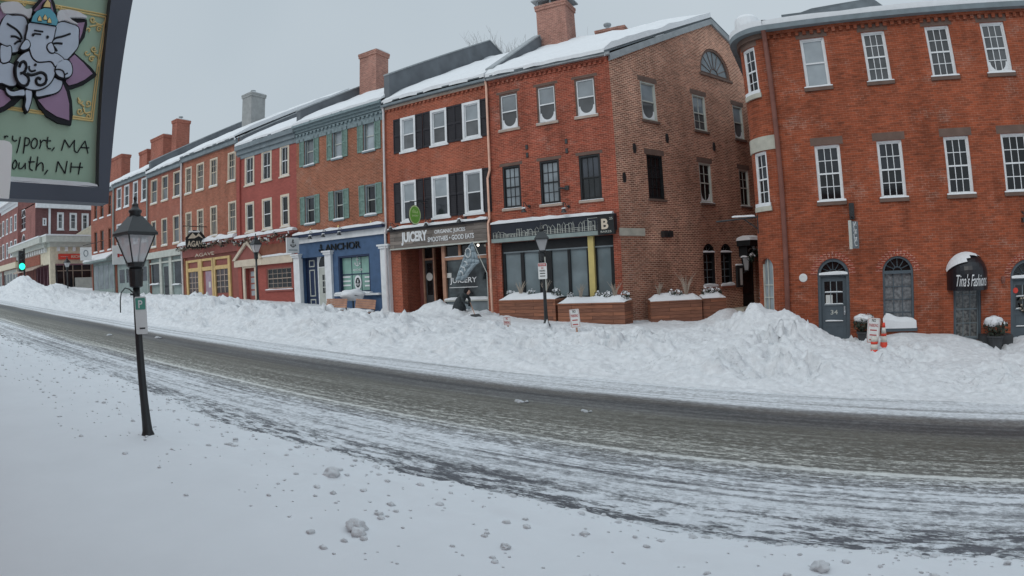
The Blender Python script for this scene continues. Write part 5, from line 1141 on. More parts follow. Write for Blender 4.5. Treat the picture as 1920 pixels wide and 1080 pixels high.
mb = MB(); c = ((D4[0] + D4[1]) / 2 + .02, zs4 - .8); rn = random.Random(3)
for k in range(60): t = rn.random() * 6.283; rr = .2 + .09 * rn.random(); mb.blob(RF.p(c[0] + rr * math.cos(t), -.08 + .06 * rn.random(), c[1] + rr * math.sin(t)), .035, k, 0 if rn.random() < .6 else 1, 1, .5)
b.part(mb, 'wreath', ['garland', 'dry_grass'], o)
s, z = RF.px(1905, 545); mb = MB(); mb.lathe((0, 0, 0), [(.001, 0), (.09, 0), (.09, .01), (.001, .01)], 16); mb.v = [RF.p(D4[0] + .22 + q.x, -.15 + q.z, z + q.y) for q in mb.v]; b.part(mb, 'door_badge', 'red_sign', o)
# shop window under the awning
z3t = RF.px(1815, 520)[1]; z3b = gz + .3
window(b, RF, A3[0], A3[1], z3b, z3t, 'door_grey', .08, (3, 2, 2), ('glass_display', 'glass_display'), rec=.16, front=-.05, sill=None, snow=0, name='shop_window', sash_mat='trim_slate')
zc_ = RF.px(1458, 500)[1]; cw0, cw1 = S0 - 1.05, S0 - .45
cl = arch(cw0, cw1, gz + .4, zc_, 8); b.holes.append((RC, cl))
# walls: flat front, rounded corner, side
def mk(fr, o, curved=None): return wall_mb(fr, o, [h for f_, h in b.holes if f_ is fr], .16, curved)
front = mk(RF, [(S0, gz - .5), (S1, gz - .5), (S1, ze), (S0, ze)])
p_ = RF.p(S1, 0, 0); front.face([p_ + Vector((0, 0, gz - .5)), p_ + Vector((0, 14, gz - .5)), p_ + Vector((0, 14, ze)), p_ + Vector((0, 0, ze))])
b.part(front, 'wall', 'brick_right')
CL = RAD * math.pi / 2
cv = mk(RC, [(S0 - CL - 12, gz - .5), (S0, gz - .5), (S0, ze), (S0 - CL - 12, ze)], [S0 - CL + CL * k / 14 for k in range(14)])
b.part(cv, 'rounded_wall', 'brick_right')
gq = MB()
for k in range(5): sa, sb = cw0 + (cw1 - cw0) * k / 5, cw0 + (cw1 - cw0) * (k + 1) / 5; gq.face([RC.p(sa, -.12, gz + .4), RC.p(sb, -.12, gz + .4), RC.p(sb, -.12, zc_ + .35), RC.p(sa, -.12, zc_ + .35)])
o = b.part(gq, 'arched_side_window', 'glass_pale')
mb = MB()
for z in [gz + .55 + .42 * k for k in range(5)]: mb.cbox(RC, cw0, cw1, -.119, -.08, z, z + .03, n=5)
mb.cbox(RC, (cw0 + cw1) / 2 - .02, (cw0 + cw1) / 2 + .02, -.119, -.081, gz + .4, zc_ + .3, n=1); mb.cbox(RC, cw0, cw0 + .06, -.119, -.06, gz + .4, zc_ + .1, n=1); mb.cbox(RC, cw1 - .06, cw1, -.119, -.06, gz + .4, zc_ + .1, n=1)
b.part(mb, 'muntin', 'grey_trim', o)
# eaves: corbel table, gutter following the round
dentils(b, RF, S0, S1, ze - .36, ze - .2, 'brick_right', .25, .12, .08)
b.part(MB().box(RF, S0, S1, .004, .1, ze - .2, ze - .05), 'brick_corbel', 'brick_right')
mb = MB().box(RF, S0, S1, .1, .34, ze - .12, ze + .06); mb.cbox(RC, S0 - CL - 6, S0 - CL, .1, .34, ze - .119, ze + .06, n=1); mb.cbox(RC, S0 - CL, S0, .1, .34, ze - .12, ze + .06, n=14); b.part(mb, 'gutter', 'trim_slate')
mb = MB(); mb.cbox(RC, S0 - CL - 6, S0 - CL, .004, .1, ze - .3, ze + .03, n=1); mb.cbox(RC, S0 - CL, S0, .004, .1, ze - .3, ze + .03, n=14); b.part(mb, 'round_cornice', 'lintel_brown')
# roof: low pitched, hipped over the round corner
yb = 34.0; zr = ze + 2.6; yr = 27.0; xl = RC.p(S0 - CL, .3, 0).x
rim = [RC.p(S0 - CL + CL * k / 12, .32, ze + .07) for k in range(13)] + [RF.p(S1, .32, ze + .07)]
ap = Vector((xl + 6.5, yr, zr)); ar = Vector((RF.p(S1, 0, 0).x, yr, zr)); mb = MB(); back = Vector((xl, yb, ze + .07)); backr = Vector((ar.x, yb, ze + .07))
for k in range(12): mb.face([rim[k], rim[k + 1], ap])
mb.face([rim[12], rim[13], ar, ap]); mb.face([back, rim[0], ap]); mb.face([backr, back, ap, ar])
ro = b.part(mb, 'roof', 'slate')
mb = MB(); up = Vector((0, 0, .2)); jit = lambda v, s: v + Vector((0, 0, .05 * noise.noise(v * .9)))
n = 30; fr_ = [jit(rim[12] + (rim[13] - rim[12]) * k / n + up + Vector((0, .05, 0)), 1) for k in range(n + 1)]; tp = [ap + (ar - ap) * k / n + up for k in range(n + 1)]
for k in range(n): mb.face([fr_[k], fr_[k + 1], tp[k + 1], tp[k]]); mb.face([fr_[k] - up, fr_[k + 1] - up, fr_[k + 1], fr_[k]])
for k in range(12): mb.face([rim[k] + up, rim[k + 1] + up, ap + up]); mb.face([rim[k], rim[k + 1], rim[k + 1] + up, rim[k] + up])
mb.face([back + up, rim[0] + up, ap + up]); b.part(mb, 'roof_snow', 'snow', ro)
q = at_y(1396, 46, 22.4); mb = MB(); mb.lathe((q.x + .1, q.y, q.z - 1.1), [(.5, 0), (.5, 1.0), (.47, 1.25), (.35, 1.38), (.001, 1.42)], 20, a0=.1); b.part(mb, 'roof_vent', 'snow', ro)
q = at_y(1545, 8, 26); mb = MB(); mb.face([(q.x - 2.2, q.y, zr + .22), (q.x + 2.6, q.y - .3, zr + .22), (q.x + 2.2, q.y, zr + .8), (q.x - .6, q.y, zr + .62)]); mb.box(WORLD, q.x - 2, q.x + 2.4, -q.y - 1.5, -q.y - .02, zr - .2, zr + .5); b.part(mb, 'roof_monitor', 'slate', ro)
# downpipe at the joint, plaque, bracket
b.part(MB().tube([RF.p(S0 + .02, .28, ze - .1), RF.p(S0 + .02, .12, ze - .5), RF.p(S0 + .02, .12, gz - .2)], .085, 10), 'downpipe', 'brown_pipe')
s, z = RF.px(1506, 521); mb = MB(); mb.lathe((0, 0, 0), [(.001, .03), (.06, .03), (.06, .04), (.13, .035), (.14, .02), (.14, 0)], 20); mb.v = [RF.p(s + q.x, q.z, z + q.y) for q in mb.v]; b.part(mb, 'round_plaque', 'sign_white')
s, z = RF.px(1879, 526); mb = MB(); mb.tube([RF.p(s, 0, z), RF.p(s, .12, z)], .04, 6); mb.lathe(RF.p(s, .12, z - .08), [(.05, 0), (.08, .1), (.07, .2), (.001, .24)], 8); b.part(mb, 'wall_lamp', 'brown_pipe')
s, z = RF.px(1917, 409); b.part(MB().tube([RF.p(s, 0, z + .2), RF.p(s, .25, z + .1), RF.p(s, .3, z)], .03, 6).box(RF, s - .12, s + .12, .2, .4, z - .15, z), 'wall_lamp', 'black_metal')
b.part(MB().box(RF, A3[1] - .1, D4[0] - .1, .01, .6, gz + .15, gz + .5), 'doorstep', 'pot')
RB = b
# ------------------------------------------------------------------ far end of the street: the corner shop across the side street
CX, CY = -68.8, 21.1
FA = Fr((CX, CY), math.pi / 2); FB = Fr((CX, CY), 0)     # face looking down the street, face along the street
FA.n = Vector((1, 0)); 
g0 = zg(-70)
b = Bld('corner_shop_building', (CX - 4, CY + 4, g0), 'low cream corner shop with a deep bracketed cornice at the far left end', 'shop')
FR = FA; fx = lambda x, y: FR.px(x, y)
s1 = fx(178, 500)[0] + 1.5; zt = fx(130, 444)[1]; zc = fx(130, 455)[1]; zf = fx(130, 473)[1]; zb = fx(130, 494)[1]
b.part(MB().box(FR, .55, s1, -.4, 0, zb, zf + .6), 'wall', 'cream_wall')
b.part(MB().box(FB, -16, -.01, -.4, 0, zb, zf + .6), 'side_wall', 'cream_wall')
b.part(MB().box(FR, -.05, .55, -.5, .05, g0 - .3, zf + .6), 'corner_column', 'cream_wall')
mb = MB().box(FR, -.2, s1, -.6, .55, zf + .6, zc); mb.box(FR, -.8, s1, -.6, 1.1, zc, zt); mb.box(FB, -16, -.6, -.6, .55, zf + .6, zc + .001); mb.box(FB, -16, -.6, -.6, 1.1, zc + .002, zt + .001); cm = b.part(mb, 'cornice', 'grey_trim')
mb = MB().box(FR, -.85, s1, -1, 1.15, zt + .002, zt + .16); mb.box(FB, -16, -1.0, -1, 1.15, zt + .003, zt + .162); b.part(mb, 'cornice_snow', 'snow', cm)
for k in range(9): b.part(MB().box(FR, .8 + k * .95, 1.1 + k * .95, .001, .3, zf + .1, zf + .58), 'bracket', 'white_paint', cm)
for k in range(14): b.part(MB().box(FB, -1.6 - k * 1.0, -1.3 - k * 1.0, .001, .3, zf + .1, zf + .58), 'bracket', 'white_paint', cm)
mb = MB().box(FR, .56, s1, -1.2, -1.1, g0 - .3, zb); b.part(mb, 'shop_window', 'glass_mid')
b.part(MB().box(FR, 3, s1, -.3, -.1, g0, g0 + 1.5), 'stall_riser', 'grey_trim')
mb = MB()
for k in range(7): mb.box(FR, .7 + k * 1.15, .8 + k * 1.15, -1.09, -1.0, g0, zb)
mb.box(FR, .56, s1, -1.09, -.98, zb - .8, zb - .7); b.part(mb, 'mullion', 'sill_stone')
b.part(MB().box(FB, -16, -.56, -1.0, -.9, g0 - .3, zb), 'side_shop_window', 'glass_mid')
mb = MB(); 
for k in range(10): mb.box(FB, -1.6 - k * 1.5, -1.4 - k * 1.5, -.89, -.5, g0, zb)
b.part(mb, 'side_pier', 'plum_paint')
b.part(MB().box(FB, -13, -4, .001, .1, zb + .15, zb + 1.3), 'side_fascia', 'brick_plain'); b.part(MB().xprism(CX - 13, CX - 3, [(CY, zb), (CY - 1.2, zb - .5), (CY - 1.2, zb - .4), (CY, zb + .12)]), 'side_awning', 'sill_stone')
b.part(MB().box(FR, .6, s1, .0, .9, zb - .2, zb - .08), 'shop_canopy', 'plum_paint')
sa, sb = fx(109, 480)[0], fx(152, 480)[0]; z0, z1 = fx(130, 486.5)[1], fx(130, 476)[1]
so_ = MB().box(FR, sa, sb, .01, .12, z0, z1)
q = FR.p((sa + sb) / 2, .06, z0)
sg = thing('shop_sign', q, 'long red shop sign with white letters on the low cream corner shop', 'sign'); so_.build('sign_board', 'red_sign', sg)
text('RICH', FR, sa + .55 * (sb - sa), sb - .15, z0 + .15, z1 - .15, .121, 'cream_paint', sg, bold=.02); MB().box(FR, sa + .25, sa + .42 * (sb - sa), .121, .14, z0 + .3, z1 - .3).build('sign_mark', 'white_paint', sg)
# the upper brick block standing behind the shop cornice
b = Bld('brick_block_building', (CX - 8, CY + 6, g0), 'dull plum brick block with round headed white windows rising behind the low corner shop')
UF = FA.off(-8); UB = Fr((CX - 8, CY + .5), 0); zt2 = max(UF.px(130, 391)[1] + .6, UF.px(130, 399)[1] + 1.0); zb2 = g0 + 1
ux = lambda x: UF.px(x, 410)[0]
for pa, pb, ya, yb in ((107, 119.5, 399, 431), (130.5, 144, 399, 431), (153, 166, 399, 431)): window(b, UF, ux(pa), ux(pb), UF.px(130, yb)[1], UF.px(130, ya)[1], 'white_paint', .22, (2, 2, 1), ('glass_mid', 'glass_screen'), front=.04, sill='white_paint', snow=0)
window(b, UF, ux(80), ux(87), UF.px(84, 423)[1], UF.px(84, 409)[1], 'white_paint', .15, (1, 1, 1), ('glass_mid', 'glass_mid'), front=.04, sill=None, snow=0)
s2 = ux(175) + 2; mb = wall_mb(UF, [(.5, zb2), (s2, zb2), (s2, zt2), (.5, zt2)], [h for f_, h in b.holes if f_ is UF])
b.part(mb, 'wall', 'brick_dark')
archwin(b, UB, UB.px(39, 410)[0], UB.px(48, 410)[0], UB.px(43, 432)[1], UB.px(43, 408)[1], 'white_paint', .1, 'glass_mid', 2, 2, 2, .2, 'white_paint', 0, 'round_headed_window')
archwin(b, UB, UB.px(40, 460)[0], UB.px(47.5, 460)[0], UB.px(43, 464)[1], UB.px(43, 454)[1], 'white_paint', .1, 'glass_mid', 2, 2, 2, .2, None, 0, 'round_headed_window')
xw = UB.px(32, 420)[0]; mb = wall_mb(UB, [(xw, zb2), (0, zb2), (0, zt2), (xw, zt2)], [h for f_, h in b.holes if f_ is UB]); b.part(mb, 'side_wall', 'brick_far')
o = b.part(MB().box(UF, ux(81), s2, .0, .5, zt2 - .7, zt2).box(UF, .5, 1.6, 0, .4, zt2 - .7, zt2), 'cornice', 'white_paint')
b.part(MB().tube([UF.p(ux(92.5), .1, zt2 - .6), UF.p(ux(92.5), .1, zb2)], .16, 6), 'downpipe', 'white_paint')
b.part(MB().box(UF, .5, s2, -10, -.4, zt2 - .2, zt2 - .05), 'roof', 'snow')
mb = MB(); sA_, sB_ = ux(130), ux(172); mb.prism(UF, [(sA_, zt), (sB_, zt), (sB_, UF.px(150, 425)[1] + .3), (sA_, UF.px(150, 433)[1] - .9)], .3, 1.6); b.part(mb, 'stair_hood', 'cream_wall')
# two more fronts beyond, running on down the street
def farfront(x0, x1, y, top, mat, label, wcols, wpx, cor):
    b = Bld('brick_street_building', ((x0 + x1) / 2, y, zg(-76)), label); fr = Fr((0, y), 0); g0 = zg(-76)
    z1 = top; rowz = [(g0 + 4.9, g0 + 7.0), (g0 + 8.2, g0 + 10.3)]
    for k in range(wcols):
        s = x0 + (x1 - x0) * (k + .5) / wcols; w = (x1 - x0) / wcols * .26
        for za, zb_ in rowz: window(b, fr, s - w, s + w, za, zb_, wpx, .12, (1, 1, 1), ('glass_mid', 'glass_mid'), front=.02, sill='white_paint', snow=.06)
    b.holes.append((fr, rect(x0 + .4, x1 - .4, g0 - .1, g0 + 3.2)))
    shell(b, fr, [(x0, g0 - .5), (x1, g0 - .5), (x1, z1), (x0, z1)], mat, x0, x1, z1, y + 10)
    o = b.part(MB().box(fr, x0 + .3, x1 - .3, -.4, -.2, g0 - .2, g0 + 3.3), 'shopfront', 'grey_trim'); mb = MB()
    for k in range(wcols + 1): s = x0 + .4 + (x1 - x0 - .8) * k / (wcols + 1); mb.box(fr, s + .2, s + (x1 - x0 - .8) / (wcols + 1) - .2, -.199, -.19, g0 + .6, g0 + 2.7)
    b.part(mb, 'pane', 'glass_mid', o)
    b.part(MB().box(fr, x0, x1, .004, .35, g0 + 3.25, g0 + 4.0), 'shop_cornice', 'cream_wall')
    cornice(b, fr, x0, x1, z1 - 1.0, z1 + .1, cor, 3, .9); b.part(MB().box(fr, x0, x1, -9.5, .8, z1 + .101, z1 + .25), 'roof_snow', 'snow')
xa = Fr((0, 21.1), 0).px(33, 430)[0]
za = Fr((0, 21.1), 0).px(25, 382)[1]
farfront(xa - 10, xa, 21.1, za + .3, 'brick_far', 'ornate tall brick front with bracketed white cornice beyond the low corner shop', 4, 'white_paint', 'white_paint')
farfront(xa - 34, xa - 10.2, 21.3, za + .4, 'brick_far', 'farthest brick street front with close set windows at the left edge of the photo', 11, 'sill_stone', 'brick_far')
# the house across the road that carries the hanging sign (behind the camera)
b = Bld('near_brick_building', (-9, -1.2, zg(-9)), 'near side brick house that the painted hanging sign projects from, standing behind the camera')
NF = Fr((0, -.75), math.pi); 
for k in range(9):
    for za, zb_ in ((4.2, 6.0),): window(b, NF, -6 + 3.4 * k - .5, -6 + 3.4 * k + .5, za, zb_, 'white_paint', .08, (3, 2, 2), ('glass_dark', 'glass_mid'), sill='stone', snow=.04)
mb = wall_mb(NF, [(-9, -.6), (26, -.2), (26, 7.4), (-9, 7.4)], [h for f_, h in b.holes if f_ is NF]); mb.face([NF.p(-9, -8, -.5), NF.p(-9, 0, -.5), NF.p(-9, 0, 7.4), NF.p(-9, -8, 7.4)]); mb.face([NF.p(26, -8, -.5), NF.p(26, 0, -.5), NF.p(26, 0, 7.4), NF.p(26, -8, 7.4)]); b.part(mb, 'wall', 'brick_plain')
b.part(MB().box(NF, -9.2, 26.2, -8.2, .25, 7.401, 7.6), 'roof', 'snow')
# ------------------------------------------------------------------ street lamps
def lamp_at(loc, label, first=[None]):
    if first[0] is None:
        t = thing('street_lamp', (0, 0, 0), label, 'street lamp', 'black lantern street lamps'); first[0] = t; rt = t
        q = MB(); q.lathe((0, 0, 0), [(.145, -.3), (.145, .03), (.13, .05), (.11, .09), (.085, .16), (.075, .3), (.066, .6), (.06, 1.5), (.056, 2.42)], 14); q.build('pole', 'black_metal', rt, True)
        q = MB(); q.lathe((0, 0, 0), [(.06, 2.38), (.105, 2.4), (.118, 2.62), (.125, 2.66), (.1, 2.68), (.14, 2.71), (.15, 2.75), (.001, 2.76)], 14); q.build('pole_sleeve', 'black_metal', rt)
        zb, zt, wb, wt = 2.76, 3.19, .1, .235; A = R(28)
        P = lambda k, w, z: Vector((w * 1.414 * math.cos(A + math.pi / 2 * k), w * 1.414 * math.sin(A + math.pi / 2 * k), z))
        lan = MB()
        for k in range(4):
            lan.tube([P(k, wb, zb), P(k, wt, zt)], .014, 4); lan.tube([P(k, wb, zb), P(k + 1, wb, zb)], .016, 4); lan.tube([P(k, wt, zt), P(k + 1, wt, zt)], .02, 4)
        lo = lan.build('lantern_frame', 'black_metal', rt)
        g = MB()
        for k in range(4): g.face([P(k, wb, zb), P(k + 1, wb, zb), P(k + 1, wt, zt), P(k, wt, zt)])
        g.build('lantern_glass', 'lamp_glass', lo)
        rf = MB()
        for (w0, z0), (w1, z1) in (((wt + .035, zt - .01), (wt + .03, zt + .03)), ((wt + .03, zt + .03), (.1, zt + .27)), ((.1, zt + .27), (.085, zt + .29))):
            for k in range(4): rf.face([P(k, w0, z0), P(k + 1, w0, z0), P(k + 1, w1, z1), P(k, w1, z1)])
        rf.face([P(k, wt + .035, zt - .01) for k in range(4)][::-1]); rf.face([P(k, .085, zt + .29) for k in range(4)]); rf.build('lantern_roof', 'black_metal', rt)
        f = MB(); f.lathe((0, 0, zt + .28), [(.1, 0), (.09, .05), (.11, .07), (.11, .1), (.07, .12), (.05, .17), (.055, .19), (.03, .21), (.02, .25), (.032, .28), (.026, .31), (.001, .34)], 12); f.build('finial', 'black_metal', rt, True)
    else:
        rt = first[0].copy(); COL.objects.link(rt); rt['label'] = label
        for ch in first[0].children:
            c = ch.copy(); COL.objects.link(c); c.parent = rt
            for g in ch.children: d = g.copy(); COL.objects.link(d); d.parent = c
    rt.location = loc; return rt
q = at_y(279, 826, 3.72); NL = lamp_at((q.x, q.y, q.z), 'nearest black street lamp, its lantern and pole standing in the smooth foreground snow')
NL.rotation_euler = (0, R(.6), R(20))
q = at_y(1024.5, 610, 18.8); FLp = q.copy(); fl = lamp_at((q.x, q.y, q.z), 'black street lamp in front of the dark corner shopfront carrying a red and white sign'); fl.rotation_euler = (0, R(-.6), R(45 - 28 + 25))
q = at_y(484, 568, 19.0); fl = lamp_at((q.x, q.y, q.z), 'black street lamp in front of the dark red painted house with the pediment'); fl.rotation_euler = (0, 0, R(10))
q = at_y(128, 556, 19.0); fl = lamp_at((q.x, q.y, q.z), 'small distant black street lamp in front of the low cream corner shop'); fl.rotation_euler = (0, 0, R(30))
NL.scale = (.915,) * 3
for o_ in COL.objects:
    if o_.get('category') == 'street lamp' and o_ is not NL: o_.scale = (.97,) * 3
bpy.context.view_layer.update()
# ---- sign panels
def plate(fr, s, z, w, h, d, t=.012, r=.04, m=0, mb=None):
    mb = mb or MB(); lo = []
    for cx, cz, a in ((s + w / 2 - r, z + h / 2 - r, 0), (s - w / 2 + r, z + h / 2 - r, 90), (s - w / 2 + r, z - h / 2 + r, 180), (s + w / 2 - r, z - h / 2 + r, 270)):
        lo += [(cx + r * math.cos(R(a + 30 * k)), cz + r * math.sin(R(a + 30 * k))) for k in range(4)]
    mb.prism(fr, lo, d, d + t, m); return mb
# tow zone sign on the far lamp
P0 = Fr((FLp.x, FLp.y), R(-14)); zc = at_y(1019.5, 508, 18.75).z
t = thing('parking_sign', (FLp.x, FLp.y - .12, zc - .33), 'red and white no parking sign strapped to the lamp before the corner shopfront', 'sign', 'no parking signs')
plate(P0, 0, zc, .40, .58, .075).build('sign_plate', 'sign_white', t); MB().box(P0, -.18, .18, .088, .092, zc + .17, zc + .27).build('sign_header', 'sign_red', t)
MB().box(P0, .1, .13, .04, .07, zc - .7, zc + .5).build('mounting_strap', 'grey_trim', t)
text('TOW ZONE', P0, -.15, .15, zc + .19, zc + .25, .0925, 'sign_white', t, ext=.003, bold=.01)
for k, w in enumerate(('NO', 'PARKING')): l = {'NO': .05}.get(w, .13); text(w, P0, -l, l, zc + .07 - k * .095, zc + .135 - k * .095, .088, 'sign_red' if k == 0 else 'black_paint', t, ext=.003, bold=.012)
for k in (2, 3): MB().box(P0, -.12, .12, .088, .091, zc + .09 - k * .095, zc + .12 - k * .095).build('sign_mark', 'black_paint', t)
# sign on the near lamp
nb = NL.location; P1 = Fr((nb.x + .0, nb.y), R(58)); z0, z1 = at_y(266, 629, 3.6).z, at_y(263, 556, 3.6).z; zc = (z0 + z1) / 2
t = thing('parking_sign', (nb.x + .12, nb.y - .1, z0), 'green topped white parking sign on the nearest lamp post', 'sign', 'no parking signs')
sc_ = .075
mb = plate(P1, sc_, zc, .165, z1 - z0, .06, .03, .02); mb.build('sign_plate', 'sign_white', t)
plate(P1, sc_, z1 - .1, .14, .16, .091, .004, .01).build('sign_header', 'sign_green', t); MB().box(P1, sc_ - .03, sc_ + .05, .0915, .094, z0 + .07, z0 + .09).build('sign_arrow', 'pot', t)
text('P', P1, sc_ - .03, sc_ + .03, z1 - .16, z1 - .05, .0952, 'sign_white', t, ext=.002, bold=.02)
mb = MB(); mb.tube([P1.p(sc_ - .04, .05, z1 - .02), P1.p(sc_ - .04, .05, z1 + .26)], .012, 6); mb.box(P1, sc_ - .08, sc_ + .0, .02, .09, z1 + .24, z1 + .29); mb.box(P1, -.07, sc_ - .02, -.08, .06, z1 + .02, z1 + .05); mb.build('mounting_bracket', 'black_metal', t)
# curved iron hook on the near lamp
u = Vector((-.35, -.9, 0)).normalized(); B0 = Vector((nb.x - .01, nb.y, z1 + .03)); mb = MB()
mb.tube([B0, B0 + u * .08 + Vector((0, 0, .08)), B0 + u * .14 + Vector((0, 0, .1)), B0 + u * .2 + Vector((0, 0, .04)), B0 + u * .22 + Vector((0, 0, -.08)), B0 + u * .225 + Vector((0, 0, -.24))], .009, 6)
o = mb.build('banner_hook', 'black_metal', NL); 
o.data.transform((NL.matrix_world.inverted() @ Matrix.Translation(NL.location)))
# ---- temporary signs stuck in the snow
def snow_sign(px, py, Y, w, h, words, label, red=False, tilt=0, short=0):
    q = at_y(px, py, Y); fr = Fr((q.x, q.y), R(-12)); z = q.z
    t = thing('parking_sign', (q.x, q.y, z - h / 2 - short), label, 'sign', 'no parking signs')
    for hh in ([0] if not short else [0]):
        plate(fr, 0, z, w, h, 0, .01, .03).build('sign_plate', 'sign_white', t)
    n = len(words)
    for k, wd in enumerate(words):
        if wd == '-':
            zz = z + h / 2 - h * (k + .55) / (n + .25); MB().box(fr, -w * .28, w * .28, .0105, .013, zz - .012, zz + .022).build('sign_mark', 'sign_red', t); continue
        l = w * .36 if len(wd) > 3 else w * .16; zz = z + h / 2 - h * (k + .82) / (n + .25)
        text(wd, fr, -l, l, zz, zz + h * .62 / n, .0105, 'sign_red' if red or k % 2 else 'black_paint', t, ext=.003, bold=.015)
    mb = MB(); mb.tube([fr.p(sx_ * (w / 2 - .025), .011, z + sz_ * (h / 2 - .025)) for sx_, sz_ in ((-1, -1), (1, -1), (1, 1), (-1, 1), (-1, -1))], .006, 4); mb.build('sign_border', 'sign_red', t)
    MB().box(fr, -.02, .02, -.05, -.002, z - h / 2 - .7, z + h * .3).build('post', 'bench_wood', t)
    if tilt: t.rotation_euler = (0, R(tilt), 0)
    return t
snow_sign(951, 602, 17.4, .33, .3, ['NO', 'PARKING'], 'low no parking sign half buried in the snow bank left of the lamp', True)
snow_sign(1079.5, 597, 17.4, .38, .6, ['NO', 'PARKING', '-', '-'], 'taller leaning no parking sign in the snow bank before the right long planter', False, -5)
snow_sign(1636, 620, 17.6, .36, .72, ['NO', 'PARKING', '-', '-', '-'], 'pinkish no parking sign leaning beside the two orange cones', False, 4)
# ---- cones
def cone(px, py, Y, h, label, rot=0, tube_=False):
    q = at_y(px, py, Y); t = thing('traffic_cone', q, label, 'traffic cone', 'orange and white traffic cones')
    r0, r1 = (.105, .1) if tube_ else (.13, .035)
    rr = lambda f: r0 + (r1 - r0) * f
    bands = [(0, .28, 'cone_orange'), (.28, .5, 'cone_white'), (.5, .6, 'cone_orange'), (.6, .82, 'cone_white'), (.82, 1, 'cone_orange')] if not tube_ else [(0, .3, 'cone_orange'), (.3, .6, 'cone_white'), (.6, .75, 'cone_orange'), (.75, 1, 'cone_white')]
    body = None
    for a, c, m_ in bands:
        mb = MB().lathe(q, [(rr(a), h * a - (.15 if a == 0 else 0)), (rr(c), h * c)] + ([(.001, h * c)] if c == 1 else []), 16)
        o = mb.build('cone_body' if body is None else 'reflective_band' if 'white' in m_ else 'orange_band', m_, body or t, True); body = body or o
    if not tube_: MB().lathe(q, [(.2, -.05), (.2, .0), (.14, .02)], 4, a0=.5).build('cone_base', 'cone_orange', t)
    return t
cone(1657, 655, 18.1, .78, 'taller pointed orange and white traffic cone in the snow before the arched window', 0)
cone(1639, 665, 17.5, .5, 'short orange and white barrel cone below the pinkish leaning sign', 0, True)
# ---- planters
def leafball(mb, c, r, n, size, m=(0, 1), seed=1, sq=1.0):
    rn = random.Random(seed); c = Vector(c)
    for k in range(n):
        v = Vector((rn.gauss(0, 1), rn.gauss(0, 1), rn.gauss(0, 1))).normalized() * r * (.55 + .5 * rn.random()); v.z *= sq
        a = Vector((rn.gauss(0, 1), rn.gauss(0, 1), rn.gauss(0, 1))).normalized(); d = a.cross(v).normalized() if a.cross(v).length > 1e-4 else Vector((1, 0, 0)); e = d.cross(a).normalized()
        s = size * (.6 + .8 * rn.random()); p = c + v
        mb.face([p - d * s, p + e * s * .5, p + d * s, p - e * s * .5], m[1] if (v.z > r * .25 * sq and rn.random() < .75) else m[0])
    return mb
def drygrass(mb, c, h, n, seed):
    rn = random.Random(seed); c = Vector(c)
    for k in range(n):
        a = rn.random() * 6.283; l = h * (.6 + .5 * rn.random()); sp = .15 + .38 * rn.random(); d = Vector((math.cos(a), math.sin(a), 0))
        mb.tube([c + d * .03, c + d * sp * l * .4 + Vector((0, 0, l * .6)), c + d * sp * l + Vector((0, 0, l))], .012, 3, 0, .004, False)
    return mb
def planter(fr, s0, s1, d0, d1, z0, z1, label, plants, seed):
    q = fr.p((s0 + s1) / 2, (d0 + d1) / 2, z0); t = thing('planter', q, label, 'planter', 'long wooden planters')
    mb = MB().box(fr, s0, s1, d0, d1, z0, z1 - .05); body = mb.build('planter_box', 'planter_wood', t)
    mb = MB().box(fr, s0 - .03, s1 + .03, d0 - .03, d1 + .03, z1 - .049, z1); mb.build('planter_rim', 'planter_wood', t)
    mb = MB(); n = int((s1 - s0) / .12); g = []
    for i in range(n + 1):
        row = []
        for j in range(6):
            v = j / 5; s = s0 + (s1 - s0) * i / n; d = d1 + (d0 - d1) * v
            h = (.02 if j in (0,) else .05 + .2 * math.sin(v * 2.2) * (1 + .5 * noise.noise(Vector((s * 1.6, v * 2, seed))))) * min(1, .3 + min(i, n - i) * .35)
            row.append(fr.p(s, d, z1 + h))
        g.append(row)
    for i in range(n):
        for j in range(5): mb.face([g[i][j], g[i + 1][j], g[i + 1][j + 1], g[i][j + 1]])
    mb.face([g[i][0] for i in range(n + 1)][::-1] + [fr.p(s0, d1, z1), fr.p(s1, d1, z1)]); mb.build('planter_snow', 'snow', t)
    for k, (f_, kind) in enumerate(plants):
        c = fr.p(s0 + (s1 - s0) * f_, (d0 + d1) / 2 - .05, z1 + .12); mb = MB()
        if kind == 'g': drygrass(mb, c, .62, 26, seed + k).build('dry_plant', 'dry_grass', t)
        elif kind == 't': drygrass(mb, c, .95, 22, seed + k).build('dry_plant', 'dry_grass', t)
        else: leafball(mb, c + Vector((0, 0, .1)), .2, 110, .05, seed=seed + k).build('winter_plant', ['shrub_green', 'snow'], t)
    return t
PY = 20.55
pf = Fr((0, PY + .9), R(-1.5))
def psp(px, py): return pf.px(px, py, .9)
za = psp(990, 562)[1]; zb_ = psp(990, 592)[1] - .35
planter(pf, psp(935.5, 570)[0], psp(1041, 570)[0], 0, .9, zb_, za, 'long wooden planter under the left half of the dark shopfront window', [(.12, 'b'), (.3, 'g'), (.5, 'b'), (.74, 'g'), (.93, 'b')], 11)
za2 = psp(1110, 568)[1]
planter(pf, psp(1046.5, 570)[0], psp(1172, 580)[0], 0, .95, zb_ - .15, za2, 'long wooden planter at the corner below the yellow post and right window', [(.12, 'b'), (.28, 'g'), (.55, 'b'), (.7, 'b'), (.8, 'g'), (.95, 'b')], 12)
GP = Fr(G.p(0, 2.3, 0).xy, GA - R(38)); gp = Fr(at_y(1220, 585, 22.2).xy, R(24))
s0, z1 = gp.px(1220, 571); s1, z1b = gp.px(1316, 556); zz = zg(-5) + .1
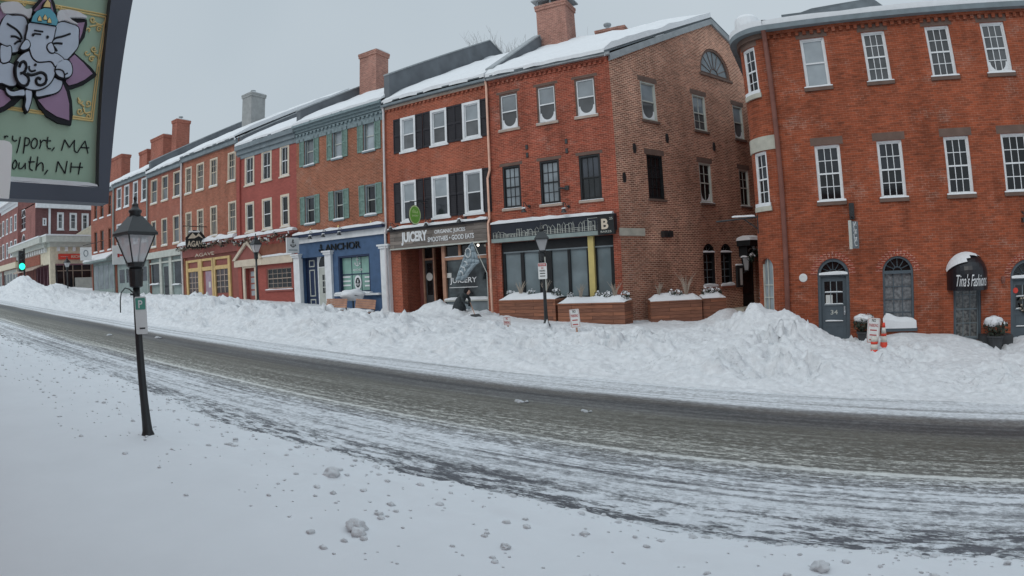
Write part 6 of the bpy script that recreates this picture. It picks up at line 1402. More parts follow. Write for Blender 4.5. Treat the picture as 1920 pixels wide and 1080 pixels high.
planter(gp, s0, s1, -.75, 0, zz, (z1 + z1b) / 2, 'weathered planter with dry grasses against the brown gable wall', [(.2, 'g'), (.45, 'b'), (.58, 'b'), (.74, 't')], 13)
s2, z2 = gp.px(1363, 558)
planter(gp, s1 + .06, s2, -.85, -.12, zz + .1, z2 + .0, 'short grey planter with snowy evergreen sprigs below the arched gable windows', [(.25, 'b'), (.5, 'b'), (.72, 'b')], 14)
# ---- potted shrubs at the right house
def pot_shrub(px, py, Y, r, label, seed):
    q = at_y(px, py, Y); t = thing('potted_shrub', q, label, 'shrub', 'snowy shrubs in pots')
    MB().lathe(q, [(.2, -.2), (.2, 0), (.25, .3), (.28, .32), (.28, .38), (.001, .37)], 14).build('pot', 'pot', t)
    c = q + Vector((0, 0, .38 + r * .7)); leafball(MB(), c, r, 420, .055, (0, 1), seed, .85).build('foliage', ['shrub_green', 'snow'], t)
    mb = MB().blob(c + Vector((-.08, .02, r * .42)), r * .72, seed, 0, 3, .5, (1.05, 1, .55)); mb.build('shrub_snow', 'snow', t, True)
    return t
pot_shrub(1866, 652, 19.2, .38, 'round dark shrub under a snow cap beside the right hand arched door', 5)
pot_shrub(1622, 644, 19.4, .36, 'snow heaped shrub in a dark pot beside the grey door numbered 34', 6)
# ---- benches half buried in front of the blue shop
def bench(pxs, pys, label, tilt):
    a, c = at_y(*pxs, 19.9), at_y(*pys, 19.9); s = (c - a).length; t = thing('bench', (a + c) / 2 + Vector((0, 0, -.45)), label, 'bench', 'wooden benches by the blue shop')
    fr = Fr(a.xy, 0); z = (a.z + c.z) / 2
    for k in range(4): MB().box(fr, 0, s, -.06 - .02 * k, -.03 - .02 * k, z - .4 + .11 * k, z - .3 + .11 * k).build('backrest_slat', 'bench_wood', t)
    for k in range(3): MB().box(fr, .03, s - .03, .02 + .14 * k, .13 + .14 * k, z - .55, z - .5).build('seat_slat', 'bench_wood', t)
    for e in (.1, s - .15): MB().box(fr, e, e + .05, -.03, .4, z - .9, z - .551).box(fr, e, e + .05, -.15, -.1, z - .9, z + .02).build('leg', 'black_metal', t)
    snowcap(fr, .0, s, -.02, .45, z - .5, .1, s).build('seat_snow', 'snow', t)
    t.rotation_euler = (0, R(tilt), 0); return t
bench((610, 561), (648, 562), 'left wooden bench back sticking out of the snow below the white shop door', 1)
bench((664, 562), (701, 563), 'right wooden bench back tilted in the snow under the blue shop window', 4)
q = at_y(662, 566, 20.9); t = thing('cafe_table', (q.x, q.y, q.z - .2), 'round outdoor table under a heap of snow between the two wooden benches', 'table')
MB().lathe(q, [(.04, -.7), (.04, .28), (.62, .3), (.62, .34), (.001, .34)], 20).build('tabletop', 'black_metal', t)
mb = MB().blob(q + Vector((0, 0, .34)), .62, 4, 0, 3, .25, (1.05, 1, .5)); mb.build('table_snow', 'snow', t, True)
# ---- traffic light far left
q = at_y(40, 500, 18.2); t = thing('traffic_light', (q.x, q.y, zg(q.x)), 'distant traffic light showing green at the far left corner', 'traffic light')
MB().tube([(q.x, q.y + .35, zg(q.x)), (q.x, q.y + .35, q.z + 2)], .11, 8).build('pole', 'black_metal', t)
MB().box(WORLD, q.x - .1, q.x + .35, -q.y - .35, -q.y + .35, q.z - .55, q.z + 1.7).build('signal_housing', 'black_metal', t)
mb = MB(); mb.blob((q.x + .38, q.y, q.z), .36, 0, 0, 3, 0, (.4, 1, 1)); mb.build('green_lens', 'traffic_green', t, True)
for k in (1, 2): mb = MB(); mb.blob((q.x + .38, q.y, q.z + .62 * k), .24, 0, 0, 2, 0, (.4, 1, 1)); mb.build('dark_lens', 'glass_dark', t, True)
# ---- hanging shop signs
def bracket_sign(name, fr, s, z, reach, label, maker, cat='sign'):
    t = thing(name, fr.p(s, reach * .5, z), label, cat); return t
# green oval of the juice shop
s, z = F.px(777, 402); d = 1.0; q = F.px(777, 403, d); t = bracket_sign('hanging_sign', F, q[0], q[1], d, 'round green sign with a pale rim hanging over the juice shop', None)
fo = Fr(F.p(q[0], d, 0).xy, R(82)); mb = MB(); e = lambda rx, rz, n=28: [(rx * math.cos(2 * math.pi * k / n), q[1] + rz * math.sin(2 * math.pi * k / n)) for k in range(n)]
mb.prism(fo, e(.36, .44), -.04, .04); mb.build('sign_rim', 'juice_rim', t); MB().prism(fo, e(.315, .39), -.045, .048).build('sign_board', 'juice_green', t); MB().prism(fo, e(.38, .46), -.03, .03).build('sign_edge', 'black_metal', t)
mb = MB(); 
for k in range(5): mb.tube([fo.p(-.14 + .07 * k, .05, q[1] + .08), fo.p(-.15 + .075 * k, .05, q[1] + .2 + .06 * math.sin(k * 1.5))], .014, 4)
mb.build('sign_emblem', 'juice_rim', t); text('JUICERY', fo, -.2, .2, q[1] - .1, q[1] + .0, .049, 'juice_rim', t, ext=.004, bold=.01)
mb = MB(); mb.tube([F.p(q[0], 0, q[1] + .72), F.p(q[0] , d + .3, q[1] + .6)], .02, 6); mb.tube([F.p(q[0], 0, q[1] + .4), F.p(q[0], .5, q[1] + .66)], .014, 6); mb.tube([F.p(q[0], d, q[1] + .62), F.p(q[0], d, q[1] + .44)], .01, 5); mb.build('bracket', 'black_metal', t)
# white anchor sign between the red house and the blue shop
q = F.px(548.5, 460, .9); fo = Fr(F.p(q[0], .9, 0).xy, R(86)); t = thing('hanging_sign', fo.p(0, 0, q[1] - .4), 'pale square sign with an anchor hanging left of the blue shop', 'sign')
MB().box(fo, -.42, .42, -.04, .04, q[1] - .42, q[1] + .42).build('sign_board', 'sign_white', t); anchor_mb(fo, 0, q[1] + .1, .42, .05, .02).build('sign_emblem', 'black_paint', t); MB().box(fo, -.3, .3, .041, .046, q[1] - .29, q[1] - .24).build('sign_mark', 'trim_slate', t)
MB().tube([F.p(q[0], 0, q[1] + .5), F.p(q[0], 1.4, q[1] + .5)], .02, 6).build('bracket', 'black_metal', t)
# dark agave sign with pale mountains
q = F.px(367, 451, .9); fo = Fr(F.p(q[0], .9, 0).xy, R(82)); t = thing('hanging_sign', fo.p(0, 0, q[1] - .5), 'dark hanging sign with a pale peak and lettering on the brown brick house', 'sign')
MB().prism(fo, [(-.74, q[1] - .5), (.74, q[1] - .5), (.74, q[1] + .2), (.4, q[1] + .6), (-.15, q[1] + .72), (-.74, q[1] + .2)], -.05, .05).build('sign_board', 'black_paint', t)
text('AGAVE', fo, -.66, .66, q[1] - .42, q[1] - .02, .052, 'cream_paint', t, ext=.01, bold=.03)
MB().prism(fo, [(-.6, q[1] + .12), (-.25, q[1] + .5), (0, q[1] + .28), (.2, q[1] + .5), (.55, q[1] + .12), (.2, q[1] + .3), (-.1, q[1] + .15)], .051, .07).build('sign_emblem', 'cream_paint', t)
MB().tube([F.p(q[0], 0, q[1] + .95), F.p(q[0], 1.9, q[1] + .95)], .03, 6).build('bracket', 'black_metal', t); snowcap(fo, -.5, .3, -.07, .07, q[1] + .55, .12, 3).build('sign_snow', 'snow', t)
# small white signs on the far houses
q = F.px(226, 478, .6); t = thing('hanging_sign', F.p(q[0], .6, q[1] - .8), 'plain white hanging sign behind the nearest lantern', 'sign'); fo = Fr(F.p(q[0], .6, 0).xy, R(84)); MB().box(fo, -.75, .75, -.04, .04, q[1] - .8, q[1] + .8).build('sign_board', 'sign_white', t); MB().box(fo, -.3, -.1, .041, .05, q[1] - .2, q[1] + .1).box(fo, -.08, .3, .041, .05, q[1] - .1, q[1] + .05).build('sign_mark', 'sign_red', t); MB().tube([F.p(q[0], 0, q[1] + .9), F.p(q[0], .9, q[1] + .9)], .03, 5).build('bracket', 'black_metal', t)
q = at_y(161, 475, 20.5); t = thing('hanging_sign', q, 'pale blue white sign with an oval mark hanging before the low cream corner shop', 'sign'); fo = Fr(q.xy, R(70)); MB().box(fo, -.55, .55, -.04, .04, q.z - .65, q.z + .55).build('sign_board', 'sign_white', t); mb = MB(); mb.tube([fo.p(.2 * math.cos(a_ * .524), .045, q.z + .28 * math.sin(a_ * .524)) for a_ in range(13)], .04, 4); mb.build('sign_emblem', 'trim_slate', t); MB().tube([(q.x, q.y - .3, q.z + .7), (q.x + .2, 22.0, q.z + 1.1)], .03, 5).build('bracket', 'black_metal', t)
# vertical blade sign on the right house
s, z = RF.px(1600, 440); d = .62; q0 = RF.px(1600, 415, d); q1 = RF.px(1600, 466, d); fo = Fr(RF.p(q0[0], d, 0).xy, R(60)); t = thing('blade_sign', RF.p(q0[0], d, q1[1]), 'narrow vertical grey blue blade sign above the grey door numbered 34', 'sign')
MB().box(fo, -.26, .26, -.035, .035, q1[1], q0[1]).build('sign_board', 'trim_slate', t); MB().box(fo, -.285, -.261, -.05, .05, q1[1] - .02, q0[1] + .02).build('sign_edge', 'grey_trim', t)
hz = (q0[1] - q1[1]) / 7
mb = MB()
for k in range(6): zz = q0[1] - hz * (k + .75); mb.tube([fo.p(-.1, .037, zz + .06), fo.p(-.08 + .03 * (k % 3), .037, zz - .07), fo.p(.06, .037, zz + .07 * (-1) ** k), fo.p(.1, .037, zz - .05)], .018, 4)
mb.build('sign_mark', 'sign_white', t)
mb = MB(); mb.tube([RF.p(q0[0], 0, q0[1] + .2), RF.p(q0[0], d + .3, q0[1] + .12)], .03, 6); mb.tube([RF.p(q0[0], 0, q0[1] + .55), RF.p(q0[0], .3, q0[1] + .16)], .025, 6); mb.box(RF, q0[0] - .08, q0[0] + .08, .0, .2, q0[1] + .1, q0[1] + .62); mb.build('bracket', 'black_metal', t)
# black sign arm on the rounded corner
p = RC.p(S0 - 1.15, 0, RF.px(1431, 410)[1]); t = thing('sign_bracket', p, 'empty black iron sign arm with snow on the rounded corner of the right house', 'bracket'); dv = (at_y(1357, 401, 20.4) - p); dv.z = 0; dv.normalize(); L_ = 1.45; e = p + dv * L_
MB().tube([p + Vector((0, 0, .12)), e + Vector((0, 0, .02))], .03, 6).tube([p + Vector((0, 0, -.3)), p + dv * .5 + Vector((0, 0, .08))], .022, 6).tube([p + Vector((0, 0, .2)), p + Vector((0, 0, -.45))], .035, 6).build('arm', 'black_metal', t)
fb = Fr((p + dv * .1).xy, math.atan2(dv.y, dv.x)); snowcap(fb, 0, .8, -.03, .03, p.z + .14, .06, 2).build('arm_snow', 'snow', t)
# juice shop fascia board
ft0, ft1, jx0, jx1 = JF; a, c = F.px(736, 450)[0], F.px(917, 435)[0]
t = thing('shop_sign', F.p((a + c) / 2, 0, ft0), 'weathered grey timber signboard with white lettering over the juice shop', 'sign')
sb = MB().box(F, a, c, .004, .2, ft0, ft1).build('sign_board', 'board_grey', t); MB().box(F, a, c, .004, .24, ft0 - .06, ft0 - .001).build('board_trim', 'grey_trim', t)
MB().box(F, a - .05, c + .05, .004, .3, ft1 + .001, ft1 + .09).build('board_cap', 'shutter_black', t); snowcap(F, a - .05, c + .05, .0, .34, ft1 + .09, .14, 21, 18).build('board_snow', 'snow', t)
hh = ft1 - ft0
text('JUICERY', F, F.px(757.5, 450)[0], F.px(806, 445)[0], ft0 + hh * .14, ft0 + hh * .9, .2, 'white_paint', t, bold=.045)
text('ORGANIC JUICES', F, F.px(819.5, 440)[0], F.px(877, 432)[0], ft0 + hh * .56, ft0 + hh * .83, .2, 'white_paint', t, bold=.02)
text('SMOOTHIES • GOOD EATS', F, F.px(807, 450)[0], F.px(893, 440)[0], ft0 + hh * .2, ft0 + hh * .47, .2, 'white_paint', t, bold=.02)
# square B sign
a, z1 = F.px(1126.5, 410); c, z0 = F.px(1158.5, 439); t = thing('shop_sign', F.p((a + c) / 2, 0, z0), 'square black sign with a large cream B at the corner of the dark shopfront', 'sign')
MB().box(F, a, c, .225, .42, z0, z1 + .08).build('sign_board', 'black_paint', t); hB = z1 - z0
text('B', F, a + .16, a + .45, z0 + hB * .3, z0 + hB * .92, .42, 'cream_paint', t, bold=.03); text('25', F, a + .5, a + .64, z0 + hB * .84, z0 + hB * .98, .42, 'grey_trim', t); text('BAR25', F, a + .12, c - .12, z0 + hB * .1, z0 + hB * .22, .42, 'grey_trim', t)
# awning of the fashion shop
a, c = RF.px(1775, 520)[0], RF.px(1849, 520)[0]; zs_ = RF.px(1812, 513)[1]; zv = RF.px(1812, 543)[1]; r_ = (c - a) / 2; m_ = (a + c) / 2; dep = .85
t = thing('awning', RF.p(m_, 0, zv), 'black domed awning with white script over the dress shop window', 'awning')
rz = RF.px(1812, 474)[1] - zs_
mb = MB(); nA, nB = 16, 8
pt = lambda i, j: RF.p(m_ - r_ * math.cos(math.pi * i / nA), .01 + dep * math.sin(math.pi / 2 * j / nB) * (math.sin(math.pi * i / nA) ** .35 if 0 < i < nA else 0.0), zs_ + rz * math.sin(math.pi * i / nA) * math.cos(math.pi / 2 * j / nB))
# quarter-dome hood: ribs spring from the wall arch and come forward over a bowed front edge
def hood(i, j, k=1.0):
    th = math.pi * i / nA; ph = math.pi / 2 * j / nB        # ph 0: at the wall, 90: at the front rim
    s = m_ - r_ * k * math.cos(th); d = dep * k * math.sin(th) * math.sin(ph); z = zs_ + rz * k * math.sin(th) * math.cos(ph)
    return RF.p(s, .01 + d, z)
for i in range(nA):
    for j in range(nB): mb.face([hood(i, j), hood(i, j + 1), hood(i + 1, j + 1), hood(i + 1, j)])
o = mb.build('hood', 'awning_black', t, True)
mb = MB(); fr_pts = [hood(i, nB) for i in range(nA + 1)]
for i in range(nA): mb.face([fr_pts[i], fr_pts[i + 1], fr_pts[i + 1] - Vector((0, 0, zs_ - zv)), fr_pts[i] - Vector((0, 0, zs_ - zv))])
mb.build('valance', 'awning_black', t)
mb = MB()
for i in range(1, 12):
    for j in range(0, 5):
        if i > 4 + (5 - j) * 1.4 + 1: continue
        mb.face([hood(i, j, 1.06), hood(i, j + 1, 1.06), hood(i + 1, j + 1, 1.06), hood(i + 1, j, 1.06)])
mb.build('awning_snow', 'snow', t, True)
cu = MB(); tx = text("Tina's Fashions", RF, m_ - r_ * .72, m_ + r_ * .78, zv + .13, zs_ - .0, 0, 'white_paint', t, ext=.006, bold=.0, shear=.4)
inv = t.location
for v in tx.data.vertices:
    w = v.co + inv; sr = Vector((w.x, w.y)) - RF.o; s = sr.dot(RF.u); d0_ = sr.dot(RF.n); th = math.acos(max(-1, min(1, (m_ - s) / r_))); q = RF.p(s, .015 + dep * math.sin(th) + d0_, w.z); v.co = q - inv
# feather flag of the juice shop
top = at_y(886, 455, 21.2); foot = at_y(915, 552, 21.5); t = thing('feather_flag', (top.x - .1, 21.3, zg(-14) + .4), 'grey blue feather flag leaning across the juice shop window', 'flag')
pm = lambda x, y: at_y(x, y, 21.15)
mb = MB(); mb.tube([pm(913, 512), pm(901, 486), pm(891, 462), pm(886, 453)], .018, 6); mb.tube([pm(913, 512), pm(915, 555), pm(916, 580)], .02, 6); mb.build('pole', 'grey_trim', t)
left = [(886, 454), (879, 462), (873, 474), (869, 484), (864, 496), (859, 508), (855, 520), (853, 526)]; right = [(886.5, 455), (889, 462), (893, 472), (899, 487), (900, 492), (892, 497), (880, 512), (871, 526)]
bm_l = []; mb = MB(); NV = 7; n = len(left)
rowsf = []
for k in range(n):
    a_, b2 = pm(*left[k]), pm(*right[k]); rowsf.append([a_ + (b2 - a_) * j / NV + Vector((0, -.05 * math.sin(j * 1.7 + k * .8), 0)) for j in range(NV + 1)])
for k in range(n - 1):
    for j in range(NV): mb.face([rowsf[k][j], rowsf[k][j + 1], rowsf[k + 1][j + 1], rowsf[k + 1][j]])
cl = mb.build('flag_cloth', 'flag_blue', t, True); cl.modifiers.new('thickness', 'SOLIDIFY').thickness = .008
mb = MB(); c_ = pm(879, 474); mb.tube([c_ + Vector((.14 * math.cos(a_ * .524), -.07, .2 * math.sin(a_ * .524))) for a_ in range(13)], .022, 4); mb.build('flag_emblem', 'sign_white', t)
mb = MB()
for (xa, ya, xb, yb) in ((872, 490, 878, 497), (867, 500, 874, 508), (864, 508, 870, 517)): mb.tube([pm(xa, ya) + Vector((0, -.08, 0)), pm((xa + xb) / 2 + 2, (ya + yb) / 2 - 2) + Vector((0, -.08, 0)), pm(xb, yb) + Vector((0, -.08, 0))], .02, 4)
mb.build('flag_lettering', 'sign_white', t)
# garlands on the brown and red houses
def garland(pts, label, seed, drop=.16):
    mb = MB(); rn = random.Random(seed)
    for (a, b_) in zip(pts, pts[1:]):
        n = int((b_ - a).length / .03)
        for k in range(n):
            u = k / n; c = a + (b_ - a) * u + Vector((0, 0, -drop * math.sin(math.pi * u))); 
            v = Vector((rn.gauss(0, 1), rn.gauss(0, 1), rn.gauss(0, 1))).normalized() * .24 * rn.random() ** .5; d = Vector((rn.gauss(0, 1), rn.gauss(0, 1), rn.gauss(0, 1))).normalized(); e = d.cross(v).normalized()
            s = .07 + .07 * rn.random(); p = c + v; mb.face([p - d * s, p + e * s * .6, p + d * s, p - e * s * .6], 2 if (v.z > .05 and rn.random() < .7) else (1 if rn.random() < .4 else 0))
    settle(mb, 'garland', ['garland', 'garland_tan', 'snow'], label, 'garland', pts[0], False, 'evergreen garlands along the shop cornices')
AX0, AX1, AFZ = AG
garland([F.p(AX0 + .1 + (AX1 - AX0 - .2) * k / 4, .55, AFZ + .72) for k in range(5)], 'snowy garland along the cornice over the yellow trimmed shopfront', 1)
rb, rx0, rx1, rfz = RED
garland([F.p(rx0 + .1 + (rx1 - rx0 - .2) * k / 4, .5, rfz + .3 + (.12 if k % 2 else -.05)) for k in range(5)], 'looped garland along the cornice of the dark red painted house', 2, .28)
# lantern, menu case and porch evergreens at the alley door
s, z = G.px(1390, 492); t = thing('wall_lantern', G.p(s, .25, z - .4), 'large pale glass wall lantern beside the alley door canopy', 'lantern')
c = G.p(s, .3, z - .4); A_ = lambda w, zz: [c + Vector((w * math.cos(R(45 + 90 * k)), w * math.sin(R(45 + 90 * k)), zz)) for k in range(4)]
mb = MB(); lo_, hi = A_(.13, 0), A_(.24, .62)
for k in range(4): mb.face([lo_[k], lo_[(k + 1) % 4], hi[(k + 1) % 4], hi[k]])
mb.build('lantern_glass', 'lamp_glass', t); mb = MB()
for k in range(4): mb.tube([lo_[k], hi[k]], .02, 4); mb.tube([hi[k], hi[(k + 1) % 4]], .025, 4); mb.tube([lo_[k], lo_[(k + 1) % 4]], .025, 4)
mb.tube([c + Vector((0, 0, -.02)), G.p(s, .0, z - .55)], .03, 5); mb.build('lantern_frame', 'black_metal', t); snowcap(Fr((c.x, c.y), GA), -.2, .2, -.2, .2, c.z + .63, .1, 2).build('lantern_snow', 'snow', t)
s, z = G.px(1384, 519); t = thing('menu_case', G.p(s, 0, z - .5), 'slim black menu case with a white sheet beside the alley door', 'menu case'); MB().box(G, s - .2, s + .25, .004, .12, z - .5, z + .55).build('case', 'black_metal', t); MB().box(G, s, s + .2, .121, .125, z - .4, z + .4).build('menu_sheet', 'paper', t); snowcap(G, s - .22, s + .25, 0, .14, z + .55, .08, 3).build('case_snow', 'snow', t)
s, z = G.px(1404, 474); mb = MB(); rn = random.Random(9)
for k in range(5): leafball(mb, G.p(s - .55 + .26 * k, .45, z + .12 * rn.random() - (.3 if k in (0, 4) else 0)), .26, 90, .08, (0, 1), k)
settle(mb, 'door_greenery', ['evergreen', 'snow'], 'dark evergreen swag hung under the alley door canopy', 'greenery', G.p(s, .45, z - .3))
s, z = G.px(1401, 545); mb = MB(); c = G.p(s, 1.1, z - .2); leafball(mb, c, .34, 200, .07, (1, 1), 4); drygrass(mb, c - Vector((0, 0, .4)), .7, 20, 3); mb.m = [0 if m2 == 0 else 1 for m2 in mb.m]
settle(mb, 'snowy_bush', ['dry_grass', 'snow_dirty'], 'frosted bush beside the alley doorstep', 'bush', c - Vector((0, 0, .4)))
# bare tree behind the corner house
def bare_tree(x, y, z0, top, seed, label, wide):
    rn = random.Random(seed); t = thing('bare_tree', (x, y, z0), label, 'tree'); tr = MB(); br = MB(); zc = z0 + (top - z0) * .55
    tr.tube([(x, y, z0), (x + .1, y, z0 + (zc - z0) * .6), (x, y, zc)], .24, 7, 0, .15); tr.build('trunk', 'bark', t)
    def limb(p, d, l, r, lvl):
        pts = [p]; q = p; dd = d
        for k in range(4): dd = (dd + Vector((rn.gauss(0, .12), rn.gauss(0, .12), .1))).normalized(); q = q + dd * l / 4; pts.append(q)
        br.tube(pts, r, 4 if lvl < 2 else 3, 0, r * .45, False)
        if lvl < 3:
            for k in range(6 if lvl else 5):
                o = pts[1 + rn.randrange(4)]; a = rn.random() * 6.283; limb(o, (dd + Vector((math.cos(a), math.sin(a), .3)) * .65).normalized(), l * (.4 + .22 * rn.random()), max(.009, r * .5), lvl + 1)
    for k in range(9):
        a = k * .7 + rn.random(); d = Vector((math.cos(a) * wide, math.sin(a) * wide * .6, 1)).normalized(); limb(Vector((x, y, zc - rn.random())), d, (top - zc) * (.58 + .24 * rn.random()), .06, 0)
    br.build('crown', 'bark', t)
q = at_y(982, 100, 44); bare_tree(q.x, 44, 4, q.z, 3, 'bare twiggy tree showing just above the roof left of the tall chimney', .36)
q = at_y(1092, 98, 46); bare_tree(q.x, 46, 4, q.z, 8, 'thin bare treetop between the tall chimney and the low chimney of the corner house', .25)
# ---- person shovelling
q = at_y(862, 582, 20.3); base = Vector((q.x, q.y, q.z - .1))
def skin_obj(name, joints, edges, mat, parent, sub=2):
    me = bpy.data.meshes.new(name); o = bpy.data.objects.new(name, me); rt = parent; 
    me.from_pydata([Vector(j[:3]) for j in joints], edges, []); COL.objects.link(o); o.parent = rt
    sk = o.modifiers.new('skin', 'SKIN'); sk.use_smooth_shade = True
    for i, j in enumerate(joints): sv = me.skin_vertices[0].data[i]; sv.radius = (j[3], j[4] if len(j) > 4 else j[3]); sv.use_root = i == 0
    ss = o.modifiers.new('sub', 'SUBSURF'); ss.levels = sub; ss.render_levels = sub
    dg = bpy.context.evaluated_depsgraph_get(); m2 = bpy.data.meshes.new_from_object(o.evaluated_get(dg)); o.modifiers.clear(); o.data = m2; m2.name = name
    m2.materials.clear(); m2.materials.append(M[mat]); return o
base.z -= .16
t = thing('person', base, 'person in a dark hooded coat bending to shovel snow before the juice shop', 'person'); t.scale = (.93,) * 3
# x to the right, bent forward to the right, mid stride
J = [(0, 0, .66, .16), (.1, 0, .8, .17), (.25, 0, .95, .18), (.34, 0, 1.03, .1), (.39, 0, 1.07, .09), (.45, -.0, 1.11, .1),
     (-.02, -.1, .62, .12), (.12, -.12, .38, .09), (-.06, -.12, .1, .065), (.08, -.12, .03, .05),
     (-.02, .1, .62, .12), (.2, .12, .4, .09), (.14, .12, .1, .065), (.27, .12, .04, .05),
     (.28, -.19, .95, .085), (.36, -.24, .7, .07), (.53, -.16, .6, .05), (.59, -.12, .58, .045),
     (.28, .19, .95, .085), (.42, .22, .76, .07), (.46, .1, .54, .05), (.5, .04, .5, .045)]
E_ = [(0, 1), (1, 2), (2, 3), (3, 4), (4, 5), (0, 6), (6, 7), (7, 8), (8, 9), (0, 10), (10, 11), (11, 12), (12, 13), (2, 14), (14, 15), (15, 16), (16, 17), (2, 18), (18, 19), (19, 20), (20, 21)]
skin_obj('body', J, E_, 'coat', t)
mb = MB(); prof = [(.3, .2, -.1), (.29, .42, -.06), (.26, .62, .0), (.25, .8, .1), (.22, .95, .24), (.13, 1.05, .35)]
rings = [[base + Vector((ox + r * math.cos(a_ * math.pi / 8), r * .82 * math.sin(a_ * math.pi / 8), zz + .04 * math.cos(a_ * 1.9) * (zz < .5))) for a_ in range(16)] for r, zz, ox in prof]
for i in range(len(rings) - 1):
    for k in range(16): mb.face([rings[i][k], rings[i][(k + 1) % 16], rings[i + 1][(k + 1) % 16], rings[i + 1][k]])
mb.build('coat', 'coat', t, True)
hd = base + Vector((.46, 0, 1.12)); mb = MB(); mb.blob(hd + Vector((.03, 0, -.02)), .1, 1, 0, 3, .05, (1, .85, 1.2)); mb.blob(hd + Vector((.14, 0, -.03)), .02, 1, 0, 2, 0); mb.build('head', 'skin', t, True)
mb = MB(); mb.blob(hd + Vector((-.03, 0, .04)), .135, 2, 0, 3, .12, (1, .95, 1.1)); mb.build('hood', 'hat', t, True)
for sgn in (-1, 1):
    mb = MB(); hb = base + (Vector((.59, -.12, .58)) if sgn < 0 else Vector((.5, .04, .5)))
    mb.blob(hb, .05, 3, 0, 2, .1, (1.1, .7, 1))
    for k in range(4): mb.tube([hb + Vector((.02, -.03 + .02 * k, -.01)), hb + Vector((.07, -.03 + .02 * k, -.02 - .004 * k)), hb + Vector((.075, -.03 + .02 * k, -.055))], .012, 5)
    mb.tube([hb + Vector((0, .04, .02)), hb + Vector((.05, .05, .03))], .013, 5); mb.build('glove', 'hat', t, True)
sh = thing('snow_shovel', base + Vector((.9, -.05, .1)), 'snow shovel held low by the person in the dark coat', 'shovel')
a_, b2 = base + Vector((.42, .16, .62)), base + Vector((.95, -.34, .12)); MB().tube([a_, b2], .018, 6).build('shaft', 'bench_wood', sh)
mb = MB(); dv = (b2 - a_).normalized(); sd_ = Vector((.4, .9, 0)).normalized() * .22; mb.face([b2 - sd_, b2 + sd_, b2 + sd_ + dv * .3 + Vector((.08, 0, .05)), b2 - sd_ + dv * .3 + Vector((.08, 0, .05))]); mb.face([b2 + sd_ + Vector((0, 0, -.02)), b2 - sd_ + Vector((0, 0, -.02)), b2 - sd_ + dv * .3 + Vector((.08, 0, .03)), b2 + sd_ + dv * .3 + Vector((.08, 0, .03))]); mb.build('blade', 'pot', sh)
# ------------------------------------------------------------------ the painted hanging sign close to the camera
XS = -2.2
def sp(x, y, d=0):             # a measured point of the photograph on the sign's face
    r = ray(x, y); return EYE + r * ((XS + d) / r.x)
class SF:                      # frame on the sign: s = y, z up, d towards the camera (+x)
    def p(f, s, d, z): return Vector((XS + d, s, z))
SG = SF()
def sl_(pts): return [(sp(x, y).y, sp(x, y).z) for x, y in pts]
def curve(pts, closed=True, sub=4):    # Catmull-Rom through traced points
    n = len(pts); out = []
    rng = range(n) if closed else range(n - 1)
    for i in rng:
        g = lambda k: Vector(pts[k % n]) if closed else Vector(pts[max(0, min(n - 1, k))])
        p0, p1, p2, p3 = g(i - 1), g(i), g(i + 1), g(i + 2)
        for k in range(sub):
            u = k / sub; out.append(tuple(.5 * (2 * p1 + (p2 - p0) * u + (2 * p0 - 5 * p1 + 4 * p2 - p3) * u * u + (3 * p1 - p0 - 3 * p2 + p3) * u ** 3)))
    if not closed: out.append(pts[-1])
    return out
t = thing('hanging_sign', (XS, sp(100, 375).y, sp(100, 375).z), 'large green painted sign with a grey elephant on a purple lotus, nearest the camera', 'sign')
YR1, ZB1 = sp(197, 383).y, sp(100, 379).z; YR0 = sp(243, 0).y; zt_ = sp(100, -75).z; YL = 2 * sp(78, 200).y - (YR0 + YR1) / 2
MB().prism(SG, [(YL + .01, ZB1 + .01), (YR1 - .01, ZB1 + .01), (YR0 - .01, zt_ - .01), (YL + .01, zt_ - .01)], -.03, .0).build('sign_board', 'sign_board_green', t)
iy1, iz1 = sp(179, 350).y, sp(100, 347).z; iy0 = sp(200, 0).y; wl = YR1 - iy1
mb = MB(); mb.prism(SG, [(iy1, iz1), (YR1, ZB1), (YR0 + .004, zt_), (iy0 + .004, zt_ - wl)], -.04, .035); mb.prism(SG, [(YL, ZB1), (YR1, ZB1 + .0005), (iy1, iz1), (YL + wl, iz1)], -.0401, .0349); mb.prism(SG, [(YL, ZB1), (YL + wl, iz1), (YL + wl, zt_ - wl), (YL, zt_)], -.04, .035); mb.prism(SG, [(YL, zt_), (YL + wl, zt_ - wl), (iy0, zt_ - wl), (YR0, zt_)], -.0401, .0349)
mb.build('frame', 'sign_frame', t)
q0, q1 = sp(18, 351), sp(178, 351); snowcap(Fr((XS, 0), math.pi / 2), YL + wl, iy1 - .004, .001, .036, iz1 - .004, .022, 3, 14).build('frame_snow', 'snow', t)
mb = MB(); c = (YL + YR0) / 2; mb.tube([(XS, c - .2, zt_), (XS, c - .2, zt_ + .12)], .008, 6).tube([(XS, c + .2, zt_), (XS, c + .2, zt_ + .12)], .008, 6).tube([(XS, -.78, zt_ + .13), (XS, YR0 + .05, zt_ + .13)], .018, 8); mb.build('bracket', 'black_metal', t)
TH = .012
def shape(pts, d0, d1, mat, name, closed_curve=True): return MB().prism(SG, sl_(curve(pts) if closed_curve else pts), d0, d1).build(name, mat, t)
def line(pts, d, r, mat, name, smooth_=True):
    pp = curve(pts, False) if smooth_ and len(pts) > 2 else pts
    return MB().tube([sp(x, y, d) for x, y in pp], r, 5).build(name, mat, t)
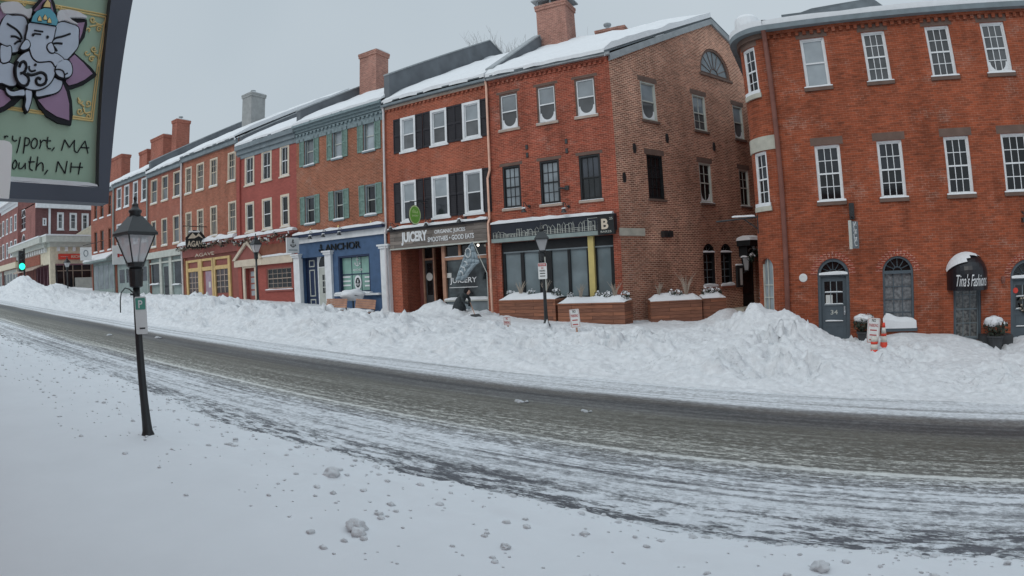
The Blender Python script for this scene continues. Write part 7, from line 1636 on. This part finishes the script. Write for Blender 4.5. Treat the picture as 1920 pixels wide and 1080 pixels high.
# gold border: double fillet with corner scrolls
mb = MB()
for o_ in (0, 4):
    cs = [(-62, -8), (104.7, 10 + o_), (202 - o_, 28.5 + o_)]; mb.tube([sp(x, y, .003) for x, y in cs], .0035, 4)
    mb.tube([sp(x, y, .003) for x, y in [(202 - o_, 28.5 + o_), (189 - o_, 110), (174 - o_ * .8, 227 - o_)]], .0035, 4); mb.tube([sp(x, y, .003) for x, y in [(174 - o_, 227 - o_), (134, 221.5 - o_), (17, 204.5 - o_), (-60, 194 - o_)]], .0035, 4)
def scroll(cx, cy, r, a0, turns, s=1): return [(cx + r * (1 - k / 22) * math.cos(a0 + s * turns * 6.283 * k / 18), cy + r * (1 - k / 22) * math.sin(a0 + s * turns * 6.283 * k / 18)) for k in range(19)]
for cx, cy, r, a0, tn, s in ((174, 37, 6, .5, 1.2, 1), (186, 55, 6, -.5, 1.2, -1), (166, 57, 5, 3, .8, 1), (176, 92, 6, .5, 1.2, 1), (172, 111, 6, -.5, 1.2, -1), (163, 99, 6, .2, .8, 1), (150, 209, 6.5, .3, 1.2, 1), (165, 194, 6.5, 2.2, 1.1, -1), (150, 190, 5, 0, .9, 1), (166, 218, 5, .5, 1.1, 1), (112, 16, 6, 3, .9, 1), (47, 8, 7, 0, .9, -1)): mb.tube([sp(x, y, .004) for x, y in scroll(cx, cy, r, a0, tn, s)], .0032, 4)
for seg in ([(180, 43), (190, 47), (196, 40)], [(168, 50), (178, 48), (188, 46)], [(184, 106), (186, 115), (184, 125)], [(176, 100), (184, 104), (188, 98)], [(156, 202), (160, 212), (170, 210)], [(146, 183), (150, 192), (158, 200)]): mb.tube([sp(x, y, .004) for x, y in curve(seg, False)], .0035, 4)
mb.build('gold_border', 'gold_paint', t)
# lotus petals: black edge, purple face
PET = [([(136.8, 100.7), (155.6, 116.7), (169.4, 129.2), (179, 141.7), (177, 146), (156, 160), (136, 167.5), (128, 168.8), (116.7, 155.6), (122, 125)], [(127.8, 113), (136.8, 105), (153, 120), (170.8, 140.3), (156, 151.5), (141.7, 158.3), (126.4, 162.5), (121, 155.6), (124, 130)]),
       ([(117, 152), (127.4, 168.5), (132.6, 190.8), (134.3, 217.4), (131, 236.7), (106.7, 232.3), (86, 220.4), (71, 202.6), (64, 184), (92, 170)], [(115.6, 161), (121.5, 174.5), (126.7, 196.7), (126.9, 227.8), (103.7, 220.4), (83, 207), (68.5, 189.5), (92, 183), (109, 171)]),
       ([(-42, 224), (-12, 217), (8, 209), (27, 198), (41, 184), (26, 172), (0, 160), (-40, 158)], [(-40, 215), (-12, 208), (5, 201), (18, 190), (6, 174), (-12, 166), (-38, 166)]),
       ([(123, 38), (145, 37), (160, 39.5), (160.5, 49.2), (155.9, 72.6), (144, 90), (132, 80), (130, 50)], [(138, 47), (155.3, 45), (150.7, 65), (144, 83), (138, 70)]),
       ([(51, 24), (68, 5), (85, -16), (93, -6), (100, 10), (105, 33), (85, 40)], [(60, 24), (74, 8), (85, -5), (92, 6), (98, 30), (80, 34)]),
       ([(-44, -6), (-20, 2), (0, 11), (34, 24), (20, 34), (0, 70), (-44, 66)], [(-40, 4), (-18, 12), (0, 20), (14, 26), (0, 40), (-10, 60), (-40, 58)])]
for k, (o_, i_) in enumerate(PET):
    lift = .001 * k
    shape(o_, 0, .014 + lift, 'relief_black', 'petal_edge', False); shape(i_, .0145 + lift, .017 + lift, 'relief_purple', 'lotus_petal', False)
# elephant, built up in layers of raised relief
L0 = .02
GREY = [('ear', [(7.8, 32.2), (20, 33.5), (33.3, 33.3), (43.3, 36.7), (47.8, 46.7), (47.8, 60), (43, 76.7), (42.8, 84), (33, 96), (30, 101), (18.9, 102), (15.6, 91), (7.8, 90), (-1, 85.6), (-7, 78), (-4, 55)], 0),
        ('ear', [(98.9, 57), (104, 48), (114.4, 44.7), (124.8, 47.3), (142.9, 54.4), (144, 72), (142.9, 90.7), (133, 104), (122.2, 115.3), (117, 115.3), (108, 110), (98.9, 105), (93, 93.3), (96, 77.8)], 0),
        ('arm', [(-14, 121), (0, 121), (22, 125), (26, 150), (27, 163), (15, 165.5), (0, 160), (-14, 158)], 1), ('hand', [(-3, 91), (9, 93), (14, 91), (17.5, 95), (17, 112), (12, 121), (-2, 121)], 2),
        ('leg', [(96.3, 150), (104, 153), (112.6, 156.7), (110, 170), (101, 178), (85, 182), (65.2, 185), (65, 172), (80, 160)], 1), ('foot', [(6.7, 168.6), (14, 174), (22, 176), (40, 172), (42, 183.4), (30, 184), (17.8, 185), (9, 179)], 2), ('foot', [(43, 174), (55, 174), (55, 192), (51, 206), (47.4, 213.5), (42.4, 204), (44.3, 191)], 2),
        ('body', [(60 + 38 * math.cos(2 * math.pi * k / 16), 137 + 37 * math.sin(2 * math.pi * k / 16)) for k in range(16)], 3),
        ('head', [(48.9, 50), (70, 51), (96.7, 55.6), (97, 66.7), (94, 80), (91, 88), (95, 104), (103, 108), (112, 115), (113, 119), (104, 124), (98, 131), (93, 124), (88, 121), (76, 122), (65, 122), (56, 115), (51, 103), (48, 90), (43.5, 83), (43, 75), (46, 62)], 4),
        ('hand', [(100, 128), (104, 121), (112, 118), (120, 118.5), (127, 125), (129.5, 138), (126, 148), (116, 152), (104, 149), (97.5, 140)], 4), ('tusk', [(41, 83), (48, 84), (50.5, 92), (47, 98), (38, 101), (32, 97)], 5), ('tusk', [(82, 93), (87, 88), (92, 90), (96, 104), (89, 106), (83, 100)], 5)]
def grow_(pts, k):
    c = Vector((sum(p[0] for p in pts) / len(pts), sum(p[1] for p in pts) / len(pts))); n = len(pts); out = []; A = sum(pts[i][0] * pts[(i + 1) % n][1] - pts[(i + 1) % n][0] * pts[i][1] for i in range(n))
    for i in range(n):
        a_, b2 = Vector(pts[i - 1]), Vector(pts[(i + 1) % n]); tn = (b2 - a_)
        if tn.length < 1e-6: tn = Vector((1, 0))
        tn.normalize(); nn = Vector((tn.y, -tn.x)) * (1 if A > 0 else -1); out.append(tuple(Vector(pts[i]) + nn * k))
    return out
for nm, pts, lv in GREY:
    cv_ = curve(pts, True, 3); h = L0 + .004 * lv
    MB().prism(SG, sl_(grow_(cv_, 1.6)), .0, h).build('outline', 'relief_black', t); MB().prism(SG, sl_(grow_(cv_, -.8)), h + .0002, h + .0032).build(nm, 'relief_grey', t)
hd_ = L0 + .024
crown = [(52, 49), (54.4, 40), (62, 30), (75.6, 24.4), (86.7, 25.6), (95.6, 35.6), (101, 47.8), (98, 56), (80, 53)]; shape(grow_(crown, 1.6), .0, hd_ - .001, 'relief_black', 'outline', False); shape(crown, hd_, hd_ + .004, 'relief_teal', 'crown', False)
orn = [(73, 23), (76.7, 13), (82, 7.2), (87.8, 14.4), (88, 24)]; shape(grow_(orn, 1.2), .0, hd_, 'relief_black', 'outline', False); shape(grow_(orn, -1.5), hd_ + .0005, hd_ + .004, 'gold_paint', 'crown_jewel', False)
for cx, cy in ((66.7, 44), (76.7, 42), (84.6, 47.5)): d_ = [(cx - 3.2, cy + 4), (cx - 3, cy), (cx, cy - 5), (cx + 3, cy), (cx + 3.4, cy + 4.6)]; shape(grow_(d_, 1.4), hd_, hd_ + .0045, 'relief_black', 'outline', False); shape(d_, hd_ + .005, hd_ + .007, 'gold_paint', 'crown_jewel', False)
dk = L0 + .0205
for cx, cy in ((56, 73), (82.5, 77)): shape([(cx + 2.7 * math.cos(k * .785), cy + 2.9 * math.sin(k * .785)) for k in range(8)], dk, dk + .003, 'relief_black', 'eye', False)
for pts in ([(64, 57), (81, 59.5)], [(64, 63), (77, 64.5)]): line(pts, dk, .0032, 'relief_black', 'forehead_line')
for pts in ([(13, 44), (22, 50), (30, 55), (38, 64), (41, 73)], [(20, 68), (30, 69), (39, 75)], [(27, 83), (33, 78), (40, 77)], [(97, 79), (103, 72), (118, 68), (132, 63)], [(98, 82), (107, 81), (117, 82)], [(98, 84), (103, 90), (107, 96)]): line(pts, L0 + .004, .0042, 'relief_black', 'ear_line')
bd = L0 + .0158
OM = [([(35.6, 126), (39.3, 118), (44.5, 115.5), (49, 121), (48.5, 130), (44.5, 136), (37.8, 138)], .006), ([(44.5, 137.4), (52, 143.4), (54, 152), (48.9, 160.4), (40, 160), (32.6, 152), (28.9, 140.4), (29.6, 124), (34, 116)], .006), ([(50, 138), (57, 140.5), (64, 139.7), (77, 136), (86, 142), (86, 153.7), (78.6, 159.7), (69.7, 158), (67.5, 151), (71, 146), (77, 149)], .006), ([(54.8, 124), (55, 130), (59.3, 133.7), (66.7, 131.5)], .004)]
for pts, r_2 in OM: line(pts, bd, r_2 * .95, 'relief_black', 'om_symbol')
shape([(60.8 + 2.6 * math.cos(k * .785), 127.8 + 2.6 * math.sin(k * .785)) for k in range(8)], bd, bd + .004, 'relief_black', 'om_symbol', False)
for pts in ([(103, 131), (110, 130), (118, 133), (121, 140), (121, 146)], [(121, 140), (127, 137)]): line(pts, L0 + .0205, .0028, 'relief_black', 'finger_line')
# snow clinging to the tops of the relief
for pts in ([(103, 45), (104, 27), (118, 23), (140, 26), (159, 37), (146, 38), (126, 38.5), (142, 50), (130, 48), (116, 43)], [(2, 29), (-2, 12), (28, 9), (45, 22), (56, 22), (52, 40), (42, 34), (30, 31), (14, 31)]): shape(grow_(pts, -.5), .004, .03, 'snow', 'relief_snow', True)
# brush lettering
q4 = lambda pts: [(x * .1481, 230 + y * .1481) for x, y in pts]
STK = [[(60, 165), (65, 200)], [(62, 185), (80, 168), (105, 178)], [(163, 165), (160, 210), (185, 232), (215, 222)], [(258, 180), (240, 280), (212, 385)], [(320, 185), (310, 290), (295, 390)], [(320, 190), (362, 200), (377, 240), (350, 285), (312, 290)], [(440, 195), (402, 240), (398, 300), (432, 325), (468, 285), (470, 220), (440, 195)], [(510, 215), (518, 270), (500, 330)], [(520, 260), (545, 225), (578, 225)], [(607, 180), (598, 270), (607, 322), (645, 330)], [(575, 230), (647, 230)], [(690, 315), (655, 358)], [(780, 355), (800, 280), (820, 215)], [(820, 215), (880, 315)], [(880, 315), (945, 220)], [(945, 220), (942, 330), (960, 372), (985, 375)], [(985, 375), (1030, 300), (1080, 230)], [(1080, 230), (1115, 390)], [(1015, 315), (1130, 318)],
       [(195, 470), (163, 520), (165, 580), (195, 575), (216, 520), (195, 470)], [(245, 505), (240, 570), (275, 580), (322, 520)], [(322, 510), (322, 588)], [(392, 430), (376, 570), (415, 605)], [(360, 495), (440, 495)], [(480, 430), (468, 520), (455, 605)], [(465, 560), (510, 510), (545, 525), (545, 615)], [(605, 600), (565, 655)], [(710, 625), (735, 490)], [(735, 490), (825, 645)], [(825, 645), (852, 485)], [(905, 505), (893, 630)], [(1020, 505), (993, 655)], [(898, 560), (1050, 565)]]
mb = MB()
for s_ in STK: mb.tube([sp(x, y, .003) for x, y in (curve(q4(s_), False) if len(s_) > 2 else q4(s_))], .0024, 5)
mb.build('lettering', 'relief_black', t)
# pale placard hung in front of the sign's lower corner
XP = .07; pp = lambda x, y: EYE + ray(x, y) * ((XS + XP) / ray(x, y).x)
pts = [(-60, 266), (-10, 263), (8, 263), (18, 266), (22.5, 272), (23, 282), (20, 340), (17, 372), (-60, 366)]
lo = [(pp(x, y).y, pp(x, y).z) for x, y in pts]
mb = MB()
class SP_:
    def p(f, s, d, z): return Vector((XS + XP + d, s, z))
mb.prism(SP_(), lo, -.012, .0)
q = pp(-20, 368); o = thing('placard', q, 'plain pale rounded placard hanging in front of the lower left corner of the green sign', 'placard'); mb.build('board', 'placard', o)
MB().tube([Vector((XS + .0, pp(-30, 320).y, pp(-30, 320).z)), Vector((XS + XP - .01, pp(-30, 320).y, pp(-30, 320).z))], .006, 6).build('standoff', 'black_metal', o)
# two small iced stones on the road
